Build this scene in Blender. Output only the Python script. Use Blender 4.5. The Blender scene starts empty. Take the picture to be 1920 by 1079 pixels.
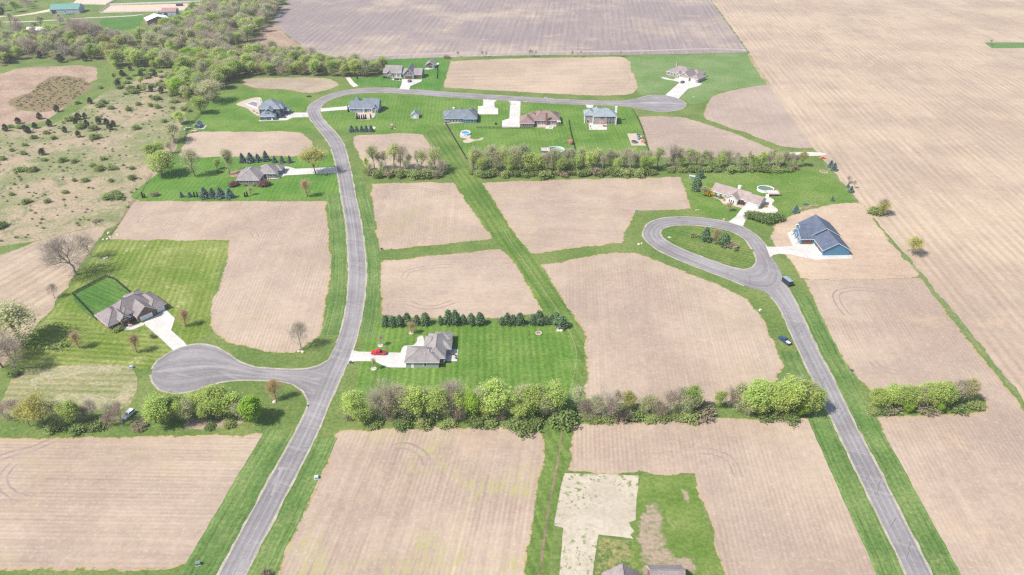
import bpy, math, random
import numpy as np
from mathutils import Vector, Matrix, noise as mnoise
from mathutils.geometry import tessellate_polygon
R = math.radians
D = bpy.data
COL = bpy.context.scene.collection
SC = bpy.context.scene

# ------------------------------------------------------------------ camera, sky, sun, exposure
CAM_H, FPX, PITCH = 178.0, 1400.0, R(31.86)
cam_data = D.cameras.new('camera')
cam = D.objects.new('camera', cam_data)
COL.objects.link(cam)
cam.location = (0, 0, CAM_H)
cam.rotation_euler = (math.pi / 2 - PITCH, 0, 0)
cam_data.sensor_width = 36.0
cam_data.lens = 36.0 * FPX / 1920.0
cam_data.clip_start, cam_data.clip_end = 1.0, 9000.0
SC.camera = cam

SUN_EL = R(52.0)
SUN_DIR = (0.89, 0.45)             # the way shadows fall on the ground
world = D.worlds.new('World')
SC.world = world
world.use_nodes = True
wn = world.node_tree
wn.nodes.clear()
wo = wn.nodes.new('ShaderNodeOutputWorld')
wb = wn.nodes.new('ShaderNodeBackground')
ws = wn.nodes.new('ShaderNodeTexSky')
ws.sky_type = 'NISHITA'
ws.sun_disc = False
ws.sun_elevation = SUN_EL
ws.sun_rotation = math.atan2(-SUN_DIR[0], -SUN_DIR[1])
ws.air_density, ws.dust_density, ws.ozone_density = 1.0, 1.5, 1.0
wb.inputs['Strength'].default_value = 0.13
wn.links.new(ws.outputs[0], wb.inputs[0])
wn.links.new(wb.outputs[0], wo.inputs[0])
sun_data = D.lights.new('sun', 'SUN')
sun_data.energy = 4.3
sun_data.angle = R(0.53)
sun_data.color = (1.0, 0.945, 0.865)
sun = D.objects.new('sun', sun_data)
COL.objects.link(sun)
_n = math.hypot(*SUN_DIR)
sun.rotation_euler = Vector((SUN_DIR[0] / _n * math.cos(SUN_EL), SUN_DIR[1] / _n * math.cos(SUN_EL), -math.sin(SUN_EL))).to_track_quat('-Z', 'Y').to_euler()
SC.view_settings.view_transform = 'Standard'
SC.view_settings.look = 'None'
SC.view_settings.gamma = 1.0
SC.view_settings.exposure = 0.74
SC.cycles.max_bounces = 5
SC.cycles.diffuse_bounces = 3
SC.cycles.transparent_max_bounces = 6
SC.cycles.use_denoising = False
SC.cycles.volume_bounces = 0
SC.cycles.filter_width = 1.35

# ------------------------------------------------------------------ survey: photo pixel (1920 x 1079) -> point of the plain
_cp, _sp = math.cos(PITCH), math.sin(PITCH)
def G(px, py, z=0.0):
    u, v = (px - 960.0) / FPX, (py - 539.5) / FPX
    d = (u, _cp - v * _sp, -_sp - v * _cp)
    t = (z - CAM_H) / d[2]
    return Vector((d[0] * t, d[1] * t, z))

# ------------------------------------------------------------------ material helpers
class NT:
    def __init__(s, name):
        s.m = D.materials.new(name)
        s.m.use_nodes = True
        s.t = s.m.node_tree
        s.t.nodes.clear()
        s.out = s.t.nodes.new('ShaderNodeOutputMaterial')
        s._pos = None
    def n(s, typ, props=None, **ins):
        nd = s.t.nodes.new(typ)
        for k, v in (props or {}).items():
            setattr(nd, k, v)
        for k, v in ins.items():
            s.put(nd, k.replace('_', ' '), v)
        return nd
    def put(s, nd, key, v):
        sock = nd.inputs[int(key[1:])] if key[0] == '#' else nd.inputs[key]
        if isinstance(v, bpy.types.NodeSocket):
            s.t.links.new(v, sock)
        else:
            sock.default_value = v
    def pos(s):
        if s._pos is None:
            s._pos = s.t.nodes.new('ShaderNodeTexCoord').outputs['Object']
        return s._pos
    def wpos(s):
        return s.t.nodes.new('ShaderNodeNewGeometry').outputs['Position']
    def mapped(s, rot=0.0, scale=(1, 1, 1), vec=None):
        # rotate first so that local x runs across and y along direction `rot`
        a = s.n('ShaderNodeMapping', Rotation=(0, 0, -rot), Vector=vec or s.pos())
        b = s.n('ShaderNodeMapping', Scale=scale, Vector=a.outputs[0])
        return b.outputs[0]
    def noise(s, scale, detail=3, rough=0.55, vec=None, dist=0.0):
        nd = s.n('ShaderNodeTexNoise', Scale=scale, Detail=detail, Roughness=rough, Distortion=dist, Vector=vec or s.pos())
        return nd.outputs[0]
    def ramp(s, fac, a, b, lo=0.0, hi=1.0):
        nd = s.n('ShaderNodeMapRange', {'interpolation_type': 'SMOOTHSTEP'})
        for i, v in enumerate((fac, a, b, lo, hi)):
            s.put(nd, '#%d' % i, v)
        return nd.outputs[0]
    def math(s, op, a, b=0.0):
        nd = s.n('ShaderNodeMath', {'operation': op})
        s.put(nd, '#0', a)
        s.put(nd, '#1', b)
        return nd.outputs[0]
    def mix(s, f, a, b, mode='MIX'):
        nd = s.t.nodes.new('ShaderNodeMix')
        nd.data_type = 'RGBA'
        nd.blend_type = mode
        s.put(nd, '#0', f)
        for i, c in ((6, a), (7, b)):
            s.put(nd, '#%d' % i, c if isinstance(c, bpy.types.NodeSocket) else (c[0], c[1], c[2], 1))
        return nd.outputs[2]
    def attr(s, name):
        return s.n('ShaderNodeAttribute', {'attribute_name': name}).outputs['Fac']
    def scale(s, c, f):       # brightness multiply by socket f
        nd = s.t.nodes.new('ShaderNodeVectorMath')
        nd.operation = 'SCALE'
        s.put(nd, '#0', c if isinstance(c, bpy.types.NodeSocket) else c[:3])
        s.put(nd, 'Scale', f)
        return nd.outputs[0]
    def bsdf(s, col, rough=0.9, spec=0.2, normal=None, **kw):
        p = s.n('ShaderNodeBsdfPrincipled', Roughness=rough)
        p.inputs['Specular IOR Level'].default_value = spec
        s.put(p, 'Base Color', col if isinstance(col, bpy.types.NodeSocket) else (col[0], col[1], col[2], 1))
        for k, v in kw.items():
            s.put(p, k.replace('_', ' '), v)
        if normal is not None:
            s.put(p, 'Normal', normal)
        s.t.links.new(p.outputs[0], s.out.inputs[0])
        return s.m
    def bump(s, h, strength=0.3, dist=0.1):
        return s.n('ShaderNodeBump', Strength=strength, Distance=dist, Height=h).outputs[0]

_cache = {}
def once(f):
    def g(*a, **k):
        key = (f.__name__, a, tuple(sorted(k.items())))
        if key not in _cache:
            _cache[key] = f(*a, **k)
        return _cache[key]
    return g

@once
def paint(name, col, rough=0.6, var=0.08, spec=0.3, metal=0.0):
    t = NT(name)
    f = t.ramp(t.noise(0.9, 4), 0.3, 0.7, 1 - var, 1 + var)
    return t.bsdf(t.scale(col, f), rough, spec, Metallic=metal)

@once
def roof_mat(name, col):
    t = NT(name)
    big = t.ramp(t.noise(0.35, 3), 0.3, 0.7, 0.88, 1.1)
    fine = t.ramp(t.noise(3.2, 3, 0.7), 0.3, 0.72, 0.82, 1.2)
    row = t.n('ShaderNodeTexWave', {'bands_direction': 'Z'}, Scale=1.6, Distortion=0.6, Detail=1.0, Vector=t.pos()).outputs['Fac']
    f = t.math('MULTIPLY', t.math('MULTIPLY', big, fine), t.ramp(row, 0.1, 0.5, 0.9, 1.03))
    return t.bsdf(t.scale(col, f), 0.92, 0.15)

@once
def brick_mat(name, c1, c2, mortar):
    t = NT(name)
    b = t.n('ShaderNodeTexBrick', Scale=2.2, Vector=t.mapped(R(20)))
    t.put(b, 'Color1', (*c1, 1)); t.put(b, 'Color2', (*c2, 1)); t.put(b, 'Mortar', (*mortar, 1))
    f = t.ramp(t.noise(0.8, 3), 0.3, 0.7, 0.85, 1.15)
    return t.bsdf(t.scale(b.outputs[0], f), 0.9, 0.15)

@once
def siding_mat(name, col):
    t = NT(name)
    w = t.n('ShaderNodeTexWave', {'bands_direction': 'Z'}, Scale=1.25, Vector=t.pos()).outputs['Fac']
    f = t.math('MULTIPLY', t.ramp(w, 0.0, 0.3, 0.86, 1.0), t.ramp(t.noise(0.5, 3), 0.3, 0.7, 0.94, 1.06))
    return t.bsdf(t.scale(col, f), 0.75, 0.25)

def glass_mat():
    t = NT('window_glass')
    return t.bsdf(t.scale((0.03, 0.045, 0.06), t.ramp(t.noise(0.6, 2), 0.3, 0.7, 0.6, 1.5)), 0.08, 0.5)

def field_mat(name, c1, c2, rot, straw=(0.47, 0.40, 0.32), weeds=0.0, rows=0.035, period=1.5, edge=0.8, streak=0.26, edgec=(0.33, 0.235, 0.085), bigs=0.013, lohi=(0.5, 0.82), tone=(0.970, 0.932, 0.850)):
    """tilled ground: soil tone, streaks and drill rows along rot, straw residue, thin weeds, tan dying rim (attribute edge)"""
    t = NT(name)
    c1, c2, straw = [tuple(x * k for x, k in zip(c, tone)) for c in (c1, c2, straw)]
    big = t.noise(bigs, 4, 0.6)
    mid = t.noise(bigs * 7, 4, 0.6)
    c = t.mix(t.ramp(t.math('ADD', big, t.math('MULTIPLY', mid, 0.35)), lohi[0], lohi[1]), c1, c2)
    c = t.mix(t.ramp(t.noise(0.021, 3, 0.6), 0.45, 0.7, 0, 0.55), c, (c1[0] * 0.88, c1[1] * 0.89, c1[2] * 0.93))
    c = t.mix(t.ramp(t.noise(0.037, 4, 0.7, None, 0.6), 0.56, 0.72, 0, 0.45), c, (c2[0] * 1.12, c2[1] * 1.06, c2[2] * 0.95))
    st = t.noise(1.0, 4, 0.65, t.mapped(rot, (0.42, 0.012, 1)))
    c = t.scale(c, t.ramp(st, 0.25, 0.75, 1 - 0.22 * streak, 1 + 0.2 * streak))
    w = t.n('ShaderNodeTexWave', {'bands_direction': 'X'}, Scale=1.0, Distortion=1.3, Detail=2.0, Vector=t.mapped(rot, (6.2832 / period / 20.0 * 1.0, 0.004, 1))).outputs['Fac']
    rowf = t.math('MULTIPLY', t.math('SUBTRACT', w, 0.5), t.ramp(t.noise(0.03, 3), 0.35, 0.65, 0.3 * rows, 3.2 * rows))
    c = t.scale(c, t.math('ADD', rowf, 1.0))
    fine = t.noise(0.9, 5, 0.75)
    c = t.mix(t.ramp(fine, 0.50, 0.74, 0.0, 0.6), c, straw)
    c = t.scale(c, t.ramp(t.noise(0.42, 4, 0.7), 0.28, 0.72, 0.92, 1.07))
    if weeds > 0:
        wd = t.math('MULTIPLY', t.ramp(t.noise(0.028, 3, 0.6), 0.48, 0.66), t.ramp(t.noise(1.0, 4, 0.7, t.mapped(rot, (0.9, 0.12, 1))), 0.44, 0.66))
        c = t.mix(t.n('ShaderNodeClamp', Value=t.math('MULTIPLY', wd, weeds)).outputs[0], c, (0.30, 0.275, 0.13))
    if edge > 0:
        e = t.math('ADD', t.attr('edge'), t.math('MULTIPLY', t.math('SUBTRACT', t.noise(0.30, 4, 0.7), 0.5), 1.3))
        e2 = t.ramp(t.noise(0.035, 2), 0.33, 0.55)
        c = t.mix(t.math('MULTIPLY', t.math('MULTIPLY', t.ramp(e, 0.40, 1.05), t.ramp(t.attr('edge'), 0.02, 0.2)), t.math('MULTIPLY', e2, edge * 0.62)), c, edgec)
        g = t.math('ADD', t.attr('edge'), t.math('MULTIPLY', t.math('SUBTRACT', t.noise(0.55, 5, 0.8), 0.5), 2.2))
        c = t.mix(t.ramp(g, 0.86, 1.06, 0, 0.9), c, (0.105, 0.140, 0.036))
    return t.bsdf(c, 0.95, 0.08, t.bump(fine, 0.5, 0.12))

def grass_mat(name, c1, c2, rot=None, period=2.6, amp=0.14, dry=0.25, dryc=(0.20, 0.19, 0.07), tuft=1.0):
    t = NT(name)
    c1, c2 = [(c[0] * 1.13, c[1] * 0.95, c[2] * 1.10) for c in (c1, c2)]
    c = t.mix(t.ramp(t.noise(0.045, 4, 0.6), 0.35, 0.66), c1, c2)
    d = t.math('MULTIPLY', t.ramp(t.noise(0.085, 5, 0.65), 0.52, 0.72), t.ramp(t.noise(0.6, 3, 0.7), 0.35, 0.65))
    c = t.mix(t.math('MULTIPLY', d, dry), c, dryc)
    fine = t.noise(0.75, 5, 0.75)
    c = t.scale(c, t.ramp(fine, 0.25, 0.75, 1 - 0.32 * tuft, 1 + 0.34 * tuft))
    if rot is not None:
        w = t.n('ShaderNodeTexWave', {'bands_direction': 'X'}, Scale=1.0, Distortion=2.2, Detail=2.5, Vector=t.mapped(rot, (6.2832 / period / 20.0, 0.012, 1))).outputs['Fac']
        w = t.math('ADD', t.math('MULTIPLY', t.math('SUBTRACT', w, 0.5), t.ramp(t.noise(0.03, 3), 0.35, 0.65, 0.25, 1.0)), 0.5)
        st = t.noise(1.0, 4, 0.7, t.mapped(rot, (0.55, 0.02, 1)))
        c = t.scale(c, t.ramp(w, 0.25, 0.75, 1 - amp, 1 + amp))
        c = t.scale(c, t.ramp(st, 0.3, 0.7, 1 - amp, 1 + amp))
        w2 = t.noise(1.0, 3, 0.7, t.mapped(rot + math.pi / 2, (0.6, 0.03, 1)))
        c = t.scale(c, t.ramp(w2, 0.3, 0.7, 1 - amp * 0.45, 1 + amp * 0.45))
    return t.bsdf(c, 0.95, 0.1, t.bump(fine, 0.5, 0.15))

def verge_mat():
    t = NT('verge_grass')
    u = t.attr('across')
    c = t.mix(t.ramp(t.noise(0.06, 4, 0.6), 0.35, 0.66), (0.074, 0.130, 0.034), (0.116, 0.170, 0.052))
    lines = t.noise(1.0, 3, 0.7, t.n('ShaderNodeCombineXYZ', X=t.math('MULTIPLY', u, 9.0), Y=t.math('MULTIPLY', t.attr('along'), 0.012)).outputs[0])
    c = t.scale(c, t.ramp(lines, 0.3, 0.7, 0.72, 1.3))
    d = t.math('MULTIPLY', t.ramp(t.noise(0.12, 5, 0.65), 0.5, 0.72), t.ramp(t.noise(0.7, 3, 0.7), 0.35, 0.65))
    c = t.mix(t.math('MULTIPLY', d, 0.45), c, (0.21, 0.20, 0.085))
    fine = t.noise(0.8, 5, 0.75)
    c = t.scale(c, t.ramp(fine, 0.25, 0.75, 0.68, 1.34))
    return t.bsdf(c, 0.95, 0.1, t.bump(fine, 0.5, 0.15))

def asphalt_mat():
    t = NT('asphalt')
    u = t.attr('across')
    wob = t.math('MULTIPLY', t.math('SUBTRACT', t.noise(0.07, 3), 0.5), 0.10)
    uu = t.math('ADD', u, wob)
    tr = t.noise(1.0, 3, 0.6, t.n('ShaderNodeCombineXYZ', X=t.math('MULTIPLY', uu, 7.0), Y=t.math('MULTIPLY', t.attr('along'), 0.006)).outputs[0])
    c = t.mix(t.ramp(t.noise(0.06, 4, 0.6), 0.3, 0.7), (0.166, 0.154, 0.155), (0.226, 0.211, 0.211))
    c = t.scale(c, t.ramp(tr, 0.3, 0.7, 0.80, 1.22))
    mid = t.math('ABSOLUTE', t.math('SUBTRACT', uu, 0.5))
    c = t.scale(c, t.ramp(mid, 0.0, 0.06, 1.16, 1.0))
    c = t.scale(c, t.ramp(t.noise(0.9, 5, 0.75), 0.25, 0.75, 0.88, 1.12))
    sc = t.ramp(t.noise(1.0, 3, 0.6, t.mapped(R(70), (0.5, 0.03, 1)), 1.0), 0.56, 0.68, 0.0, 0.3)
    c = t.mix(sc, c, (0.33, 0.305, 0.29))
    return t.bsdf(c, 0.88, 0.2)

def gravel_mat(name, a, b, var=1.0):
    t = NT(name)
    c = t.mix(t.ramp(t.noise(0.25, 4, 0.7), 0.35, 0.65), a, b)
    c = t.scale(c, t.ramp(t.noise(1.6, 4, 0.75), 0.25, 0.75, 1 - 0.2 * var, 1 + 0.2 * var))
    return t.bsdf(c, 0.95, 0.1)

def concrete_mat():
    t = NT('concrete')
    c = t.mix(t.ramp(t.noise(0.12, 4, 0.6), 0.3, 0.7), (0.425, 0.405, 0.37), (0.50, 0.485, 0.455))
    c = t.scale(c, t.ramp(t.noise(1.2, 4, 0.7), 0.25, 0.75, 0.9, 1.08))
    j = t.n('ShaderNodeTexBrick', {'offset': 0.0}, Scale=0.28, Mortar_Size=0.012, Vector=t.pos())
    t.put(j, 'Color1', (1, 1, 1, 1)); t.put(j, 'Color2', (0.95, 0.95, 0.95, 1)); t.put(j, 'Mortar', (0.75, 0.74, 0.72, 1))
    return t.bsdf(t.mix(1.0, c, j.outputs[0], 'MULTIPLY'), 0.85, 0.2)

M = {}
M['asphalt'] = asphalt_mat()
M['gravel'] = gravel_mat('shoulder_gravel', (0.255, 0.230, 0.180), (0.350, 0.315, 0.255))
M['pebbles'] = gravel_mat('pale_gravel', (0.40, 0.37, 0.32), (0.50, 0.46, 0.41))
M['mulch'] = gravel_mat('red_mulch', (0.20, 0.12, 0.085), (0.30, 0.20, 0.15))
M['stone'] = gravel_mat('boulder_stone', (0.42, 0.35, 0.29), (0.56, 0.50, 0.43))
M['concrete'] = concrete_mat()
M['paver'] = paint('patio_paver', (0.38, 0.31, 0.25), 0.9, 0.14)
M['glass'] = glass_mat()
M['white'] = paint('white_paint', (0.76, 0.76, 0.75), 0.5)
M['black'] = paint('black_metal', (0.018, 0.02, 0.022), 0.5)
M['rubber'] = paint('tyre_rubber', (0.02, 0.02, 0.02), 0.85)
M['chrome'] = paint('bright_rim', (0.55, 0.55, 0.56), 0.3, 0.05, 0.5, 0.7)
M['verge'] = verge_mat()
M['wood'] = paint('weathered_wood', (0.34, 0.25, 0.19), 0.85, 0.2)
M['bark'] = paint('tree_bark', (0.140, 0.115, 0.095), 0.95, 0.3)
M['palebark'] = paint('pale_bark', (0.30, 0.265, 0.23), 0.95, 0.25)

# ------------------------------------------------------------------ mesh helpers
class MB:
    def __init__(s):
        s.v, s.f, s.mi = [], [], []
    def face(s, pts, mi=0):
        b = len(s.v)
        s.v.extend([tuple(p) for p in pts])
        s.f.append(tuple(range(b, b + len(pts))))
        s.mi.append(mi)
    def box(s, x0, x1, y0, y1, z0, z1, mi=0, rot=0.0, bottom=True):
        cx, cy = (x0 + x1) / 2, (y0 + y1) / 2
        c, sn = math.cos(rot), math.sin(rot)
        def P(x, y, z):
            dx, dy = x - cx, y - cy
            return (cx + dx * c - dy * sn, cy + dx * sn + dy * c, z)
        b = len(s.v)
        s.v += [P(x0, y0, z0), P(x1, y0, z0), P(x1, y1, z0), P(x0, y1, z0), P(x0, y0, z1), P(x1, y0, z1), P(x1, y1, z1), P(x0, y1, z1)]
        fs = [(0, 1, 5, 4), (1, 2, 6, 5), (2, 3, 7, 6), (3, 0, 4, 7), (4, 5, 6, 7)] + ([(3, 2, 1, 0)] if bottom else [])
        for f in fs:
            s.f.append(tuple(b + i for i in f))
            s.mi.append(mi)
    def prism(s, poly, z0, z1, mi=0):
        n = len(poly)
        b = len(s.v)
        s.v += [(p[0], p[1], z0) for p in poly] + [(p[0], p[1], z1) for p in poly]
        for i in range(n):
            j = (i + 1) % n
            s.f.append((b + i, b + j, b + n + j, b + n + i)); s.mi.append(mi)
        s.f.append(tuple(b + n + i for i in range(n))); s.mi.append(mi)
        s.f.append(tuple(b + n - 1 - i for i in range(n))); s.mi.append(mi)
    def extrude_x(s, prof, x0, x1, mi=0, inset=0.0):      # profile in (y,z), extruded along x
        n = len(prof)
        b = len(s.v)
        s.v += [(x0, p[0], p[1]) for p in prof] + [(x1, p[0], p[1]) for p in prof]
        for i in range(n):
            j = (i + 1) % n
            s.f.append((b + i, b + j, b + n + j, b + n + i)); s.mi.append(mi)
        s.f.append(tuple(b + n - 1 - i for i in range(n))); s.mi.append(mi)
        s.f.append(tuple(b + n + i for i in range(n))); s.mi.append(mi)
    def tube(s, p0, p1, r0, r1, n=5, mi=0, cap=False):
        p0, p1 = Vector(p0), Vector(p1)
        d = (p1 - p0)
        if d.length < 1e-6:
            return
        d.normalize()
        a = d.orthogonal().normalized()
        c = d.cross(a)
        b = len(s.v)
        for p, r in ((p0, r0), (p1, r1)):
            for i in range(n):
                t = 2 * math.pi * i / n
                s.v.append(tuple(p + (a * math.cos(t) + c * math.sin(t)) * r))
        for i in range(n):
            j = (i + 1) % n
            s.f.append((b + i, b + j, b + n + j, b + n + i)); s.mi.append(mi)
        if cap:
            s.f.append(tuple(b + n + i for i in range(n))); s.mi.append(mi)
            s.f.append(tuple(b + n - 1 - i for i in range(n))); s.mi.append(mi)
    def mesh(s, name, mats):
        me = D.meshes.new(name)
        me.from_pydata(s.v, [], s.f)
        for m in (mats if isinstance(mats, (list, tuple)) else [mats]):
            me.materials.append(m)
        if any(s.mi):
            me.polygons.foreach_set('material_index', s.mi)
        me.update()
        return me
    def build(s, name, mats, parent=None, **tags):
        return obj(name, s.mesh(name, mats), parent, **tags)

def obj(name, data, parent=None, loc=None, rot=None, label=None, cat=None, group=None, kind=None):
    o = D.objects.new(name, data)
    COL.objects.link(o)
    if parent is not None:
        o.parent = parent
    if loc is not None:
        o.location = loc
    if rot is not None:
        o.rotation_euler = (0, 0, rot)
    for k, v in (('label', label), ('category', cat), ('group', group), ('kind', kind)):
        if v:
            o[k] = v
    return o

def thing(name, label, cat, loc, rot=0.0, group=None):
    return obj(name, None, None, loc, rot, label, cat, group)

def copy_tree(root, loc, rot, label=None, group=None, scale=None):
    def cp(o, par):
        c = o.copy()
        COL.objects.link(c)
        if par is not None:
            c.parent = par
        for ch in o.children:
            cp(ch, c)
        return c
    r = cp(root, None)
    r.location = loc
    r.rotation_euler = (0, 0, rot)
    if scale:
        r.scale = scale
    if label:
        r['label'] = label
    if group:
        r['group'] = group
    return r

def spline(pts, closed, step):
    """Catmull-Rom through 2D points (a doubled point is a corner), resampled to about `step`"""
    P = [Vector((p[0], p[1])) for p in pts]
    n = len(P)
    out = []
    rng = range(n if closed else n - 1)
    for i in rng:
        p1, p2 = P[i], P[(i + 1) % n]
        L = (p2 - p1).length
        if L < 1e-4:
            continue
        p0 = P[i - 1] if (closed or i > 0) else p1 - (p2 - p1)
        p3 = P[(i + 2) % n] if (closed or i + 2 < n) else p2 + (p2 - p1)
        c0, c3 = (p0 - p1).length < 1e-4, (p3 - p2).length < 1e-4
        m1 = (p2 - p1) if c0 else (p2 - p0) * (L / max((p1 - p0).length + L, 1e-6))
        m2 = (p2 - p1) if c3 else (p3 - p1) * (L / max((p3 - p2).length + L, 1e-6))
        k = max(1, int(math.ceil(L / step)))
        for j in range(k):
            t = j / k
            t2, t3 = t * t, t * t * t
            out.append(p1 * (2 * t3 - 3 * t2 + 1) + m1 * (t3 - 2 * t2 + t) + p2 * (-2 * t3 + 3 * t2) + m2 * (t3 - t2))
    if not closed:
        out.append(P[-1])
    return out

def area2(P):
    return sum(P[i - 1].x * P[i].y - P[i].x * P[i - 1].y for i in range(len(P)))

def sheet(name, px, z, mat, smooth=True, step=4.0, jitter=0.0, rim=0.0, label=None, kind='structure', parent=None, seed=1):
    """a ground sheet from photo-surveyed outline points; `rim` adds a band with point attribute edge = 1 at the outline"""
    W = [G(p[0], p[1]) for p in px]
    if smooth:
        P = spline(W, True, step)
    else:
        C2 = []
        for w in W:
            C2 += [w, w]
        P = spline(C2, True, step)
    if area2(P) < 0:
        P.reverse()
    n = len(P)
    N = []
    for i in range(n):
        d = P[(i + 1) % n] - P[i - 1]
        d = d.normalized() if d.length > 1e-6 else Vector((1, 0))
        N.append(Vector((-d.y, d.x)))
    if jitter > 0:
        P = [p + nn * (jitter * 2.0 * (mnoise.noise((p.x * 0.11, p.y * 0.11, seed)) + 0.8 * mnoise.noise((p.x * 0.45, p.y * 0.45, seed + 7)))) for p, nn in zip(P, N)]
    me = D.meshes.new(name)
    if rim > 0:
        A = np.array([(p.x, p.y) for p in P])
        for _try in range(5):
            Q = [p + nn * rim for p, nn in zip(P, N)]
            B = np.array([(q.x, q.y) for q in Q])
            dm = np.sqrt(((B[:, None, :] - A[None, :, :]) ** 2).sum(-1)).min(1)
            ok = dm > rim * 0.93
            if ok.sum() > max(8, n * .45):
                break
            rim *= 0.6
        good = [i for i in range(n) if ok[i]]
        mp = []
        for i in range(n):             # an inset point that falls too near another side joins its nearest sound neighbour
            k = 0
            while not (ok[(i + k) % n] or ok[(i - k) % n]):
                k += 1
            mp.append((i + k) % n if ok[(i + k) % n] else (i - k) % n)
        idx = {g: n + j for j, g in enumerate(good)}
        verts = [(p.x, p.y, z) for p in P] + [(Q[g].x, Q[g].y, z) for g in good]
        faces = []
        for i in range(n):
            j = (i + 1) % n
            a_, b_ = idx[mp[i]], idx[mp[j]]
            faces.append((i, j, b_) if a_ == b_ else (i, j, b_, a_))
        tris = tessellate_polygon([[Vector((Q[g].x, Q[g].y, 0)) for g in good]])
        faces += [tuple(n + k for k in t) for t in tris]
        me.from_pydata(verts, [], faces)
        a = me.attributes.new('edge', 'FLOAT', 'POINT')
        a.data.foreach_set('value', [1.0] * n + [0.0] * len(good))
    else:
        tris = tessellate_polygon([[Vector((q.x, q.y, 0)) for q in P]])
        me.from_pydata([(p.x, p.y, z) for p in P], [], [tuple(t) for t in tris])
    me.materials.append(mat)
    for p in me.polygons:
        if p.normal.z < 0:
            p.flip()
    me.update()
    return obj(name, me, parent, label=label, kind=kind if parent is None else None)

def strip(name, A, B, z, mat, label=None, closed=False, step=3.0, raw=False, kind='structure', parent=None, zo=0.0):
    """a ribbon between two outlines given as matching photo points; point attributes across (0..1) and along (m)"""
    if raw:
        PA, PB = A, B
    else:
        WA, WB = [G(*p) for p in A], [G(*p) for p in B]
        n = len(WA)
        C = [((a + b) / 2).to_2d() for a, b in zip(WA, WB)]
        PA, PB = [], []
        K = [max(1, int((C[(i + 1) % n] - C[i]).length / step)) for i in range(n if closed else n - 1)]
        def cr(P):
            out = []
            for i in range(n if closed else n - 1):
                p1, p2 = P[i], P[(i + 1) % n]
                p0 = P[i - 1] if (closed or i > 0) else p1 * 2 - p2
                p3 = P[(i + 2) % n] if (closed or i + 2 < n) else p2 * 2 - p1
                L = max((C[(i + 1) % n] - C[i]).length, 1e-6)
                La = (C[i] - C[i - 1]).length if (closed or i > 0) else L
                Lb = (C[(i + 2) % n] - C[(i + 1) % n]).length if (closed or i + 2 < n) else L
                m1, m2 = (p2 - p0) * (L / (L + La)), (p3 - p1) * (L / (L + Lb))
                for j in range(K[i]):
                    t = j / K[i]; t2 = t * t; t3 = t2 * t
                    out.append(p1 * (2 * t3 - 3 * t2 + 1) + m1 * (t3 - 2 * t2 + t) + p2 * (-2 * t3 + 3 * t2) + m2 * (t3 - t2))
            if not closed:
                out.append(P[-1])
            return out
        PA, PB = cr([w.to_2d() for w in WA]), cr([w.to_2d() for w in WB])
    m = len(PA)
    NU = 5
    verts, us, vs = [], [], []
    s = 0.0
    for i in range(m):
        if i:
            s += ((PA[i] + PB[i]) / 2 - (PA[i - 1] + PB[i - 1]) / 2).length
        for k in range(NU):
            p = PA[i].lerp(PB[i], k / (NU - 1))
            verts.append((p.x, p.y, z)); us.append(k / (NU - 1)); vs.append(s)
    faces = []
    for i in range(m if closed else m - 1):
        j = (i + 1) % m
        for k in range(NU - 1):
            faces.append((i * NU + k, i * NU + k + 1, j * NU + k + 1, j * NU + k))
    me = D.meshes.new(name)
    me.from_pydata(verts, [], faces)
    for an, dat in (('across', us), ('along', vs)):
        a = me.attributes.new(an, 'FLOAT', 'POINT')
        a.data.foreach_set('value', dat)
    me.materials.append(mat)
    for p in me.polygons:
        if p.normal.z < 0:
            p.flip()
    me.update()
    return obj(name, me, parent, label=label, kind=kind if parent is None else None), PA, PB

def offset_line(P, d, jit=0.0, seed=3):
    out = []
    n = len(P)
    for i in range(n):
        t = P[min(i + 1, n - 1)] - P[max(i - 1, 0)]
        t = t.normalized() if t.length > 1e-6 else Vector((1, 0))
        nn = Vector((-t.y, t.x))
        j = jit * (mnoise.noise((P[i].x * 0.2, P[i].y * 0.2, seed)) + mnoise.noise((P[i].x * 0.7, P[i].y * 0.7, seed))) if jit else 0.0
        out.append(P[i] + nn * (d + j))
    return out

def cv(ox, oy, s, pts):
    return [(ox + x / s, oy + y / s) for x, y in pts]

# ------------------------------------------------------------------ the ground and its sheets
gm = MB()
gm.face([(-2600, -200, 0), (2600, -200, 0), (2600, 4200, 0), (-2600, 4200, 0)])
GRASS = grass_mat('rough_grass', (0.075, 0.140, 0.030), (0.115, 0.175, 0.045), None, dry=0.5)
gm.build('ground', GRASS, label='green rough grass lying between the fields and lots', kind='structure')

def meadow_mat():
    t = NT('meadow_grass')
    a = t.ramp(t.noise(0.022, 5, 0.62), 0.40, 0.60)
    c = t.mix(a, (0.290, 0.226, 0.158), (0.170, 0.180, 0.085))
    c = t.mix(t.ramp(t.noise(0.11, 5, 0.7), 0.48, 0.76), c, (0.33, 0.265, 0.18))
    c = t.mix(t.ramp(t.noise(0.09, 5, 0.75, None, 1.0), 0.50, 0.66, 0, 0.85), c, (0.115, 0.145, 0.060))
    c = t.scale(c, t.ramp(t.noise(0.7, 5, 0.75), 0.25, 0.75, 0.66, 1.32))
    return t.bsdf(c, 0.95, 0.1)
sheet('meadow', [(-90, 262), (0, 243), (80, 238), (150, 205), (200, 172), (262, 150), (330, 128), (352, 150), (345, 225), (330, 268), (322, 300), (280, 345), (262, 375), (240, 392), (215, 425), (150, 432), (80, 448), (0, 462), (-90, 480)],
      0.010, meadow_mat(), jitter=1.2, step=6, label='tan and green rough meadow dotted with shrubs and cedars')
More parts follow.
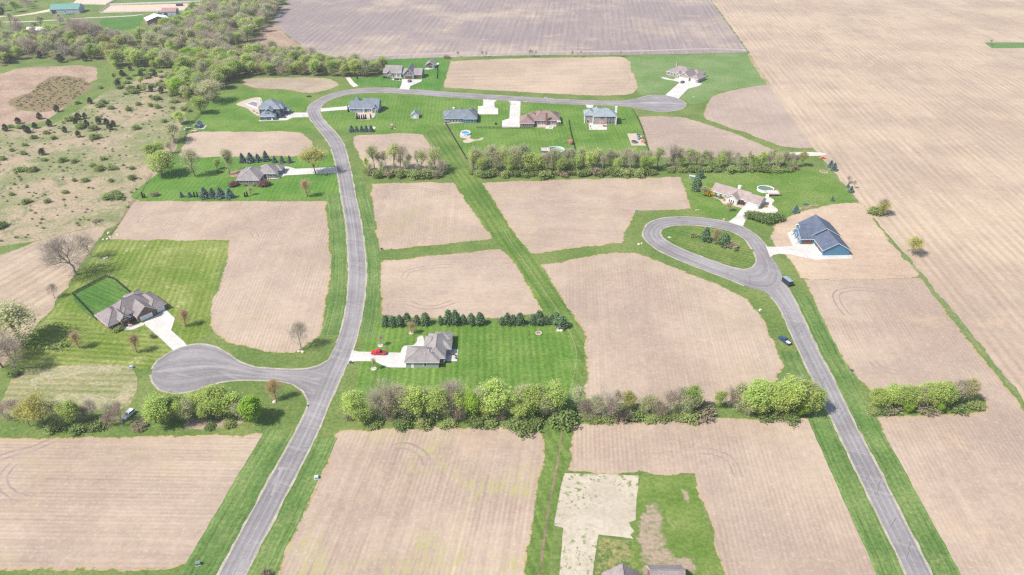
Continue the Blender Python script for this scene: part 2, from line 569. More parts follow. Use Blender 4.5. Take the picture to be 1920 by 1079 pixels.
def marsh_mat(name, a, b):
    t = NT(name)
    c = t.mix(t.ramp(t.noise(0.05, 4, 0.65), 0.35, 0.65), a, b)
    c = t.scale(c, t.ramp(t.noise(0.5, 5, 0.8), 0.25, 0.75, 0.68, 1.28))
    return t.bsdf(c, 0.95, 0.08)
MARSH = marsh_mat('reed_marsh_grass', (0.240, 0.168, 0.122), (0.315, 0.232, 0.172))
sheet('marsh', [(-110, 142), (0, 139), (34, 128), (100, 125), (170, 125), (182, 140), (165, 162), (150, 178), (115, 205), (80, 226), (30, 238), (-110, 252)], 0.016, MARSH, jitter=1.5, step=6, label='brown reed marsh beside the wood')
sheet('marsh', [(453, 90), (478, 70), (495, 50), (512, 46), (536, 66), (560, 82), (592, 96), (560, 104), (500, 100)], 0.018, MARSH, jitter=1.2, step=6, label='rusty brown marsh hollow between the two woods')
sheet('scrub_patch', [(18, 195), (60, 168), (100, 142), (150, 146), (172, 160), (150, 182), (112, 203), (70, 212)], 0.022, marsh_mat('scrub_weeds', (0.155, 0.135, 0.062), (0.20, 0.135, 0.09)), jitter=2.0, step=5, label='olive weedy patch inside the brown reed marsh')

# lawns (mown, striped)
LG1, LG2 = (0.062, 0.150, 0.020), (0.098, 0.190, 0.034)
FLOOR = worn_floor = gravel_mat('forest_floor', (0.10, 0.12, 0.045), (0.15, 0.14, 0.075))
sheet('forest_floor', [(395, 8), (445, -30), (528, -30), (526, 18), (507, 42), (480, 70), (457, 84), (470, 102), (560, 108), (650, 126), (722, 135), (722, 139), (680, 146), (600, 143), (480, 143), (446, 152), (402, 177), (385, 197), (345, 192), (312, 174), (342, 144), (330, 130), (232, 124), (180, 114), (40, 112), (0, 126), (-60, 126), (-60, 64), (0, 66), (75, 72), (180, 58), (222, 72), (262, 66), (335, 52), (366, 32)], 0.014, FLOOR, jitter=1.5, step=6, label='brown-green shaded ground under the far woods')
def lawn(px, rot, label, z=0.012, c1=LG1, c2=LG2, amp=0.055, dry=0.45, period=2.6, **k):
    return sheet('lawn', px, z, grass_mat('lawn_grass', c1, c2, R(rot), period, amp, dry), jitter=0.25, step=4, label=label, **k)
sheet('lawn', [(200, 453), (424, 456), (415, 500), (404, 540), (396, 562), (393, 600), (398, 622), (372, 640), (330, 652), (300, 672), (284, 690), (200, 690), (60, 690), (25, 670), (60, 625), (92, 590), (140, 530), (175, 480)],
      0.012, grass_mat('lawn_grass_pale', (0.090, 0.160, 0.022), (0.145, 0.205, 0.045), R(10), 2.7, 0.10, 0.9, (0.33, 0.33, 0.16)), jitter=0.3, label='light green striped lawn around the brick house by the cul-de-sac')
sheet('lawn', [(195, 626), (240, 628), (262, 612), (275, 612), (300, 636), (325, 657), (300, 672), (284, 690), (200, 690), (60, 690), (25, 670), (60, 628), (95, 595), (140, 590)],
      0.0145, grass_mat('lawn_grass_cross', (0.090, 0.155, 0.022), (0.140, 0.200, 0.045), R(84), 3.0, 0.13, 0.8, (0.30, 0.29, 0.13)), jitter=0.3, label='light green lawn mown crosswise in front of the brick house')
sheet('lawn', [(10, 735), (30, 700), (70, 690), (245, 690), (245, 760), (200, 772), (60, 776), (0, 772)],
      0.017, grass_mat("lawn_patchy", (0.155, 0.195, 0.075), (0.215, 0.225, 0.105), R(88), 3.2, 0.09, 1.0, (0.36, 0.30, 0.20)), jitter=0.6, label='patchy thin grass with bare straw strips west of the cul-de-sac')
sheet('lawn', [(137, 552), (200, 520), (243, 548), (250, 560), (190, 585), (184, 603)], 0.016, grass_mat('lawn_fenced', (0.045, 0.125, 0.020), (0.075, 0.160, 0.03), R(60), 2.2, 0.12, 0.3), label='dark green fenced back lawn behind the brick house')
lawn([(692, 612), (712, 606), (960, 606), (1055, 606), (1078, 640), (1086, 680), (1080, 720), (1066, 770), (900, 775), (660, 782), (668, 720), (680, 655)], 2, 'bright green mown lawn around the house with the red pickup', amp=0.09)
lawn([(618, 236), (606, 212), (625, 192), (660, 180), (730, 177), (800, 181), (960, 192), (1100, 200), (1180, 204), (1200, 240), (1215, 282), (1050, 292), (880, 292), (840, 232), (800, 250), (690, 250), (655, 250), (640, 244)], 3, 'bright green mown lawns behind the row of houses along the top road', dry=0.4)
lawn([(252, 374), (290, 330), (338, 296), (480, 297), (570, 292), (592, 280), (622, 285), (630, 320), (636, 374), (605, 374)], 2, 'bright green mown lawn around the house with the spruce rows', c1=(0.052, 0.150, 0.018), c2=(0.085, 0.185, 0.03))
lawn([(1282, 336), (1330, 328), (1470, 322), (1562, 318), (1590, 345), (1618, 378), (1560, 383), (1500, 395), (1462, 418), (1440, 425), (1395, 416), (1340, 405), (1305, 400)], 35, 'bright green lawn around the tan house with the round pool', c1=(0.070, 0.155, 0.022), c2=(0.11, 0.19, 0.04))
lawn([(1178, 108), (1300, 104), (1402, 102), (1442, 157), (1400, 163), (1345, 177), (1322, 190), (1296, 196), (1285, 188), (1262, 178), (1225, 174), (1200, 178)], 70, 'smooth green lawn around the far house in the top corner', c1=(0.090, 0.175, 0.045), c2=(0.125, 0.205, 0.07), dry=0.15)
lawn([(352, 247), (380, 205), (400, 185), (440, 172), (470, 172), (530, 172), (580, 182), (572, 205), (574, 225), (592, 246), (480, 246)], 88, 'green lawn around the tall slate-roofed house in the bend', dry=0.7)
lawn([(655, 140), (725, 136), (728, 112), (838, 112), (826, 168), (760, 166), (690, 162), (670, 160)], 10, 'dark green lawn around the grey gabled house by the ploughed field', c1=(0.042, 0.140, 0.018), c2=(0.07, 0.170, 0.03))
lawn([(300, 20), (330, 15), (400, 14), (390, 22), (330, 24)], 80, 'green paddock beside the maroon-roofed barn')
sheet('lawn', [(195, 36), (262, 30), (262, 47), (245, 55), (200, 58)], 0.012, grass_mat('paddock_grass', (0.045, 0.135, 0.02), (0.06, 0.15, 0.03)), label='deep green paddock in front of the white-roofed barn')
sheet('lawn', [(1845, 80), (1990, 80), (1990, 90), (1860, 91)], 0.05, grass_mat('strip_grass', (0.07, 0.16, 0.04), (0.09, 0.18, 0.05)), smooth=False, label='short green grass strip in the big tan field')
# diagonal mown swale and the ditch south of it
sheet('swale', [(800, 250), (832, 235), (862, 290), (890, 330), (905, 345), (1003, 480), (1015, 500), (1042, 545), (1070, 590), (1092, 625), (1097, 670), (1092, 720), (1078, 790), (1062, 860), (1052, 915), (1035, 985), (1022, 1110), (985, 1110), (1003, 950), (1021, 838), (1028, 795), (1062, 770), (1080, 720), (1086, 680), (1078, 640), (1055, 606), (1020, 586), (962, 488), (923, 446), (850, 342), (826, 300)],
      0.020, grass_mat('swale_grass', (0.060, 0.130, 0.022), (0.098, 0.170, 0.035), R(18), 3.4, 0.10, 0.4), jitter=0.4, label='green mown swale running diagonally between the fields')

SOIL_A, SOIL_B = (0.285, 0.225, 0.195), (0.345, 0.280, 0.240)
FA, FB = (0.290, 0.228, 0.196), (0.365, 0.298, 0.250)
_fz = [0]
def field(px, rot, label, z=0.03, a=FA, b=FB, rim=3.0, jitter=0.6, **k):
    _fz[0] += 1
    z += 0.0012 * _fz[0]
    return sheet('field', px, z, field_mat('tilled_soil', a, b, R(rot), **k), jitter=jitter, rim=rim, step=2.0, label=label)
field([(253, 377), (253, 377), (608, 378), (612, 378), (612, 378), (613, 395), (616, 432), (619, 480), (619, 520), (616, 545), (611, 568), (605, 610), (595, 632), (575, 650), (547, 662), (505, 661), (475, 654), (420, 637), (400, 622), (395, 606), (400, 565), (410, 540), (425, 487), (429, 451), (429, 451), (330, 451), (202, 450), (202, 450), (225, 418), (246, 382)],
      4, 'L-shaped tilled field above the brick house', rows=0.06, edge=1.0, weeds=0.25)
field([(695, 345), (695, 345), (770, 343), (850, 342), (850, 342), (885, 392), (925, 448), (925, 448), (820, 460), (713, 470), (713, 470), (705, 430), (700, 390)], 2, 'square tilled field beside the curved road below the hedgerow', weeds=0.7)
field([(715, 490), (715, 490), (830, 478), (940, 467), (940, 467), (962, 490), (990, 535), (1020, 586), (1020, 586), (977, 594), (960, 597), (810, 597), (716, 592), (716, 592), (713, 540)], 88, 'tilled field north of the pine hedge', weeds=0.2)
field([(903, 343), (903, 343), (960, 340), (1100, 336), (1276, 332), (1276, 332), (1286, 360), (1299, 393), (1299, 393), (1250, 394), (1192, 396), (1192, 396), (1178, 425), (1165, 456), (1165, 456), (1080, 466), (996, 477), (996, 477), (978, 455), (958, 430), (925, 375)], 86, 'wide tilled field west of the teardrop loop', weeds=0.5)
field([(1015, 497), (1015, 497), (1085, 485), (1150, 474), (1195, 476), (1235, 490), (1297, 515), (1360, 540), (1400, 563), (1423, 588), (1440, 622), (1456, 655), (1468, 684), (1455, 705), (1440, 738), (1340, 756), (1200, 757), (1098, 757), (1098, 757), (1097, 720), (1100, 665), (1090, 617), (1067, 580), (1040, 540)], -4, 'large rounded tilled field in the centre', weeds=0.4)
field([(-160, 824), (-160, 824), (0, 822), (300, 818), (480, 815), (493, 818), (488, 835), (477, 851), (455, 904), (412, 974), (368, 1055), (368, 1055), (300, 1068), (150, 1071), (-140, 1071), (-140, 1071)], 89, 'tilled field in the bottom corner beside the road', weeds=0.6, rows=0.05, streak=0.5)
field([(640, 806), (640, 806), (800, 802), (1000, 800), (1014, 808), (1021, 840), (1002, 951), (987, 1079), (983, 1112), (983, 1112), (508, 1112), (508, 1112), (530, 1041), (565, 969), (587, 921), (605, 874), (630, 815)], -8, 'tilled field in the bottom middle, tinged green with weeds', weeds=2.2, rows=0.06, streak=0.5)
field([(1078, 800), (1078, 800), (1150, 793), (1300, 786), (1520, 783), (1520, 783), (1532, 812), (1550, 859), (1580, 914), (1612, 989), (1650, 1079), (1663, 1112), (1663, 1112), (1366, 1112), (1366, 1112), (1357, 1079), (1330, 990), (1301, 889), (1301, 889), (1200, 889), (1075, 886), (1064, 882), (1068, 859), (1074, 820)], -4, 'tilled field wrapped around the new house lot', rim=1.6, weeds=0.2, rows=0.05)
field([(1506, 524), (1506, 524), (1620, 521), (1728, 521), (1728, 521), (1747, 545), (1790, 603), (1840, 668), (1890, 730), (1925, 772), (2010, 870), (2200, 1112), (2200, 1112), (1812, 1112), (1792, 1079), (1755, 1001), (1717, 931), (1680, 866), (1653, 812), (1640, 781), (1640, 781), (1700, 779), (1838, 772), (1846, 752), (1825, 736), (1640, 738), (1615, 716), (1590, 690), (1565, 645), (1540, 592)], -5, 'long tilled field east of the straight road', rows=0.04)
field([(1303, -42), (1303, -42), (1333, 0), (1405, 99), (1441, 157), (1531, 285), (1562, 322), (1612, 380), (1650, 423), (1717, 499), (1767, 561), (1812, 613), (1905, 733), (1960, 800), (2300, 1112), (2300, 1112), (2900, 1112), (2900, 1112), (3000, -42), (3000, -42)], -4, 'vast tan stubble field on the east side', z=0.034, a=(0.285, 0.232, 0.192), b=(0.355, 0.298, 0.238), straw=(0.38, 0.325, 0.26), rows=0.055, period=4.6, streak=0.48, edge=0.0, tone=(1.06, 0.99, 0.905))
field([(560, -45), (560, -45), (540, 0), (527, 17), (514, 42), (542, 68), (580, 92), (640, 110), (700, 112), (835, 108), (1000, 104), (1200, 103), (1403, 99), (1403, 99), (1332, 0), (1301, -45), (1301, -45)], -5, 'ploughed purplish field at the top', z=0.028, a=(0.235, 0.195, 0.200), b=(0.375, 0.310, 0.255), straw=(0.36, 0.31, 0.29), rows=0.05, period=6.0, streak=0.6, edge=0.0, bigs=0.0055, lohi=(0.60, 0.88), tone=(0.91, 0.895, 0.845))
strip('field_track', [(700, 106), (835, 102), (1000, 99), (1200, 97), (1330, 93), (1400, 96)], [(700, 103), (835, 99.5), (1000, 96.5), (1200, 94.5), (1330, 91), (1398, 93)], 0.06, gravel_mat('track_dust', (0.265, 0.228, 0.205), (0.330, 0.286, 0.256)), 'pale dusty headland track along the ploughed field')
field([(845, 115), (845, 115), (960, 110), (1100, 108), (1170, 108.5), (1186, 135), (1196, 158), (1193, 170), (1180, 177), (1135, 180), (1050, 177), (960, 172), (835, 165), (831, 165)], 88, 'tilled field above the top road', a=(0.31, 0.245, 0.20), b=(0.38, 0.31, 0.25), rows=0.12, period=4.0, edge=1.0)
field([(1322, 222), (1328, 190), (1343, 178), (1425, 160), (1444, 160), (1477, 198), (1532, 272), (1532, 276), (1500, 279), (1462, 274), (1410, 254), (1350, 234)], -5, 'grey-pink tilled field beside the far corner house', a=(0.265, 0.212, 0.195), b=(0.33, 0.268, 0.24))
field([(1198, 219), (1198, 219), (1240, 218), (1285, 222), (1335, 236), (1400, 260), (1452, 283), (1470, 295), (1470, 295), (1225, 296), (1225, 296), (1212, 265)], 88, 'wedge-shaped tilled field behind the pale blue-roofed house', a=(0.27, 0.218, 0.195), b=(0.335, 0.272, 0.24))
field([(663, 257), (690, 253), (787, 252), (803, 268), (822, 300), (828, 322), (828, 322), (692, 322), (688, 316), (672, 290)], 80, 'small tilled patch behind the thin tree row', weeds=0.3)
field([(358, 250), (480, 247), (562, 249), (580, 262), (588, 276), (570, 291), (480, 294), (400, 295), (338, 293), (346, 270)], 86, 'tilled strip between the two lawns west of the bend', weeds=0.5)
field([(450, 152), (480, 147), (605, 147), (635, 158), (622, 167), (580, 175), (530, 168), (480, 166)], 86, 'bare worn patch by the bend in the top road', a=(0.24, 0.20, 0.16), b=(0.33, 0.28, 0.22), weeds=0.8)
field([(-120, 500), (0, 478), (100, 443), (170, 428), (198, 427), (175, 465), (127, 535), (90, 588), (40, 645), (-120, 800)], -20, 'tan cropped field at the west edge', a=(0.28, 0.225, 0.18), b=(0.37, 0.305, 0.25), rows=0.07, period=5.0, streak=0.6)
field([(1452, 425), (1500, 398), (1560, 384), (1612, 382), (1650, 428), (1716, 508), (1727, 518), (1690, 522), (1506, 523), (1490, 498), (1478, 484), (1450, 462)], 80, 'raw bare dirt lot around the blue new house', a=(0.33, 0.25, 0.205), b=(0.42, 0.34, 0.27), straw=(0.55, 0.47, 0.38), rows=0.02, jitter=0.8)
# new house lot at the bottom
def sand_mat():
    t = NT('seeded_sand')
    c = t.mix(t.ramp(t.noise(0.06, 4, 0.6), 0.35, 0.65), (0.345, 0.300, 0.232), (0.405, 0.358, 0.282))
    c = t.scale(c, t.ramp(t.noise(0.7, 5, 0.75), 0.25, 0.75, 0.84, 1.1))
    w = t.math('MULTIPLY', t.ramp(t.noise(0.55, 4, 0.7), 0.53, 0.62), t.ramp(t.noise(0.05, 3), 0.38, 0.54))
    return t.bsdf(t.mix(w, c, (0.135, 0.165, 0.055)), 0.95, 0.08)
sheet('bare_lot', [(1059, 888), (1059, 888), (1130, 889), (1198, 892), (1198, 892), (1193, 950), (1188, 1011), (1188, 1011), (1122, 1003), (1122, 1003), (1112, 1079), (1106, 1112), (1106, 1112), (1048, 1112), (1050, 1079), (1057, 990), (1057, 990), (1040, 986), (1040, 975), (1051, 917)], 0.036, sand_mat(), jitter=0.15, label='pale seeded sand plot beside the ditch')
def lot_mat():
    t = NT('new_lawn_grass')
    c = t.mix(t.ramp(t.noise(0.06, 4, 0.6), 0.35, 0.65), (0.085, 0.140, 0.026), (0.135, 0.180, 0.045))
    c = t.mix(t.ramp(t.noise(0.06, 6, 0.75, None, 0.4), 0.54, 0.74, 0, 0.8), c, (0.25, 0.215, 0.12))
    c = t.mix(t.ramp(t.noise(0.28, 4, 0.7), 0.56, 0.66, 0, 0.8), c, (0.10, 0.155, 0.035))
    c = t.scale(c, t.ramp(t.noise(0.8, 5, 0.75), 0.25, 0.75, 0.72, 1.3))
    return t.bsdf(c, 0.95, 0.1)
sheet('lawn', [(1200, 893), (1200, 893), (1300, 893), (1300, 893), (1330, 990), (1357, 1079), (1366, 1112), (1366, 1112), (1108, 1112), (1108, 1112), (1113, 1079), (1123, 1006), (1123, 1006), (1189, 1013), (1189, 1013)], 0.038, lot_mat(), jitter=0.5, label='patchy new lawn with bare dirt behind the grey-roofed house')
BARE = gravel_mat('bare_thin_soil', (0.225, 0.175, 0.125), (0.300, 0.240, 0.175))
def worn_mat(name, grassc, soilc, lo, hi):
    t = NT(name)
    n = t.math('ADD', t.math('MULTIPLY', t.noise(0.25, 5, 0.75), 0.7), t.math('MULTIPLY', t.noise(0.9, 4, 0.75), 0.3))
    n = t.math('ADD', n, t.math('MULTIPLY', t.attr('edge'), -0.34))
    c = t.mix(t.ramp(n, lo, hi), grassc, soilc)
    c = t.scale(c, t.ramp(t.noise(0.9, 5, 0.75), 0.25, 0.75, 0.78, 1.22))
    return t.bsdf(c, 0.95, 0.1)
WORN = worn_mat('worn_lawn_grass', (0.098, 0.150, 0.033), (0.265, 0.205, 0.150), 0.28, 0.54)
sheet('bare_patch', [(1200, 948), (1222, 938), (1236, 940), (1246, 965), (1252, 985), (1250, 1010), (1256, 1030), (1275, 1044), (1300, 1052), (1310, 1075), (1250, 1085), (1195, 1082), (1187, 1050), (1188, 1012), (1192, 975)], 0.040, WORN, jitter=1.3, rim=3.4, step=1.5, label='brown thin-grass patch in the middle of the patchy new lawn')
sheet('bare_patch', [(1278, 918), (1292, 922), (1300, 940), (1290, 948), (1280, 940)], 0.0405, WORN, jitter=0.8, rim=2.0, step=1.5, label='small brown thin-grass patch near the field side of the new lawn')
sheet('bare_patch', [(1124, 1008), (1124, 1008), (1150, 1010), (1186, 1016), (1186, 1016), (1184, 1040), (1180, 1080), (1140, 1082), (1114, 1078), (1114, 1078)], 0.041, worn_mat('tufted_lawn_grass', (0.060, 0.115, 0.030), (0.235, 0.205, 0.085), 0.40, 0.60), jitter=0.3, step=1.5, label='olive tufted plot beside the pale seeded sand')
WORN2 = worn_mat('worn_strip_grass', (0.185, 0.212, 0.092), (0.320, 0.262, 0.180), 0.36, 0.62)
for _i, (_p, _l) in enumerate([([(82, 694), (110, 690), (170, 689), (226, 688), (226, 696), (180, 699), (150, 705), (110, 708), (85, 709)], 'long worn straw strip below the brick house lawn'),
               ([(50, 716), (66, 711), (82, 709), (78, 717), (68, 726), (52, 724)], 'short worn straw strip at the west end of the thin grass'),
               ([(160, 716), (172, 713), (206, 718), (200, 722), (165, 722)], 'worn straw patch in the middle of the thin grass'),
               ([(222, 740), (236, 722), (244, 724), (244, 752), (224, 750)], 'worn straw patch beside the parked white car'),
               ([(105, 745), (150, 738), (200, 742), (215, 752), (190, 765), (130, 764)], 'straw-coloured ground under the bare trees west of the cul-de-sac')]):
    sheet('bare_patch', _p, 0.020 + .001 * _i, WORN2, jitter=0.9, step=1.5, label=_l)
sheet('bare_patch', [(345, 795), (370, 787), (420, 786), (455, 790), (450, 800), (400, 806), (350, 806)], 0.020, BARE, jitter=1.0, step=1.5, label='bare brown ground under the trees by the cul-de-sac')
strip('ditch', [(1052, 800), (1050, 830), (1043, 870), (1036, 905), (1027, 950), (1018, 1010), (1008, 1085)], [(1055, 800), (1053, 830), (1047, 870), (1041, 905), (1032, 950), (1023, 1010), (1014, 1085)], 0.05,
      grass_mat('ditch_bed', (0.05, 0.09, 0.022), (0.20, 0.16, 0.10), None, dry=1.0, dryc=(0.30, 0.24, 0.17)), 'narrow muddy drainage ditch in the grass')
TRK = grass_mat('worn_path_grass', (0.15, 0.19, 0.075), (0.20, 0.225, 0.11))
strip('path', [(940, 425), (962, 462), (985, 495), (1015, 540), (1040, 575), (1062, 615), (1075, 640), (1080, 668), (1076, 700), (1066, 740)], [(941.5, 425), (963.5, 462), (986.5, 495), (1016.5, 540), (1041.5, 575), (1063.5, 615), (1076.5, 640), (1081.5, 668), (1077.5, 700), (1067.5, 740)], 0.045, TRK, 'faint worn wheel track along the green swale')

# weedy strip between the lots and the vast field
sheet('weed_strip', [(1533, 280), (1545, 296), (1562, 318), (1592, 348), (1626, 388), (1660, 428), (1700, 473), (1745, 530), (1800, 598), (1860, 675), (1915, 740), (1905, 742), (1845, 672), (1785, 600), (1735, 535), (1688, 478), (1648, 432), (1616, 392), (1583, 352), (1552, 320), (1536, 298), (1524, 284)], 0.042,
      grass_mat('weed_strip_grass', (0.085, 0.155, 0.045), (0.14, 0.185, 0.065), None, dry=0.9, dryc=(0.36, 0.31, 0.17)), jitter=0.7, label='ragged green weed strip along the vast tan field')
sheet('weed_strip', [(1406, 99), (1442, 157), (1480, 196), (1532, 272), (1526, 274), (1474, 199), (1438, 160), (1402, 103)], 0.043, grass_mat('weed_strip_grass_dry', (0.16, 0.185, 0.07), (0.28, 0.245, 0.13), None, dry=0.9, dryc=(0.38, 0.32, 0.2)), jitter=0.5, label='thin dry weed strip along the far corner lawn')

# ------------------------------------------------------------------ roads
def road(name, pairs, z, label, closed=False, shoulder=0.9):
    A = [(p[0], p[1]) for p in pairs]
    B = [(p[2], p[3]) for p in pairs]
    o, PA, PB = strip(name, A, B, z, M['asphalt'], label, closed, 2.5)
    return o, PA, PB
MAIN = [(396, 1110, 442, 1110), (411, 1079, 458, 1079), (480, 948, 524.5, 948), (556, 809, 595, 809), (588, 742, 619, 750), (604, 703, 640, 703), (619, 670, 656, 668), (635, 635, 667, 635), (645, 602, 675, 602), (651.5, 562, 681.5, 562), (654, 535, 684, 535), (655, 510, 685, 510), (654.5, 490, 684.5, 490), (653.3, 465, 682.5, 465), (651, 435, 678.5, 435), (647, 405, 673.5, 405), (640.5, 370, 666, 370), (634.5, 332, 659, 332), (628, 300, 652, 300), (618.5, 272, 643.5, 270), (605, 252, 631, 252), (590, 234, 616, 236), (580, 219, 604, 222), (577, 207, 599.5, 210), (584, 195, 602, 200), (600, 185.5, 612, 191.5), (622, 176, 632, 182.5), (655, 169, 657, 177), (692, 165.7, 692, 174), (730, 165.5, 730, 174), (775, 168.5, 775, 177), (855, 174.5, 855, 183.5), (959, 181, 959, 189.3), (1060, 187.3, 1060, 195.2), (1130, 189.7, 1130, 197.2), (1172, 189.5, 1172, 199.3), (1192, 186, 1192, 202.5), (1210, 181.2, 1210, 206), (1227, 178.5, 1228, 209), (1247, 179.3, 1250, 209.8), (1266, 183.5, 1268, 207.5), (1279, 189, 1279, 204), (1286.5, 195.5, 1286.5, 197.5)]
main_road, MA, MBp = road('road', MAIN, 0.075, 'long grey asphalt lane sweeping from the bottom edge to the top cul-de-sac')
CUL = [(582, 772, 634, 644), (578, 750, 617, 675), (569, 733, 597, 687), (549, 720.5, 575, 693), (517, 714.5, 530, 693.5), (480, 712.8, 480, 689.5), (450, 712.5, 450, 680), (412, 716.5, 430, 665.5), (382, 726, 405, 652), (355, 734, 375, 646.5), (325, 737.5, 347, 649.5), (301, 731.5, 320, 660), (287, 717, 296, 676), (284, 703, 286, 692)]
cul, CA, CB = road('road', CUL, 0.070, 'grey asphalt teardrop cul-de-sac on the west side')
EAST = [(1714, 1110, 1761, 1110), (1701, 1079, 1746, 1079), (1688, 1049, 1731, 1049), (1652, 976, 1694, 976), (1600, 869, 1640, 869), (1570, 805, 1606, 805), (1547, 757, 1583, 757), (1522, 705, 1558, 705), (1500, 660, 1534, 660), (1477, 610, 1510.5, 610), (1464, 580, 1497, 580), (1451, 562, 1488, 562), (1434, 548, 1477, 540), (1420, 540, 1468, 523)]
east, EA, EB = road('road', EAST, 0.075, 'straight grey asphalt lane on the east side')
LOOP = [(1441, 472, 1411, 468), (1431, 455, 1401, 453), (1411, 437, 1386, 441), (1390, 425, 1368, 433.5), (1347, 414, 1340, 426.5), (1310, 409, 1308, 422.5), (1272, 407.5, 1276, 422), (1242, 410, 1257, 424), (1220, 417, 1246, 427.5), (1208, 430, 1238.5, 433), (1206.5, 442, 1237.5, 440), (1217, 457, 1244, 448), (1240, 472, 1257, 457), (1272, 487, 1281, 468.5), (1322, 507, 1321, 484), (1372, 525.5, 1362, 498.5), (1410, 541, 1389, 505.5), (1447, 547, 1404, 505), (1468, 528, 1415, 499), (1461, 505, 1419.5, 489), (1451, 487, 1417, 478)]
loop, LA, LB = road('road', LOOP, 0.080, 'grey asphalt teardrop loop on the east side', True)

PATCH = gravel_mat('road_patching', (0.215, 0.200, 0.198), (0.270, 0.252, 0.248), 0.5)
sheet('road_patch', [(524, 876), (540, 877), (537, 882), (530, 882), (512, 930), (507, 930), (524, 882), (520, 880)], 0.079, PATCH, smooth=False, label='pale asphalt patch in the lower curved road')
sheet('road_patch', [(452, 1049), (468, 1050), (462, 1074), (446, 1090), (436, 1090)], 0.079, PATCH, smooth=False, label='pale asphalt patch at the bottom of the curved road')
SEAL = gravel_mat('crack_sealing', (0.085, 0.080, 0.082), (0.115, 0.108, 0.108), 0.4)
rgs = random.Random(5)
for P1, P2, k in ((MA, MBp, 16), (EA, EB, 9), (LA, LB, 5)):
    for _ in range(k):
        i = rgs.randrange(4, len(P1) - 6)
        a, b = P1[i].lerp(P2[i], rgs.uniform(0, .4)), P1[min(i + rgs.randrange(0, 4), len(P1) - 1)].lerp(P2[min(i + 2, len(P2) - 1)], rgs.uniform(.6, 1))
        L = [a.lerp(b, t / 6) + Vector((rgs.gauss(0, .18), rgs.gauss(0, .18))) for t in range(7)]
        strip('crack_seal', offset_line(L, -.07), offset_line(L, .07), 0.086, SEAL, 'dark sealed crack across the asphalt', raw=True)

def shoulder(P, side, i0, i1, label, w=0.72, closed=False, z=0.062):
    Q = P[i0:i1] if i1 is not None else P[i0:]
    a = offset_line(Q, side * -0.3)
    b = offset_line(Q, side * w, 0.5)
    strip('road_shoulder', a, b, z, M['gravel'], label, raw=True)
def near_i(P, px):
    w = G(*px).to_2d()
    return min(range(len(P)), key=lambda i: (P[i] - w).length)
shoulder(MA, 1, 0, near_i(MA, (584, 752)), 'pale gravel shoulder on the lower west side of the curved road')
shoulder(MA, 1, near_i(MA, (632, 640)), None, 'pale gravel shoulder along the outer side of the curved road')
shoulder(MBp, -1, 0, None, 'pale gravel shoulder along the inner side of the curved road')
shoulder(CA, 1, 0, None, 'pale gravel shoulder on the lower side of the cul-de-sac')
shoulder(CB, -1, 0, None, 'pale gravel shoulder on the upper side of the cul-de-sac')
shoulder(EA, 1, 0, near_i(EA, (1440, 552)), 'pale gravel shoulder on the west side of the straight road')
shoulder(EB, -1, 0, near_i(EB, (1474, 534)), 'pale gravel shoulder on the east side of the straight road')
shoulder(LA, -1, 0, near_i(LA, (1405, 538)), 'pale gravel shoulder around the teardrop loop')
shoulder(LB, 1, 0, None, 'pale gravel shoulder round the inside of the loop')

def verge(P, side, i0, i1, w0, w1, label, z=0.055):
    Q = P[i0:i1]
    strip('verge', offset_line(Q, side * w0), offset_line(Q, side * w1, 0.35), z, M['verge'], label, raw=True)
iB = near_i(MA, (590, 740))
verge(MA, 1, 0, near_i(MA, (560, 800)), 0.4, 11.0, 'green grass verge beside the bottom of the curved road, west side')
verge(MBp, -1, 0, near_i(MBp, (597, 806)), 0.4, 8.0, 'green grass verge beside the bottom of the curved road, east side')
verge(MA, 1, near_i(MA, (637, 630)), near_i(MA, (638, 360)), 0.4, 8.2, 'green grass verge west of the curved road')
verge(MBp, -1, near_i(MBp, (668, 635)), near_i(MBp, (657, 325)), 0.4, 6.8, 'green grass verge east of the curved road')
verge(EA, 1, 0, near_i(EA, (1497, 655)), 0.4, 8.6, 'green grass verge west of the straight road')
verge(EB, -1, 0, near_i(EB, (1478, 545)), 0.4, 8.4, 'green grass verge east of the straight road')
# grass island in the loop
isl = [(p.x, p.y) for p in offset_line(LB, 0.85, 0.25)]
me = D.meshes.new('loop_island')
tri = tessellate_polygon([[Vector((p[0], p[1], 0)) for p in isl]])
me.from_pydata([(p[0], p[1], 0.10) for p in isl], [], [tuple(t) for t in tri])
for p in me.polygons:
    if p.normal.z < 0:
        p.flip()
me.materials.append(grass_mat('island_grass', (0.062, 0.130, 0.022), (0.105, 0.165, 0.038), R(60), 2.4, 0.12, 0.5))
obj('lawn', me, label='teardrop grass island inside the loop road', kind='structure')

# ------------------------------------------------------------------ driveways, patios, walks
def drive(name, px, label, mat='concrete', z=0.09, smooth=False):
    sheet(name, px, z, M[mat], smooth=smooth, step=2.5, label=label)
drive('driveway', [(270, 605), (311, 581), (317, 587), (328, 598), (321, 620), (345, 641), (351, 649), (337, 652), (325, 658), (298, 632), (272, 610)], 'tan concrete driveway of the brick house')
drive('walkway', [(235, 616), (243, 612), (262, 606), (271, 606), (270, 610), (248, 619), (237, 619)], 'curved concrete walk along the brick house front', z=0.086)
drive('driveway', [(660, 656.5), (664, 658), (672, 660), (751, 662), (754, 653), (760, 649), (766, 650), (770, 690), (730, 689.5), (722, 687.5), (714, 684), (705, 679.5), (694, 678), (665, 678), (653, 681)], 'white concrete driveway under the red pickup')
drive('walkway', [(754, 656), (758, 649), (770, 648.5), (776, 647), (782, 640), (782, 634), (787, 630), (793, 630), (793, 652), (760, 652)], 'curved concrete walk at the front of the red pickup house', z=0.086, smooth=True)
drive('patio', [(836, 655.6), (859, 655.6), (857, 678), (834, 678)], 'square white concrete patio behind the red pickup house')
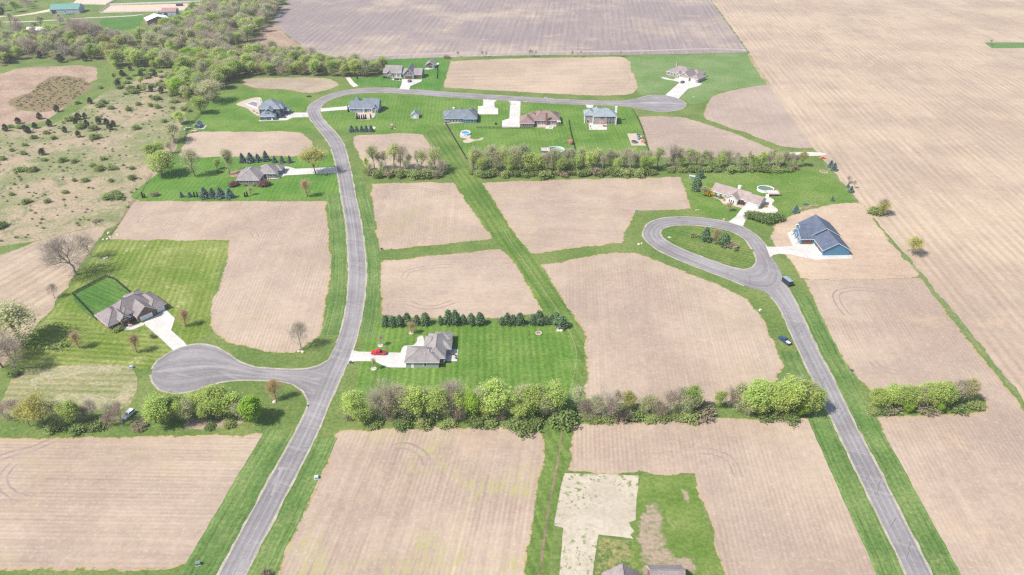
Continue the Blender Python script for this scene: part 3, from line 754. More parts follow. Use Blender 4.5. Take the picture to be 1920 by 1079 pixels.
drive('driveway', [(1436, 463), (1460, 463.5), (1487, 462), (1503, 457.5), (1529, 457.5), (1541, 479), (1591.5, 478.5), (1585, 468), (1588, 466), (1598.5, 485.5), (1530, 487.5), (1503, 482.5), (1480, 477.5), (1461, 476.5), (1450, 479), (1444, 483)], 'new white concrete driveway of the blue house')
drive('walkway', [(1476, 437), (1480, 435.5), (1493, 435), (1493, 438.5), (1483, 439.5), (1492, 457.5), (1504, 457.5), (1503, 462), (1487, 463), (1479, 445)], 'L-shaped white concrete walk beside the blue house', z=0.086)
drive('driveway', [(1401, 380), (1422, 384.5), (1418, 391), (1408, 402), (1398, 413), (1393, 425), (1379, 421), (1365.5, 416.5), (1378.5, 407.5), (1391, 391)], 'white concrete driveway of the tan house by the loop')
drive('patio', [(1428, 371), (1438, 369), (1450, 374), (1452, 377), (1447, 384), (1457, 392), (1458, 397), (1446, 401), (1428, 399), (1415, 396), (1414, 393), (1422, 384)], 'pale flagstone patio beside the tan house', 'pebbles', 0.084, True)
drive('garden_bed', [(1333, 368), (1340, 366), (1362, 372), (1385, 382), (1398, 388), (1392, 391), (1372, 386), (1356, 383), (1350, 376)], 'stone-edged garden bed in front of the tan house', 'paver', 0.080, True)
drive('driveway', [(514, 311), (541, 313), (554, 317), (581, 316), (631, 313.5), (634, 325), (581, 327), (535, 329.5), (520, 335.6), (504, 336.5), (504, 333), (515, 330)], 'long concrete driveway of the house with the spruce rows')
drive('patio', [(430, 326), (440, 321), (452, 319), (452, 328), (443, 333), (433, 332)], 'red-edged paver terrace beside the house with the spruce rows', 'mulch', 0.084, True)
drive('driveway', [(512, 211.5), (531, 211.7), (577, 211.7), (578.5, 220), (549, 221), (538, 226), (487, 228), (485, 226), (512, 224)], 'concrete driveway of the tall slate-roofed house')
drive('patio', [(443, 196), (466, 186), (480, 183), (490, 184), (492, 214), (484, 218), (470, 209), (462, 203)], 'tan gravel terrace beside the tall slate-roofed house', 'paver', 0.080, True)
drive('pool_deck', [(458, 195.5), (475, 188), (482, 190), (484, 205), (476, 204)], 'white concrete pool deck beside the tall slate-roofed house', 'concrete', 0.086)
drive('pool_cover', [(464, 195), (474, 191), (482, 193), (482, 201)], 'grey covered pool on the white deck', 'asphalt', 0.092)
drive('driveway', [(601, 204), (630, 201.5), (651, 199.5), (656, 197), (657, 206), (630, 207.5), (602, 210)], 'narrow concrete driveway of the house with the cone roof')
drive('patio', [(667, 212), (672, 209), (702, 211), (704, 214), (698, 223), (680, 226), (670, 225)], 'tan planted terrace behind the house with the cone roof', 'paver', 0.084, True)
drive('driveway', [(896, 200), (906, 199), (906, 186.7), (931.7, 188.3), (926.7, 192.5), (927.5, 201.7), (934, 204), (934, 215), (896, 215)], 'broad white concrete driveway of the dark blue-roofed house')
drive('driveway', [(953.3, 189), (976, 190.5), (975, 239.5), (941, 240), (941.7, 226.7), (955, 222.5), (956.5, 193.5)], 'long white concrete driveway of the brown brick house')
drive('patio', [(833, 226), (868, 224), (879, 226), (879, 229), (860, 231.5), (832, 232.5)], 'pale paved terrace behind the dark blue-roofed house', 'paver', 0.084)
drive('patio', [(1004, 231.5), (1020, 231), (1043, 232), (1043, 238), (1038, 238), (1038, 242), (1022.5, 242), (1022, 239.6), (1004, 239.6)], 'cream concrete terrace with a hot tub behind the brown brick house', 'paver', 0.084)
drive('patio', [(1103.5, 228), (1112, 231), (1138, 232), (1138, 244), (1105, 244)], 'white concrete terrace behind the pale blue-roofed house')
drive('driveway', [(1098, 197), (1113, 197.5), (1111, 203), (1101, 203)], 'short concrete driveway in front of the pale blue-roofed house')
drive('driveway', [(1279, 148), (1316, 157), (1316, 158.5), (1310, 162), (1290, 167), (1277.5, 180), (1272.5, 185.5), (1247.5, 178.7), (1273, 156)], 'white concrete driveway of the far corner house')
drive('walkway', [(1239, 145), (1248, 146), (1262, 149.5), (1268, 147), (1281, 150), (1274, 154), (1262, 151.5), (1246, 149)], 'pale edged walk in front of the far corner house', z=0.086, smooth=True)
drive('driveway', [(754, 149), (791.7, 149.6), (790, 153.3), (770, 161.7), (766.7, 168.8), (749, 167.3), (753, 158)], 'concrete driveway of the grey gabled house')
drive('walkway', [(734, 150.5), (737, 148), (756, 149), (754, 152.5)], 'concrete walk at the front of the grey gabled house', z=0.086)
drive('walkway', [(795, 130.5), (800, 127), (822, 118), (824, 119), (815, 128.5), (803, 131)], 'concrete apron around the small grey gabled outbuilding', z=0.086)
drive('gravel_pad', [(647, 144.5), (655, 144), (663, 154), (672, 161.5), (663, 164), (656, 158)], 'pale gravel access strip by the grey gabled house lawn', 'pebbles', 0.06)
drive('culvert_path', [(1478, 287), (1500, 285.5), (1530, 286), (1548, 288), (1548, 291), (1520, 293), (1484, 290)], 'pale gravel track crossing the end of the tree row', 'pebbles', 0.06, True)
drive('play_pad', [(1176, 251), (1201, 250.5), (1211, 273.5), (1184, 273.5)], 'pinkish gravel pad under the playground', 'paver', 0.06)
sheet('arena', cv(180, 0, 8.7, [(60, 215), (1425, 180), (1560, 60), (230, 95)]), 0.06, gravel_mat('arena_sand', (0.42, 0.31, 0.23), (0.50, 0.39, 0.30), 0.4), smooth=False, label='long sandy riding arena at the top')
sheet('arena', [(135, 8.2), (198, 9.5), (207, 5), (225, -6), (150, -6)], 0.06, gravel_mat('arena_sand_b', (0.44, 0.33, 0.25), (0.52, 0.41, 0.32), 0.4), smooth=False, label='small sandy riding pen beside the teal barn')
sheet('arena', [(354, 16), (374, 15.5), (380, 6), (364, 6.3)], 0.06, gravel_mat('arena_sand_c', (0.42, 0.32, 0.24), (0.50, 0.40, 0.31), 0.4), smooth=False, label='sandy corner pen at the wood edge')
strip('farm_lane', [(-20, 43.2), (60, 41.5), (110, 38.3), (170, 34.5), (250, 30.6), (272, 26.5)], [(-20, 41.2), (60, 39.7), (110, 36.7), (170, 33), (250, 28.8), (280, 25)], 0.05, gravel_mat('lane_gravel', (0.33, 0.29, 0.25), (0.40, 0.36, 0.31)), 'pale gravel farm lane leading to the barns')
strip('farm_lane', [(-20, 32.5), (25, 31.6), (60, 27.5), (95, 22)], [(-20, 30.7), (25, 29.7), (60, 24.5), (95, 17)], 0.052, gravel_mat('lane_dirt', (0.42, 0.34, 0.26), (0.50, 0.42, 0.33)), 'tan dirt drive to the teal barn')
strip('farm_track', [(205, 9.6), (280, 7), (350, 4.6), (400, 2.2)], [(206, 7.2), (280, 4.6), (350, 2.4), (398, 0.4)], 0.064, gravel_mat('track_grey', (0.30, 0.30, 0.28), (0.36, 0.36, 0.34), 0.4), 'grey track along the far side of the riding arena')

# curved tyre tracks pressed into the tilled fields
TT = gravel_mat('pressed_soil', (0.235, 0.178, 0.152), (0.285, 0.222, 0.190), 0.5)
def track(pts, label, w=1.0, gap=2.6):
    P = spline([G(*p) for p in pts], False, 2.0)
    for k, o in enumerate((-gap / 2, gap / 2)):
        a, b = offset_line(P, o - w / 2, 0.25), offset_line(P, o + w / 2, 0.25)
        strip('tyre_track', a, b, 0.044 + 0.002 * k, TT, label, raw=True)
track([(-20, 868), (20, 852), (60, 842), (100, 826)], 'curved dark wheel track at the west end of the bottom corner field')
track([(44, 936), (20, 926), (6, 908), (8, 888), (26, 870)], 'hooked dark wheel track in the bottom corner field', 0.7)
track([(735, 842), (750, 836), (770, 838), (790, 850), (803, 872)], 'arched dark wheel track in the bottom middle field')
track([(1576, 545), (1568, 553), (1574, 572), (1590, 592)], 'hooked dark wheel track in the field east of the straight road', 0.8)
track([(1570, 548), (1600, 542), (1640, 545), (1690, 556)], 'arched dark wheel track at the head of the field east of the straight road', 0.8)
track([(1634, 678), (1655, 692), (1690, 700)], 'curved dark wheel track behind the east tree clump', 0.8)
track([(727, 372), (725, 362), (740, 353), (775, 352), (830, 362)], 'looped dark wheel track in the square field', 0.6)
track([(262, 418), (270, 407), (300, 399), (340, 394)], 'hooked dark wheel track in the corner of the L-shaped field', 0.7)
track([(440, 425), (470, 432), (480, 445)], 'short curved wheel track in the bend of the L-shaped field', 0.6)
track([(765, 568), (790, 576), (820, 576), (850, 566)], 'bowed dark wheel track north of the pine hedge', 0.7)
track([(757, 522), (765, 510), (800, 502), (850, 498)], 'arched wheel track at the top of the field north of the pine hedge', 0.5)
track([(1310, 845), (1345, 850), (1370, 865), (1385, 895)], 'arched dark wheel track beside the new house lot', 0.6)
track([(1255, 262), (1240, 250), (1252, 241), (1290, 240), (1340, 246)], 'looped dark wheel track in the wedge-shaped field', 0.6)
track([(1005, 310 + 60), (1010, 376), (1030, 380), (1080, 378)], 'faint looped wheel track in the wide field west of the loop', 0.5)
track([(1140, 120), (1165, 130), (1178, 150), (1160, 165)], 'curved wheel track at the end of the field above the top road', 0.6)

# ------------------------------------------------------------------ houses
def wing_roof(mb, w, ov=0.5, th=0.24):
    x0, x1, y0, y1, ze, typ, axis, pitch = w[:8]
    if axis == 'y':
        T = lambda x, y, z: (y, x, z)
        a0, a1, b0, b1 = y0, y1, x0, x1
    else:
        T = lambda x, y, z: (x, y, z)
        a0, a1, b0, b1 = x0, x1, y0, y1
    half = (b1 - b0) / 2
    bm = (b0 + b1) / 2
    zt = ze + half * pitch
    zo = ze - ov * pitch
    A0, A1, B0, B1 = a0 - ov, a1 + ov, b0 - ov, b1 + ov
    if typ == 'gable':
        r0, r1 = A0, A1
    elif typ == 'pyr':
        r0 = r1 = (a0 + a1) / 2
    else:
        h = min(half + ov, (A1 - A0) / 2 - 0.01)
        r0, r1 = A0 + h, A1 - h
    e = [(A0, B0, zo), (A1, B0, zo), (A1, B1, zo), (A0, B1, zo)]
    g0, g1 = (r0, bm, zt), (r1, bm, zt)
    up = lambda p: (p[0], p[1], p[2] + th)
    F = lambda pts, mi: mb.face([T(*p) for p in (pts if axis != 'y' else list(reversed(pts)))], mi)
    F([up(e[0]), up(e[1]), up(g1), up(g0)], 0)
    F([up(e[2]), up(e[3]), up(g0), up(g1)], 0)
    if typ == 'gable':
        F([e[0], up(e[0]), up(g0), up(e[3]), e[3], g0], 1)
        F([e[2], up(e[2]), up(g1), up(e[1]), e[1], g1], 1)
        F([e[0], g0, g1, e[1]], 1)
        F([e[2], g1, g0, e[3]], 1)
    else:
        F([up(e[1]), up(e[2]), up(g1)], 0)
        F([up(e[3]), up(e[0]), up(g0)], 0)
        F([e[0], up(e[0]), up(e[3]), e[3]][::-1], 1)
        F([e[1], up(e[1]), up(e[2]), e[2]][::-1] if False else [e[1], e[2], up(e[2]), up(e[1])], 1)
        F([e[3], e[2], e[1], e[0]], 1)
    F([e[0], e[1], up(e[1]), up(e[0])], 1)
    F([e[2], e[3], up(e[3]), up(e[2])], 1)
    # ridge cap
    if typ != 'pyr':
        mb.tube(T(r0, bm, zt + th - 0.02), T(r1, bm, zt + th - 0.02), 0.13, 0.13, 5, 2)
    if typ in ('hip', 'pyr'):
        for i, g in ((0, g0), (3, g0), (1, g1), (2, g1)):
            mb.tube(T(*up(e[i])), T(*up(g)), 0.12, 0.12, 5, 2)

def wing_wall(mb, w):
    x0, x1, y0, y1, ze, typ, axis, pitch = w[:8]
    zb = w[8] if len(w) > 8 else -0.3
    mb.box(x0, x1, y0, y1, zb, ze + (0.1 if typ == 'gable' else 0.05), 0, 0.0, False)
    if typ == 'gable':
        if axis == 'x':
            ym, zt = (y0 + y1) / 2, ze + (y1 - y0) / 2 * pitch
            mb.face([(x0 - .004, y1, ze), (x0 - .004, y0, ze), (x0 - .004, ym, zt)], 1)
            mb.face([(x1 + .004, y0, ze), (x1 + .004, y1, ze), (x1 + .004, ym, zt)], 1)
        else:
            xm, zt = (x0 + x1) / 2, ze + (x1 - x0) / 2 * pitch
            mb.face([(x0, y0 - .004, ze), (x1, y0 - .004, ze), (xm, y0 - .004, zt)], 1)
            mb.face([(x1, y1 + .004, ze), (x0, y1 + .004, ze), (xm, y1 + .004, zt)], 1)

def wbox(mb, face, u, v, w, z0, z1, d, mi=0, base=0.0):
    """a box on a wall: face S/N (wall at y=v, centred x=u) or W/E (wall at x=v, centred y=u), standing `d` proud"""
    if face == 'S':
        mb.box(u - w / 2, u + w / 2, v - d, v - base, z0, z1, mi)
    elif face == 'N':
        mb.box(u - w / 2, u + w / 2, v + base, v + d, z0, z1, mi)
    elif face == 'W':
        mb.box(v - d, v - base, u - w / 2, u + w / 2, z0, z1, mi)
    else:
        mb.box(v + base, v + d, u - w / 2, u + w / 2, z0, z1, mi)

def window(parent, face, u, v, w=1.2, z0=0.9, z1=2.3, frame=None):
    m = MB()
    wbox(m, face, u, v, w + 0.24, z0 - 0.12, z1 + 0.12, 0.06)
    f = m.build('window', frame or M['white'], parent)
    m = MB()
    n = 2 if w > 1.0 else 1
    pw = w / n
    for i in range(n):
        wbox(m, face, u - w / 2 + pw * (i + .5), v, pw - 0.08, z0, z1, 0.075, 0, 0.06)
    m.build('pane', M['glass'], f)
    return f

def garage_door(parent, face, u, v, w, mat, h=2.2):
    m = MB()
    k = 4
    for i in range(k):
        wbox(m, face, u, v, w, 0.02 + i * h / k, (i + 1) * h / k - 0.03, 0.07)
    wbox(m, face, u - w / 2 - .09, v, 0.16, 0.0, h + 0.1, 0.09)
    wbox(m, face, u + w / 2 + .09, v, 0.16, 0.0, h + 0.1, 0.09)
    return m.build('garage_door', mat, parent)

def door(parent, face, u, v, mat, w=1.0, h=2.1):
    m = MB()
    wbox(m, face, u, v, w, 0.02, h, 0.07)
    d = m.build('door', mat, parent)
    m = MB()
    wbox(m, face, u + w * .38, v, 0.07, 1.0, 1.12, 0.13, 0, 0.07)
    m.build('handle', M['chrome'], d)
    return d

def house(name, label, cat, px, ang, wings, wallm, gablem, roofm, trim=None, ov=0.5, capm=None, rot_extra=0.0, group=None, z=0.0):
    root = thing(name, label, cat, G(*px), R(ang), group)
    mw, mr = MB(), MB()
    for i, w in enumerate(wings):
        w = list(w)
        w[4] += 0.004 * i
        wing_wall(mw, w)
        wing_roof(mr, w, ov)
    mw.build('wall', [wallm, gablem], root)
    roof = mr.build('roof', [roofm, trim or M['white'], capm or roofm], root)
    return root, roof

def chimney(roof, x, y, z0, z1, mat, w=0.9):
    m = MB()
    m.box(x - w / 2, x + w / 2, y - w / 2, y + w / 2, z0, z1)
    m.box(x - w / 2 - .1, x + w / 2 + .1, y - w / 2 - .1, y + w / 2 + .1, z1, z1 + .15)
    m.box(x - .15, x + .15, y - .15, y + .15, z1 + .15, z1 + .5)
    return m.build('chimney', mat, roof)

def vents(roof, pts):
    for x, y, z in pts:
        m = MB()
        m.tube((x, y, z - .3), (x, y, z + .35), .12, .12, 6, 0, True)
        m.build('vent_pipe', M['white'], roof)

def steps(parent, x0, x1, y0, y1, z, mat, name='porch'):
    m = MB()
    m.box(x0, x1, y0, y1, 0.0, z)
    return m.build(name, mat, parent)

def columns(parent, pts, h, mat, r=0.14):
    for x, y in pts:
        m = MB()
        m.box(x - r * 1.5, x + r * 1.5, y - r * 1.5, y + r * 1.5, 0, .5)
        m.box(x - r, x + r, y - r, y + r, .5, h)
        m.build('column', mat, parent)

ROOF_TAUPE = roof_mat('shingle_taupe', (0.205, 0.178, 0.178))
ROOF_GREY = roof_mat('shingle_warm_grey', (0.225, 0.205, 0.200))
ROOF_BLUE = roof_mat('shingle_slate_blue', (0.085, 0.103, 0.145))
ROOF_SLATE = roof_mat('shingle_slate', (0.185, 0.210, 0.245))
ROOF_STEEL = roof_mat('shingle_steel', (0.150, 0.172, 0.200))
ROOF_PALE = roof_mat('shingle_pale_blue', (0.215, 0.250, 0.275))
ROOF_BROWN = roof_mat('shingle_rosy_brown', (0.215, 0.150, 0.138))
ROOF_TAN = roof_mat('shingle_tan', (0.270, 0.218, 0.200))
ROOF_LILAC = roof_mat('shingle_lilac', (0.225, 0.190, 0.185))
BRICK_RED = brick_mat('brown_brick', (0.165, 0.085, 0.068), (0.21, 0.115, 0.09), (0.25, 0.2, 0.17))
BRICK_GREY = brick_mat('grey_brick', (0.17, 0.15, 0.145), (0.24, 0.205, 0.19), (0.28, 0.26, 0.24))
SID_GREEN = siding_mat('sage_siding', (0.30, 0.335, 0.315))
SID_BLUE = siding_mat('blue_siding', (0.075, 0.185, 0.285))
SID_GREYBLUE = siding_mat('grey_blue_siding', (0.215, 0.285, 0.335))
SID_DARK = siding_mat('slate_siding', (0.10, 0.135, 0.16))
SID_WHITE = siding_mat('cream_siding', (0.50, 0.48, 0.46))
SID_GREY = siding_mat('grey_siding', (0.24, 0.24, 0.235))
SID_STONE = brick_mat('pale_stone', (0.27, 0.235, 0.21), (0.36, 0.32, 0.285), (0.26, 0.235, 0.215))
DOOR_WHITE = paint('white_door', (0.72, 0.73, 0.76), 0.45)
DOOR_BROWN = paint('brown_door', (0.155, 0.068, 0.055), 0.5)
DOOR_DARK = paint('dark_door', (0.06, 0.04, 0.035), 0.5)

# --- brick house by the west cul-de-sac
h, r = house('brick_house', 'brown brick house with taupe hip roof and two white garage doors by the west cul-de-sac', 'house', (204.8, 618.5), 49,
    [(-0.2, 8.6, -1.6, 10.4, 3.0, 'hip', 'y', 0.72), (5.0, 20.0, 0.6, 10.6, 3.4, 'hip', 'x', 0.82), (4.4, 7.4, -3.2, 4.0, 4.2, 'gable', 'y', 0.95),
     (10.6, 18.4, -4.2, 5.0, 3.1, 'gable', 'y', 0.82), (17.2, 23.4, -3.2, 10.4, 2.9, 'hip', 'y', 0.62), (14.8, 21.0, 9.6, 16.2, 2.8, 'hip', 'y', 0.5), (6.8, 10.8, -0.6, 5.0, 3.9, 'hip', 'y', 0.7)], BRICK_RED, BRICK_RED, ROOF_TAUPE)
garage_door(h, 'S', 14.1, -4.2, 4.9, DOOR_WHITE)
garage_door(h, 'S', 20.9, -3.2, 3.0, DOOR_WHITE)
door(h, 'S', 5.9, -3.2, DOOR_DARK, 1.6, 2.4)
window(h, 'S', 5.9, -3.2, 1.2, 3.3, 4.5)
for x in (8.0, 9.4):
    window(h, 'S', x, -0.6, 0.8, 0.7, 2.0)
    window(h, 'S', x, -0.6, 0.8, 2.5, 3.5)
window(h, 'S', 2.2, -1.6, 2.2, 0.9, 2.2)
window(h, 'W', 3.0, -0.2, 1.5)
window(h, 'W', 7.0, -0.2, 1.5)
window(h, 'E', 5.0, 23.4, 1.2)
steps(h, 3.6, 8.0, -5.2, -3.25, .16, M['concrete'])
vents(r, [(13.2, 7.5, 6.6), (10.2, 8.6, 5.8)])

# --- house with the red pickup
h, r = house('ranch_house', 'sage green house with sprawling grey hip roof on the drive with the red pickup', 'house', (761.4, 690.2), 0,
    [(0.0, 12.6, 0.0, 9.6, 3.0, 'hip', 'x', 0.5), (7.6, 14.6, 2.6, 18.2, 3.1, 'hip', 'y', 0.62), (6.4, 11.4, 9.0, 16.4, 3.0, 'hip', 'y', 0.52),
     (10.2, 16.4, 14.2, 19.4, 2.9, 'hip', 'x', 0.42), (11.8, 16.6, 8.8, 14.4, 2.9, 'hip', 'x', 0.46)], SID_GREEN, SID_GREEN, ROOF_GREY)
garage_door(h, 'W', 5.6, 0.0, 4.9, DOOR_WHITE)
garage_door(h, 'W', 1.6, 0.0, 2.4, DOOR_WHITE)
door(h, 'S', 2.6, 0.0, DOOR_WHITE, 1.0)
window(h, 'S', 7.5, 0.0, 1.0)
window(h, 'S', 13.6, 2.6, 1.6)
window(h, 'E', 6.2, 14.6, 2.4, 0.5, 2.3)
window(h, 'E', 11.4, 16.6, 1.8)
window(h, 'W', 11.5, 6.4, 1.3)
window(h, 'W', 14.5, 6.4, 1.3)
vents(r, [(7.2, 2.6, 4.9), (8.6, 4.0, 5.5), (9.8, 3.6, 5.3)])

# --- blue new house
h, r = house('blue_house', 'new blue house with slate gable roofs on a bare dirt lot', 'house', (1541.5, 479.7), 1.2,
    [(0.0, 12.9, 0.0, 14.2, 3.0, 'gable', 'y', 0.58), (-2.2, 13.4, 13.6, 28.0, 3.4, 'gable', 'y', 0.56), (-6.6, 3.5, 11.6, 22.2, 3.0, 'gable', 'x', 0.5), (-3.6, 2.5, 20.0, 27.0, 3.0, 'gable', 'x', 0.5)],
    SID_BLUE, SID_BLUE, ROOF_BLUE)
garage_door(h, 'S', -3.5, 11.6, 4.6, DOOR_BROWN)
garage_door(h, 'W', 4.2, 0.0, 2.8, DOOR_BROWN)
garage_door(h, 'W', 8.6, 0.0, 2.8, DOOR_BROWN)
window(h, 'W', 14.5, -6.6, 1.6)
window(h, 'W', 19.0, -6.6, 1.6)
door(h, 'W', 17.0, -6.6, DOOR_BROWN)
window(h, 'E', 18.0, 13.4, 1.8)
columns(h, [(-8.2, 13.2), (-8.2, 17.2), (-8.2, 21.2)], 2.7, M['white'])
steps(h, -8.6, -6.65, 12.6, 21.8, .15, M['concrete'])
for y0, y1 in ((0.02, 11.4),):
    m = MB(); m.box(-0.09, -0.01, y0, y1, 0.0, 0.5); m.build('stone_skirt', M['white'], h)

# --- tan house by the loop
h, r = house('tan_house', 'cream house with long tan gable roof and white chimney by the loop', 'house', (1333.5, 366.5), -39,
    [(0.0, 20.5, 0.0, 9.2, 3.0, 'gable', 'x', 0.62), (10.2, 16.6, -3.2, 5.0, 3.0, 'gable', 'y', 0.66), (20.2, 28.0, -0.6, 8.8, 2.7, 'gable', 'x', 0.58)], SID_WHITE, SID_WHITE, ROOF_TAN)
garage_door(h, 'S', 24.2, -0.6, 5.2, DOOR_WHITE)
chimney(r, 12.6, 7.6, 3.0, 6.6, M['white'], 1.4)
for x in (2.5, 5.5, 8.5):
    window(h, 'S', x, 0.0, 1.4)
for x in (12.2, 13.4, 14.6):
    window(h, 'S', x, -3.2, 0.8)
door(h, 'S', 18.4, 0.0, DOOR_DARK)
window(h, 'E', 4.0, 28.0, 1.2)

# --- house with the spruce rows
h, r = house('brick_house', 'low grey brick house with taupe hip roof between two rows of spruces', 'house', (445.0, 346.5), 0,
    [(0.0, 13.0, 0.0, 17.0, 3.0, 'hip', 'y', 0.55), (9.0, 20.2, 9.0, 20.5, 3.2, 'hip', 'y', 0.58), (-1.0, 6.0, 8.0, 18.0, 2.9, 'hip', 'y', 0.5), (16.0, 22.0, 15.0, 22.0, 2.9, 'hip', 'x', 0.5)], BRICK_GREY, BRICK_GREY, ROOF_GREY)
for x in (2.5, 6.0, 10.2):
    window(h, 'S', x, 0.0, 1.2)
window(h, 'S', 17.5, 9.0, 1.6)
garage_door(h, 'E', 13.0, 20.2, 4.6, DOOR_WHITE)
door(h, 'S', 14.6, 9.0, DOOR_DARK)
columns(h, [(13.4, 7.2), (15.6, 7.2)], 2.6, M['white'])

# --- tall slate-roofed house in the bend
h, r = house('two_storey_house', 'tall grey-blue house with complex slate roof in the bend of the road', 'house', (488.5, 226.6), 3,
    [(0.0, 9.8, 0.0, 8.6, 3.0, 'hip', 'x', 0.55), (-1.8, 12.5, 8.0, 21.0, 6.0, 'hip', 'y', 0.68), (3.5, 8.0, 4.0, 12.0, 5.8, 'gable', 'y', 0.7), (9.8, 14.4, 10.0, 17.0, 5.6, 'hip', 'x', 0.6), (-3.2, 3.0, 12.0, 20.0, 5.4, 'hip', 'x', 0.6), (12.0, 17.5, 13.0, 17.5, 3.0, 'hip', 'x', 0.5)], SID_DARK, SID_DARK, ROOF_SLATE)
window(h, 'S', 3.6, 0.0, 1.6)
door(h, 'S', 8.2, 0.0, DOOR_WHITE)
m = MB(); m.box(3.6, 6.2, 1.6, 5.5, 3.0, 5.0); dm = m.build('dormer', SID_DARK, r)
window(h, 'S', 4.9, 1.6, 1.0, 3.9, 4.8)
for x in (0.6, 10.8):
    window(h, 'S', x, 8.0, 1.2, 3.9, 5.3)
for y in (11.5, 14.0):
    window(h, 'E', y, 14.4, 1.2, 3.6, 5.0)
window(h, 'E', 15.4, 17.5, 1.4)
garage_door(h, 'E', 4.2, 9.8, 5.0, DOOR_WHITE)
chimney(r, -3.6, 19.6, 0.0, 9.6, M['white'], 1.2)

# --- cone-roofed house
h, r = house('cottage', 'grey-blue house with a pointed pyramid roof at one corner inside the bend', 'house', (656.3, 211.3), -1,
    [(0.0, 11.0, 0.0, 11.5, 3.2, 'gable', 'x', 0.62), (9.6, 20.8, 0.4, 13.0, 3.4, 'gable', 'x', 0.78), (-0.4, 7.2, 8.4, 15.6, 3.6, 'pyr', 'x', 1.15), (16.6, 20.4, -1.6, 6.0, 3.3, 'gable', 'y', 0.95)], SID_GREYBLUE, SID_GREYBLUE, ROOF_STEEL)
for x in (2.2, 4.4):
    window(h, 'S', x, 0.0, 1.0)
window(h, 'S', 8.6, 0.0, 0.8)
for x in (11.8, 13.4, 15.0):
    window(h, 'S', x, 0.4, 1.3, 0.6, 2.4)
for x in (17.4, 18.5, 19.6):
    window(h, 'S', x, -1.6, 0.8, 0.5, 2.5)
steps(h, 10.2, 16.2, -1.4, 0.35, .3, M['paver'], 'deck')
columns(h, [(10.4, -1.2), (16.0, -1.2)], 2.9, M['white'])
garage_door(h, 'W', 11.6, -0.4, 4.8, DOOR_WHITE)

# --- dark blue-roofed house
h, r = house('hip_roof_house', 'blue-walled house with broad dark slate hip roof and rear terrace', 'house', (833.5, 230.4), 2,
    [(0.0, 22.6, 0.0, 12.0, 3.3, 'hip', 'x', 0.66), (13.4, 22.4, -1.4, 13.0, 3.2, 'hip', 'y', 0.66), (9.0, 13.5, 8.0, 15.0, 3.5, 'gable', 'y', 0.85), (16.0, 21.4, 9.0, 16.6, 3.5, 'hip', 'y', 0.85), (-1.0, 6.5, 8.0, 14.0, 3.2, 'hip', 'y', 0.6)], SID_BLUE, SID_BLUE, ROOF_STEEL)
for x in (1.8, 4.4, 6.4, 8.4, 10.6):
    window(h, 'S', x, 0.0, 1.3, 0.6, 2.4)
window(h, 'S', 19.4, -1.4, 1.8, 0.7, 2.2)
window(h, 'S', 15.4, -1.4, 0.9)
chimney(r, 6.4, 7.6, 4.5, 8.1, M['white'], 1.1)
garage_door(h, 'E', 6.4, 22.4, 5.0, DOOR_WHITE)

# --- brown brick house
h, r = house('brick_house', 'brown brick house with rosy brown hip roof, tall brick chimney and white pergola', 'house', (975.4, 239.2), -1,
    [(0.0, 9.4, 0.0, 14.5, 3.0, 'hip', 'y', 0.62), (9.0, 27.2, 6.0, 18.8, 3.3, 'hip', 'x', 0.66), (4.0, 13.0, 8.0, 18.0, 3.2, 'hip', 'y', 0.64), (10.0, 17.0, 12.0, 22.0, 3.4, 'hip', 'y', 0.75), (21.0, 26.4, 12.0, 21.0, 3.3, 'hip', 'y', 0.75)], BRICK_GREY, BRICK_GREY, ROOF_BROWN)
for x in (2.2, 6.3):
    window(h, 'S', x, 0.0, 1.0)
for x in (10.9, 13.0, 15.4):
    window(h, 'S', x, 6.0, 1.4, 0.5, 2.5)
for x in (20.3, 22.4):
    window(h, 'S', x, 6.0, 1.5, 0.7, 2.4)
chimney(r, 18.2, 5.4, 0.0, 8.3, BRICK_RED, 1.3)
garage_door(h, 'W', 4.0, 0.0, 4.8, DOOR_BROWN)
garage_door(h, 'W', 9.5, 0.0, 4.0, DOOR_BROWN)
pg = thing('pergola', 'white slatted pergola on brick piers behind the brown brick house', 'pergola', G(1044, 236.5), R(-1))
m = MB()
for i in range(6):
    m.box(0.0, 2.6, i * 1.1, i * 1.1 + .22, 2.75, 2.95)
for x in (0.1, 2.3):
    m.box(x, x + .2, -0.3, 6.0, 2.6, 2.74)
m.build('slat_roof', M['white'], pg)
for x in (0.2, 2.4):
    for y in (0.0, 5.6):
        m = MB(); m.box(x - .25, x + .25, y - .25, y + .25, 0, 2.6); m.build('pier', BRICK_RED, pg)

# --- pale blue-roofed two-storey house
h, r = house('two_storey_house', 'two-storey stone house with pale blue hip roof and white corner boards', 'house', (1111.5, 233.8), -1,
    [(0.0, 16.0, 0.0, 11.0, 6.2, 'hip', 'x', 0.62), (-5.6, 1.5, 2.6, 12.0, 6.0, 'hip', 'y', 0.62), (0.5, 6.5, 5.0, 14.6, 6.3, 'hip', 'y', 0.85), (7.0, 11.0, 8.0, 13.0, 6.1, 'gable', 'y', 0.8)], SID_STONE, SID_GREYBLUE, ROOF_PALE)
for x in (5.6, 6.8):
    window(h, 'S', x, 0.0, 0.8, 4.2, 5.6, SID_GREYBLUE)
for x in (10.2, 12.0, 13.9):
    window(h, 'S', x, 0.0, 1.3 if x == 12.0 else 0.9, 4.3, 5.7, SID_GREYBLUE)
    window(h, 'S', x, 0.0, 1.3 if x == 12.0 else 0.9, 3.0, 3.8, SID_GREYBLUE)
    window(h, 'S', x, 0.0, 1.3 if x == 12.0 else 0.9, 0.9, 2.4, SID_GREYBLUE)
for x in (4.8, 5.9, 7.0):
    window(h, 'S', x, 0.0, 0.6, 0.9, 2.3)
window(h, 'S', -3.2, 2.6, 2.0, 0.7, 2.2)
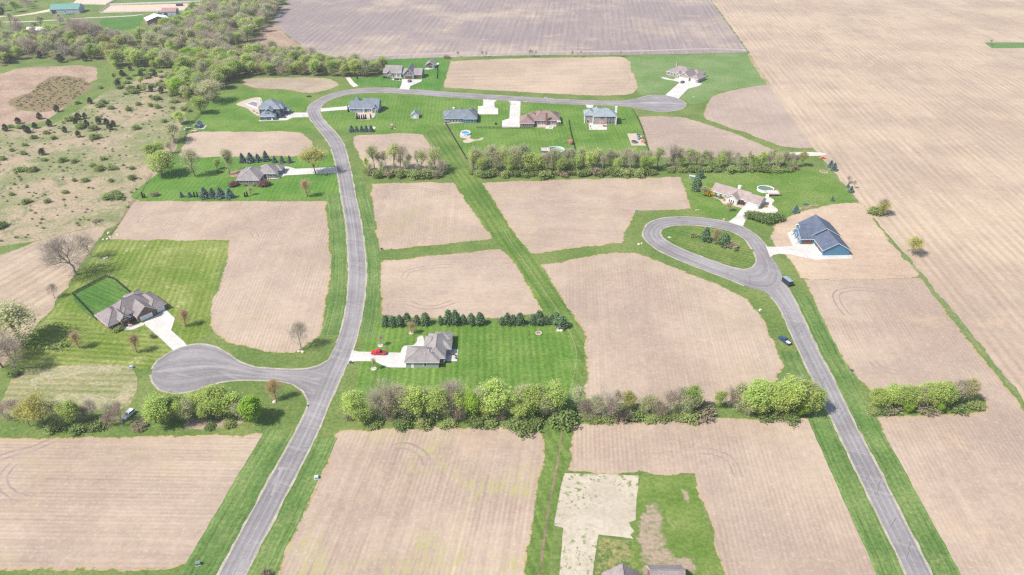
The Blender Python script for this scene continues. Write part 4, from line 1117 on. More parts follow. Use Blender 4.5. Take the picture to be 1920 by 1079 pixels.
for x, y in ((0.0, -0.05), (-5.6, 2.55), (15.95, -0.05)):
    m = MB(); m.box(x - .28, x + .28, y - .25, y + .2, 0, 6.0); m.build('corner_board', M['white'], h)
chimney(r, 16.4, 7.5, 0.0, 10.2, M['white'], 1.2)

# --- far corner house
h, r = house('stone_house', 'stone house with lilac-grey roof and three white garage doors in the far corner lot', 'house', (1248.6, 140.6), -41,
    [(0.0, 21.0, 0.0, 14.5, 3.2, 'hip', 'x', 0.55), (15.0, 24.0, -4.5, 8.0, 3.3, 'gable', 'y', 0.72), (23.5, 31.5, -3.6, 9.0, 3.0, 'hip', 'y', 0.5), (16.0, 27.0, 6.0, 17.0, 3.1, 'hip', 'x', 0.5), (10.4, 14.4, -2.2, 5.0, 3.2, 'gable', 'y', 0.8)], SID_STONE, SID_STONE, ROOF_LILAC)
for x in (17.2, 21.6):
    garage_door(h, 'S', x, -4.5, 3.4, DOOR_WHITE)
garage_door(h, 'S', 27.4, -3.6, 3.6, DOOR_WHITE)
for x in (2.0, 5.0, 8.0):
    window(h, 'S', x, 0.0, 1.5)
for x in (11.5, 13.2):
    window(h, 'S', x, -2.2, 0.9)
door(h, 'S', 9.6, 0.0, DOOR_DARK)
chimney(r, 3.0, 11.0, 4.0, 8.2, SID_STONE, 1.1)
chimney(r, 27.0, 15.0, 0.0, 4.2, SID_GREY, 0.9)

# --- grey gabled house and its outbuilding
h, r = house('gabled_house', 'grey house with steep taupe gables and brown garage doors under the ploughed field', 'house', (721.2, 145.4), -6,
    [(0.0, 13.6, 2.0, 13.0, 3.6, 'gable', 'x', 0.78), (13.2, 19.0, 3.0, 11.5, 3.2, 'gable', 'x', 0.6), (16.4, 25.0, -1.6, 14.0, 3.5, 'gable', 'y', 1.05), (24.6, 31.0, 0.0, 11.0, 3.4, 'gable', 'x', 0.6), (1.8, 5.4, 0.6, 6.0, 3.4, 'gable', 'y', 0.8), (-1.6, 2.4, 3.0, 11.0, 3.0, 'gable', 'x', 0.6)], SID_GREY, SID_DARK, ROOF_GREY)
garage_door(h, 'S', 20.7, -1.6, 5.2, DOOR_BROWN)
garage_door(h, 'S', 27.9, 0.0, 4.2, DOOR_BROWN)
window(h, 'S', 20.7, -1.6, 1.4, 3.9, 5.2)
for x in (7.2, 9.4, 11.6):
    window(h, 'S', x, 2.0, 1.0)
for x in (3.0, 4.2):
    window(h, 'S', x, 0.6, 0.7)
columns(h, [(6.2, 0.6), (10.0, 0.6), (13.2, 0.6)], 2.7, M['white'])
steps(h, 5.6, 14.0, 0.2, 1.95, .2, M['concrete'])
door(h, 'S', 15.6, 3.0, DOOR_BROWN)
vents(r, [(9.0, 8.5, 7.8)])
h, r = house('outbuilding', 'small grey gabled outbuilding with a brown door beside the ploughed field', 'outbuilding', (798.5, 128.3), -4,
    [(0.0, 7.6, 0.0, 9.0, 2.9, 'gable', 'y', 0.62)], SID_GREY, SID_DARK, ROOF_LILAC, ov=0.7)
garage_door(h, 'S', 3.9, 0.0, 2.6, DOOR_BROWN)
window(h, 'S', 1.3, 0.0, 0.9)
window(h, 'S', 6.4, 0.0, 0.9)

# --- roof-only house at the bottom edge
pk = G(1168, 1058, 7.0)
h = thing('house', 'grey-roofed house cut off by the bottom edge beside the patchy new lawn', 'house', (pk.x, pk.y, 0), R(0))
mw, mr = MB(), MB()
for w in [(-5.0, 4.6, -12.0, -0.5, 3.4, 'gable', 'y', 0.76), (-8.0, 10.0, -12.0, -1.0, 2.9, 'gable', 'x', 0.36), (7.6, 16.2, -5.2, 2.0, 3.6, 'gable', 'x', 0.78)]:
    wing_wall(mw, w); wing_roof(mr, w)
mw.build('wall', [BRICK_RED, BRICK_RED], h)
rf = mr.build('roof', [ROOF_LILAC, M['white'], ROOF_LILAC], h)
window(h, 'N', 6.2, -1.0, 1.6)
window(h, 'N', 12.0, 2.0, 1.6)
vents(rf, [(2.0, -4.0, 5.4), (10.5, -3.0, 6.0)])

# --- sheds and barns
h, r = house('garden_shed', 'small pale grey gabled shed alone on the mown lawn', 'shed', (771.0, 222.8), 0, [(0.0, 5.4, 0.0, 6.6, 2.4, 'gable', 'y', 0.7)], SID_WHITE, SID_WHITE, ROOF_SLATE, ov=0.3)
door(h, 'S', 2.7, 0.0, DOOR_WHITE, 1.6)
window(h, 'E', 3.0, 5.4, 0.9)
h, r = house('garden_shed', 'small dark blue gabled shed beside the wood and the tall slate-roofed house', 'shed', (365.8, 242.0), 4, [(0.0, 3.4, 0.0, 6.4, 2.3, 'gable', 'y', 0.7)], SID_DARK, SID_DARK, ROOF_BLUE, ov=0.25)
door(h, 'S', 1.7, 0.0, SID_DARK, 1.3)
m = MB(); m.box(-0.5, 6.2, -0.8, 6.8, 0.02, 0.12); m.build('slab', M['concrete'], h)
TEAL = paint('teal_metal_roof', (0.105, 0.235, 0.200), 0.45, 0.05)
BARNW = siding_mat('pale_blue_metal', (0.36, 0.40, 0.44))
WMET = paint('white_metal_roof', (0.66, 0.67, 0.68), 0.4, 0.06)
MAROON = paint('maroon_metal_roof', (0.30, 0.155, 0.165), 0.5, 0.08)
h, r = house('pole_barn', 'long pale barn with a teal metal roof at the end of the dirt drive', 'barn', (95.5, 27.0), 8, [(0.0, 30.0, 0.0, 17.0, 5.0, 'gable', 'x', 0.45)], BARNW, BARNW, TEAL, ov=0.4)
garage_door(h, 'S', 4.0, 0.0, 4.4, DOOR_DARK, 4.0)
window(h, 'S', 15.5, 0.0, 1.6, 2.0, 3.2)
garage_door(h, 'E', 8.5, 30.0, 4.0, BARNW, 3.8)
h, r = house('pole_barn', 'barn with a bright white metal roof at the edge of the green paddock', 'barn', (277.5, 48.5), 122, [(0.0, 16.5, -21.5, 0.0, 4.6, 'gable', 'x', 0.30)], MAROON, DOOR_DARK, WMET, trim=TEAL, ov=0.5)
garage_door(h, 'W', -10.5, 0.0, 5.0, DOOR_DARK, 4.0)
h, r = house('pole_barn', 'grey barn with a dull maroon roof beside the riding arena', 'barn', (304.5, 30.0), 3, [(0.0, 15.0, 0.0, 10.0, 4.6, 'gable', 'x', 0.5)], BARNW, BARNW, MAROON, ov=0.4)
garage_door(h, 'S', 4.0, 0.0, 3.2, DOOR_DARK, 3.0)
window(h, 'S', 10.0, 0.0, 1.4)
h, r = house('pole_barn', 'dark red barn with a streaky white metal roof half hidden in the trees', 'barn', (50.5, 65.0), 2, [(0.0, 19.5, 0.0, 9.0, 4.0, 'gable', 'x', 0.42)], MAROON, MAROON, WMET, ov=0.4)
garage_door(h, 'S', 8.0, 0.0, 3.4, DOOR_DARK, 3.0)

# ------------------------------------------------------------------ vehicles (x across, +y forward)
def wheel(parent, x, y, r=0.38, w=0.26):
    m = MB()
    s = 1 if x > 0 else -1
    m.tube((x - w / 2, y, r), (x + w / 2, y, r), r, r, 12, 0, True)
    t = m.build('wheel', M['rubber'], parent)
    m = MB()
    xo = x + s * (w / 2 + 0.012)
    m.tube((xo - s * 0.03, y, r), (xo, y, r), r * .62, r * .55, 10, 0, True)
    m.build('rim', M['chrome'], t)

def vehicle(name, label, cat, px, ang, col, style, group=None, bed=(0.05, 0.05, 0.055)):
    root = thing(name, label, cat, G(*px, 0.1), R(ang), group)
    bm = paint('car_paint_%s' % '_'.join('%d' % round(c * 100) for c in col), col, 0.28, 0.03, 0.5)
    red = paint('tail_lamp', (0.35, 0.02, 0.02), 0.3)
    lamp = paint('head_lamp', (0.65, 0.66, 0.68), 0.2)
    if style == 'pickup':
        L, W = 2.95, 0.98
        m = MB()
        m.extrude_x([(-L, .45), (L - .1, .42), (L, .62), (L - .03, 1.0), (1.25, 1.14), (-.75, 1.14), (-.75, .75), (-L, .75)], -W, W)
        m.box(-W, -W + .12, -L, -.76, .75, 1.14); m.box(W - .12, W, -L, -.76, .75, 1.14); m.box(-W + .12, W - .12, -L, -L + .1, .75, 1.12)
        m.build('body', bm, root)
        m = MB(); m.box(-W + .13, W - .13, -L + .11, -.77, .752, .80); m.build('cargo_bed', paint('bed_liner_%d' % (bed[0] * 100), bed, 0.8), root)
        cab, roof = [(-.72, 1.142), (1.22, 1.142), (.55, 1.80), (-.60, 1.82)], (-.58, .52, 1.815, 1.90)
        wy = (1.85, -1.85)
    elif style == 'suv':
        L, W = 2.45, 0.95
        m = MB()
        m.extrude_x([(-L, .42), (L - .08, .40), (L, .62), (L - .05, .98), (1.2, 1.10), (-L + .05, 1.10)], -W, W)
        m.build('body', bm, root)
        cab, roof = [(-L + .08, 1.102), (1.15, 1.102), (.35, 1.66), (-L + .35, 1.68)], (-L + .4, .35, 1.675, 1.76)
        wy = (1.5, -1.5)
    else:                                   # sedan
        L, W = 2.4, 0.9
        m = MB()
        m.extrude_x([(-L, .40), (L - .08, .36), (L, .55), (L - .1, .80), (1.0, .95), (-1.5, .97), (-L + .03, .92)], -W, W)
        m.build('body', bm, root)
        cab, roof = [(-1.6, .962), (1.05, .952), (.3, 1.40), (-.95, 1.40)], (-.9, .28, 1.395, 1.45)
        wy = (1.45, -1.4)
    m = MB(); m.extrude_x(cab, -W + .10, W - .10); m.build('windows', M['glass'], root)
    m = MB()
    m.box(-W + .12, W - .12, roof[0], roof[1], roof[2], roof[3])
    zc = cab[0][1]
    for s in (-1, 1):
        for (ya, za), (yb, zb) in (((cab[1][0], zc), (cab[2][0], roof[2])), ((cab[0][0], zc), (cab[3][0], roof[2])), (((cab[0][0] + cab[1][0]) / 2, zc), ((cab[2][0] + cab[3][0]) / 2, roof[2]))):
            m.tube((s * (W - .11), ya, za), (s * (W - .11), yb, zb), .06, .06, 4)
    m.build('cab_roof', bm, root)
    for x in (-W + .1, W - .1):
        for y in wy:
            wheel(root, x, y)
    for s in (-1, 1):
        m = MB(); m.box(s * (W - .22) - .17, s * (W - .22) + .17, L - .06, L + .03, .66, .84); m.build('headlight', lamp, root)
        m = MB(); m.box(s * (W - .16) - .1, s * (W - .16) + .1, -L - .02, -L + .03, .72, .95); m.build('tail_light', red, root)
        m = MB(); m.box(s * (W + .10) - .1, s * (W + .10) + .1, cab[1][0] - .35, cab[1][0] - .2, zc, zc + .2); m.build('wing_mirror', bm, root)
    return root
vehicle('pickup_truck', 'bright red pickup truck parked on the white concrete driveway', 'pickup truck', (710.5, 664), 88, (0.55, 0.012, 0.035), 'pickup', bed=(0.06, 0.06, 0.07))
vehicle('pickup_truck', 'dark blue pickup with pale load standing on the grass verge of the straight road', 'pickup truck', (1471, 641), 27, (0.03, 0.06, 0.12), 'pickup', bed=(0.60, 0.60, 0.62))
vehicle('parked_car', 'grey-blue car parked before the brown doors of the grey gabled house', 'car', (768, 153.6), -12, (0.12, 0.14, 0.20), 'suv')
vehicle('parked_car', 'dark violet car on the drive of the far corner house', 'car', (1279.6, 155.6), -35, (0.10, 0.09, 0.16), 'suv')
vehicle('pickup_truck', 'dark pickup in the shaded drive of the tall slate-roofed house', 'pickup truck', (528, 221), 92, (0.05, 0.055, 0.07), 'pickup')
vehicle('parked_car', 'white car parked in the grass between bare trees west of the cul-de-sac', 'car', (241.5, 780), 160, (0.60, 0.65, 0.68), 'suv')
def small_vehicle(name, label, cat, px, ang, col, L=2.6, W=1.3):
    root = thing(name, label, cat, G(*px, 0.02), R(ang))
    m = MB(); m.extrude_x([(-L / 2, .3), (L / 2, .3), (L / 2, .62), (L * .15, .8), (-L * .1, .7), (-L / 2, .9)], -W * .38, W * .38); m.build('body', paint('utility_%d_%d' % (col[0] * 100, col[2] * 100), col, .5), root)
    m = MB(); m.box(-W * .2, W * .2, -L * .2, L * .02, .72, 1.15); m.build('seat', M['black'], root)
    for x in (-W * .42, W * .42):
        for y in (-L * .33, L * .33):
            wheel(root, x, y, .32, .25)
    return root
small_vehicle('utility_vehicle', 'small black utility vehicle standing on the grass by the tilled patch in the bend', 'utility vehicle', (579, 182), 80, (0.02, 0.02, 0.025), 3.4, 1.9)
small_vehicle('riding_mower', 'orange tractor on the grass beside the end of the tree row', 'tractor', (1541.5, 298), 95, (0.62, 0.12, 0.02), 3.6, 1.8)
# enclosed trailer
tr = thing('trailer', 'black enclosed trailer with a pale roof parked by the straight road', 'trailer', G(1475.5, 533), R(20))
m = MB(); m.box(-1.15, 1.15, -2.6, 2.6, .55, 2.7); m.build('body', paint('trailer_black', (0.025, 0.03, 0.035), .35), tr)
m = MB(); m.box(-1.12, 1.12, -2.55, 2.55, 2.702, 2.78); m.build('roof', paint('trailer_roof', (0.20, 0.26, 0.30), .4), tr)
m = MB(); m.tube((0, 2.6, .6), (0, 4.0, .55), .08, .08, 5); m.build('hitch', M['black'], tr)
for x in (-1.1, 1.1):
    for y in (-.5, .45):
        wheel(tr, x, y, .34, .22)
m = MB(); m.box(-1.0, 1.0, -2.66, -2.605, .7, 2.6); d = m.build('rear_door', paint('trailer_door', (0.05, 0.055, 0.06), .4), tr)
# trailer by the small shed and farm vehicles
def flat_trailer(label, px, ang, col):
    t = thing('flatbed_trailer', label, 'trailer', G(*px), R(ang))
    m = MB(); m.box(-.95, .95, -1.9, 1.9, .55, .68); m.box(-.95, -.88, -1.9, 1.9, .68, .95); m.box(.88, .95, -1.9, 1.9, .68, .95); m.build('bed', paint('flatbed_%d' % (col[0] * 100), col, .6), t)
    m = MB(); m.tube((0, 1.9, .6), (0, 3.0, .5), .07, .07, 5); m.build('hitch', M['black'], t)
    for x in (-1.05, 1.05):
        wheel(t, x, -.2, .32, .2)
flat_trailer('low flatbed trailer with reddish load beside the small dark blue shed', (364, 247.5), 85, (0.45, 0.30, 0.24))
vehicle('parked_car', 'silver car at the fence end near the small dark blue shed', 'car', (351.5, 243), -35, (0.42, 0.44, 0.45), 'sedan')
for i, (x, y, a, c, lb) in enumerate([(118, 25.6, 95, (0.62, 0.63, 0.64), 'white trailer parked in front of the long teal-roofed barn'), (126, 27.6, 85, (0.30, 0.38, 0.48), 'blue pickup parked in front of the long teal-roofed barn'), (134.5, 27, 95, (0.36, 0.42, 0.50), 'pale blue car beside the pickup at the teal-roofed barn')]):
    vehicle('parked_car' if i != 1 else 'pickup_truck', lb.replace('trailer', 'van'), ('van', 'pickup truck', 'car')[i], (x, y), a, c, 'pickup' if i == 1 else 'suv')
for i, (x, y, a, c, lb) in enumerate([(296, 24.5, 50, (0.5, 0.5, 0.52), 'silver car between the white-roofed and maroon-roofed barns'), (300, 27.5, 70, (0.06, 0.06, 0.07), 'black car beside the grey maroon-roofed barn')]):
    vehicle('parked_car', lb, 'car', (x, y), a, c, 'suv')

# ------------------------------------------------------------------ pools, play things, yard things
WATER = NT('pool_water').bsdf((0.10, 0.15, 0.09), 0.08, 0.5)
BLUEW = NT('blue_water').bsdf((0.03, 0.24, 0.42), 0.08, 0.5)
LINER = paint('pale_liner', (0.36, 0.56, 0.66), .5)
def pool(label, px, rx, ry, wallc, water, wz=1.25, waterz=0.85, ang=0.0):
    t = thing('swimming_pool', label, 'pool', G(*px), R(ang))
    n = 32
    def ring(m, r_in, r_out, z0, z1, mi=0):
        for i in range(n):
            a, b = 2 * math.pi * i / n, 2 * math.pi * (i + 1) / n
            P = lambda th, r, z: (math.cos(th) * (rx + r), math.sin(th) * (ry + r), z)
            m.face([P(a, r_out, z0), P(b, r_out, z0), P(b, r_out, z1), P(a, r_out, z1)], mi)
            m.face([P(b, r_in, z0), P(a, r_in, z0), P(a, r_in, z1), P(b, r_in, z1)], mi)
            m.face([P(a, r_in, z1), P(a, r_out, z1), P(b, r_out, z1), P(b, r_in, z1)], mi)
    m = MB(); ring(m, -.06, .06, 0.0, wz); m.build('wall', wallc, t)
    m = MB(); ring(m, -.22, .16, wz + .005, wz + .07); m.build('rim', M['white'], t)
    m = MB(); m.face([(math.cos(2 * math.pi * i / n) * (rx - .07), math.sin(2 * math.pi * i / n) * (ry - .07), waterz) for i in range(n)]); m.build('water', water, t)
    for i in range(10):
        a = 2 * math.pi * i / 10
        m = MB(); m.box(math.cos(a) * (rx + .14) - .07, math.cos(a) * (rx + .14) + .07, math.sin(a) * (ry + .14) - .07, math.sin(a) * (ry + .14) + .07, 0, wz); m.build('upright', M['white'], t)
    return t
pool('round above-ground pool with green water beside the tan house', (1434.8, 357.2), 4.6, 3.9, M['white'], WATER)
dk = thing('pool_deck', 'raised wooden deck beside the round green pool', 'deck', G(1441, 368.5), R(0))
m = MB(); m.box(0.0, 6.3, 0.0, 5.2, 1.1, 1.25); m.build('boards', paint('deck_boards', (0.50, 0.42, 0.40), .85, .15), dk)
m = MB()
for (x0, x1, y0, y1) in ((0, 6.3, 0, .1), (6.2, 6.3, .1, 5.1), (0.8, 6.3, 5.1, 5.2)):
    m.box(x0, x1, y0, y1, 1.9, 2.05); m.box(x0, x1, y0, y1, 1.5, 1.58)
m.build('railing', M['wood'], dk)
for x, y in ((0.1, .1), (3.1, .1), (6.2, .1), (6.2, 5.1), (3.1, 5.1)):
    m = MB(); m.box(x - .08, x + .08, y - .08, y + .08, 0, 2.1); m.build('post', M['wood'], dk)
m = MB()
for i in range(5):
    m.box(-1.6, 0.0 - 0.02, -0.9 + i * 0.28, -0.64 + i * 0.28, 0.05 + i * 0.22, 0.22 + i * 0.22)
m.build('stairs', M['white'], dk)
pool('large round pool with a pale blue liner half hidden behind the tree row', (1042, 284), 5.4, 5.2, LINER, NT('low_water').bsdf((0.24, 0.26, 0.13), .4, .4), 1.35, 0.25)
dk = thing('pool_deck', 'grey wooden deck on the west side of the pale blue pool', 'deck', G(1019, 285), R(0))
m = MB(); m.box(-1.5, 4.2, -1.5, 4.5, .95, 1.1); m.build('boards', paint('grey_boards', (0.36, 0.32, 0.30), .85, .2), dk)
for x in (-1.3, 4.0):
    for y in (-1.3, 4.3):
        m = MB(); m.box(x - .1, x + .1, y - .1, y + .1, 0, 1.9); m.build('post', M['wood'], dk)
pool('small bright blue pool on a pale gravel base behind the dark blue-roofed house', (873, 252), 3.1, 3.0, LINER, BLUEW, 1.1, 0.9)
sheet('gravel_base', [(863, 258), (864.5, 247), (870, 244), (878, 244), (882, 247), (882.5, 256), (881, 259), (888, 262), (896, 262), (904, 258), (906, 260.5), (900, 263.5), (890, 264.5), (881, 268), (870, 268), (868, 264), (876, 261)], 0.05, M['paver'], step=1.5, label='pale gravel base under the small bright blue pool')
ht = thing('hot_tub', 'white hot tub with blue water on the cream terrace', 'hot tub', G(1030.5, 241.2, .09), R(0))
m = MB(); m.box(-2.2, 2.2, -1.0, 1.0, 0, .8); m.build('shell', M['white'], ht)
m = MB(); m.box(-.5, 1.9, -.7, .7, .802, .83); m.build('water', BLUEW, ht)

def ring_pit(name, label, px, r, h, mat, cat):
    t = thing(name, label, cat, G(*px, .03), 0)
    m = MB()
    n = 14
    for i in range(n):
        a = 2 * math.pi * i / n
        m.box(math.cos(a) * r - .22, math.cos(a) * r + .22, math.sin(a) * r - .16, math.sin(a) * r + .16, 0, h, 0, a + math.pi / 2)
    m.build('stone_ring', M['stone'], t)
    m = MB(); m.face([(math.cos(2 * math.pi * i / 16) * (r - .1), math.sin(2 * math.pi * i / 16) * (r - .1), .05) for i in range(16)]); m.build('bed', mat, t)
ring_pit('fire_pit', 'round stone fire pit on the lawn south of the pine hedge', (1010, 625.3), 1.15, .3, M['mulch'], 'fire pit')
ring_pit('tree_ring', 'pale mulch ring of a young tree below the red pickup drive', (701, 692), .95, .2, M['pebbles'], 'tree ring')
ring_pit('tree_ring', 'pale mulch ring of a bare young tree above the red pickup', (713.5, 648.8), .95, .2, M['pebbles'], 'tree ring')
ring_pit('tree_ring', 'pale mulch ring of the reddish young tree by the pine hedge', (771.5, 625), .9, .2, M['pebbles'], 'tree ring')
ring_pit('fire_pit', 'stone fire pit circle beside the five small spruces', (697.5, 240.5), 2.6, .25, M['pebbles'], 'fire pit')
ring_pit('fire_pit', 'brown fire ring on the grass by the orange tractor', (1544.5, 322.5), 2.2, .2, M['mulch'], 'fire pit')
ring_pit('tree_ring', 'round stone ring in the striped lawn by the west boundary', (197.5, 483.5), 1.0, .2, M['pebbles'], 'tree ring')

def rocks(label, px, n, s, seed, spread=1.2):
    rg = random.Random(seed)
    t = thing('boulder_pile', label, 'boulders', G(*px), 0)
    for k in range(n):
        m = MB()
        c = Vector((rg.uniform(-spread, spread), rg.uniform(-spread, spread) * .6, 0))
        r = s * rg.uniform(.5, 1.1)
        ring0 = [(c.x + math.cos(a * math.pi / 4) * r * rg.uniform(.85, 1.1), c.y + math.sin(a * math.pi / 4) * r * rg.uniform(.7, 1.0)) for a in range(8)]
        m.prism(ring0, -.05, r * .45)
        m.face([(c.x + (p[0] - c.x) * .6, c.y + (p[1] - c.y) * .6, r * .8) for p in ring0])
        for i in range(8):
            p, q = ring0[i], ring0[(i + 1) % 8]
            f = lambda u, zz: (c.x + (u[0] - c.x) * (.6 if zz else 1), c.y + (u[1] - c.y) * (.6 if zz else 1), r * (.8 if zz else .45))
            m.face([f(p, 0), f(q, 0), f(q, 1), f(p, 1)])
        m.build('boulder', M['stone'], t)
rocks('pinkish boulders at the end of the pine hedge', (1051, 619.5), 3, .9, 1)
rocks('pale boulder in the weed strip beside the yellow-green shrub', (1629.5, 392.5), 1, 1.1, 2, .2)
rocks('pale rock on the lawn north of the loop road', (1307.5, 394.5), 2, .7, 3)
rocks('rocks in the grass at the west side of the loop road', (1200, 458), 3, .8, 4)
rocks('rock in the grass island of the loop road', (1254, 447), 2, .8, 5)
rocks('stones at the foot of the bare tree in the L-shaped field', (563, 661), 3, .8, 6)
rocks('stones around the budding tree by the cul-de-sac stem', (517.5, 753), 3, .9, 7)
rocks('line of field stones along the edge of the L-shaped field', (210, 441), 6, .7, 8, 4.5)
rocks('heap of field stones at the corner of the L-shaped field', (195, 449.5), 4, .8, 9, 2)

def utility_box(label, px, col=(0.30, 0.36, 0.33), s=1.0):
    t = thing('utility_box', label, 'utility box', G(*px), .3)
    m = MB(); m.box(-.75 * s, .75 * s, -.6 * s, .6 * s, 0, .12); m.build('pad', M['concrete'], t)
    m = MB(); m.extrude_x([(-.5 * s, .12), (.5 * s, .12), (.5 * s, 1.05 * s), (-.25 * s, 1.1 * s), (-.5 * s, .85 * s)], -.62 * s, .62 * s); m.build('cabinet', paint('cabinet_%d' % (col[0] * 100), col, .5), t)
utility_box('green utility cabinet on the grass west of the cul-de-sac', (246.5, 690.5), (0.33, 0.37, 0.40))
utility_box('green utility cabinet at the edge of the bottom middle field', (593.5, 897.5), (0.36, 0.45, 0.45))
utility_box('dark utility cabinet at the corner of the bottom corner field', (372, 1059), (0.14, 0.18, 0.16))
utility_box('utility cabinet by the field corner west of the loop road', (1192, 396.5), (0.28, 0.30, 0.28))
utility_box('dark round drain box at the corner of the square field', (715.5, 468.5), (0.03, 0.03, 0.03), .8)
utility_box('small dark cabinet at the edge of the field east of the straight road', (1596.5, 697), (0.08, 0.08, 0.09), .8)
utility_box('pale cabinet on the verge beside the large rounded field', (1425, 583), (0.6, 0.58, 0.54), .7)
utility_box('black cabinet at the mouth of the red pickup drive', (657.5, 681.8), (0.06, 0.075, 0.09), .9)
utility_box('dark cabinet beside the far corner house drive mouth', (1300.5, 182.5), (0.45, 0.46, 0.44), .7)

def mailbox(label, px, ang=0, stone=False):
    t = thing('mailbox', label, 'mailbox', G(*px, .03), R(ang))
    m = MB(); m.box(-.3 if stone else -.06, .3 if stone else .06, -.3 if stone else -.06, .3 if stone else .06, 0, 1.05); m.build('post', M['stone'] if stone else M['wood'], t)
    m = MB(); m.extrude_x([(-.3, 1.06), (.3, 1.06), (.3, 1.25), (.18, 1.36), (-.18, 1.36), (-.3, 1.25)], -.13, .13); m.build('box', M['white'] if stone else M['black'], t)
mailbox('stone-post mailbox at the drive of the grey gabled house', (741, 166.5), 0, True)
mailbox('mailbox at the drive of the tall slate-roofed house', (569.5, 219), 20)
mailbox('mailbox at the drive of the dark blue-roofed house', (909, 187.6), 0)
mailbox('mailbox at the drive of the brown brick house', (977.5, 192.5), 0)
mailbox('dark mailbox on the outer edge of the loop road', (1271, 408.5), 0)
mailbox('stone-post mailbox at the white drive by the loop', (1357, 414.5), 0, True)
mailbox('stone-post mailbox in front of the brown brick house', (987.3, 192.8), 0, True)
mailbox('mailbox in front of the pale blue-roofed house', (1128.7, 198.5), 0, True)
mailbox('mailbox beside the gravel access strip', (679, 161), 0)

# basketball hoop
def hoop(label, px, ang):
    t = thing('basketball_hoop', label, 'basketball hoop', G(*px, .09), R(ang))
    m = MB(); m.tube((0, 0, 0), (0, 0, 3.2), .09, .08, 6, 0, True); m.tube((0, 0, 3.1), (0, .9, 3.3), .06, .06, 5); m.build('pole', M['black'], t)
    m = MB(); m.box(-.9, .9, .9, .96, 2.9, 3.95); m.build('backboard', paint('backboard', (.5, .55, .62), .2), t)
    m = MB()
    for i in range(10):
        a, b = 2 * math.pi * i / 10, 2 * math.pi * (i + 1) / 10
        m.tube((math.cos(a) * .23, 1.2 + math.sin(a) * .23, 3.05), (math.cos(b) * .23, 1.2 + math.sin(b) * .23, 3.05), .02, .02, 4)
    m.build('ring', paint('hoop_orange', (.6, .12, .02), .4), t)
    m = MB(); m.box(-.6, .6, -.7, .3, 0.0, .3); m.build('base', paint('hoop_base', (.25, .25, .38), .5), t)
hoop('portable basketball hoop standing at the edge of the top road', (1022.5, 193), 0)
hoop('basketball hoop at the edge of the brown brick house drive', (957, 197), -90)

# play sets
def playset(label, px, ang, roofc, slidec):
    t = thing('playset', label, 'playset', G(*px, .07), R(ang))
    m = MB()
    for x in (-1, 1):
        for y in (-1, 1):
            m.box(x - .08, x + .08, y - .08, y + .08, 0, 2.6)
    m.box(-1.1, 1.1, -1.1, 1.1, 1.3, 1.42)
    m.tube((1, 0, 2.4), (5, 0, 2.4), .08, .08, 5)
    for s in (-1, 1):
        m.tube((5, 0, 2.4), (5.1, s * 1.3, 0), .07, .07, 5)
    m.build('frame', M['wood'], t)
    m = MB(); m.face([(-1.3, -1.3, 2.5), (1.3, -1.3, 2.5), (1.3, 0, 3.4), (-1.3, 0, 3.4)]); m.face([(1.3, 1.3, 2.5), (-1.3, 1.3, 2.5), (-1.3, 0, 3.4), (1.3, 0, 3.4)]); m.build('canopy', roofc, t)
    m = MB(); m.face([(-.4, -1.1, 1.4), (.4, -1.1, 1.4), (.4, -3.6, .2), (-.4, -3.6, .2)]); m.box(-.48, -.41, -3.5, -1.1, .2, .5); m.build('slide', slidec, t)
    for x in (2.4, 3.8):
        m = MB(); m.tube((x - .2, 0, 2.4), (x - .2, 0, .6), .02, .02, 4); m.tube((x + .2, 0, 2.4), (x + .2, 0, .6), .02, .02, 4); m.box(x - .25, x + .25, -.15, .15, .52, .6); m.build('swing', M['black'], t)
PRED = paint('play_red', (0.50, 0.06, 0.08), .4)
PGRN = paint('play_green', (0.03, 0.28, 0.16), .4)
PTAN = paint('play_tan', (0.52, 0.40, 0.26), .6)
PNAVY = paint('play_navy', (0.05, 0.04, 0.12), .4)
playset('dark purple playset with a green slide on the gravel pad', (1197, 260), -10, PNAVY, PGRN)
playset('wooden playset with a tan canopy alone on the lawn below the cone-roofed house', (733.5, 241.5), 70, PTAN, PTAN)
playset('red and white playset by the fence beside the round pale blue pool', (1070, 271), 160, PRED, M['white'])
def trampoline(label, px, r=2.1):
    t = thing('trampoline', label, 'trampoline', G(*px, .07))
    m = MB()
    n = 20
    for i in range(n):
        a, b = 2 * math.pi * i / n, 2 * math.pi * (i + 1) / n
        m.tube((math.cos(a) * r, math.sin(a) * r, .9), (math.cos(b) * r, math.sin(b) * r, .9), .12, .12, 5)
    for i in range(6):
        a = 2 * math.pi * i / 6
        m.tube((math.cos(a) * r, math.sin(a) * r, 0), (math.cos(a) * r, math.sin(a) * r, .9), .05, .05, 5)
    m.build('frame', paint('tramp_frame', (.45, .47, .5), .4), t)
    m = MB(); m.face([(math.cos(2 * math.pi * i / n) * (r - .1), math.sin(2 * math.pi * i / n) * (r - .1), .88) for i in range(n)]); m.build('mat', M['black'], t)
trampoline('black trampoline on the pinkish gravel pad', (1189, 267.5))
ch = thing('play_house', 'small reddish play house at the corner of the gravel pad', 'play house', G(1205, 268.5, .07), R(-10))
m = MB(); m.box(-.9, .9, -.8, .8, 0, 1.2); m.build('wall', PTAN, ch)
m = MB(); m.face([(-1.1, -1, 1.2), (1.1, -1, 1.2), (1.1, 0, 1.9), (-1.1, 0, 1.9)]); m.face([(1.1, 1, 1.2), (-1.1, 1, 1.2), (-1.1, 0, 1.9), (1.1, 0, 1.9)]); m.build('roof', PRED, ch)
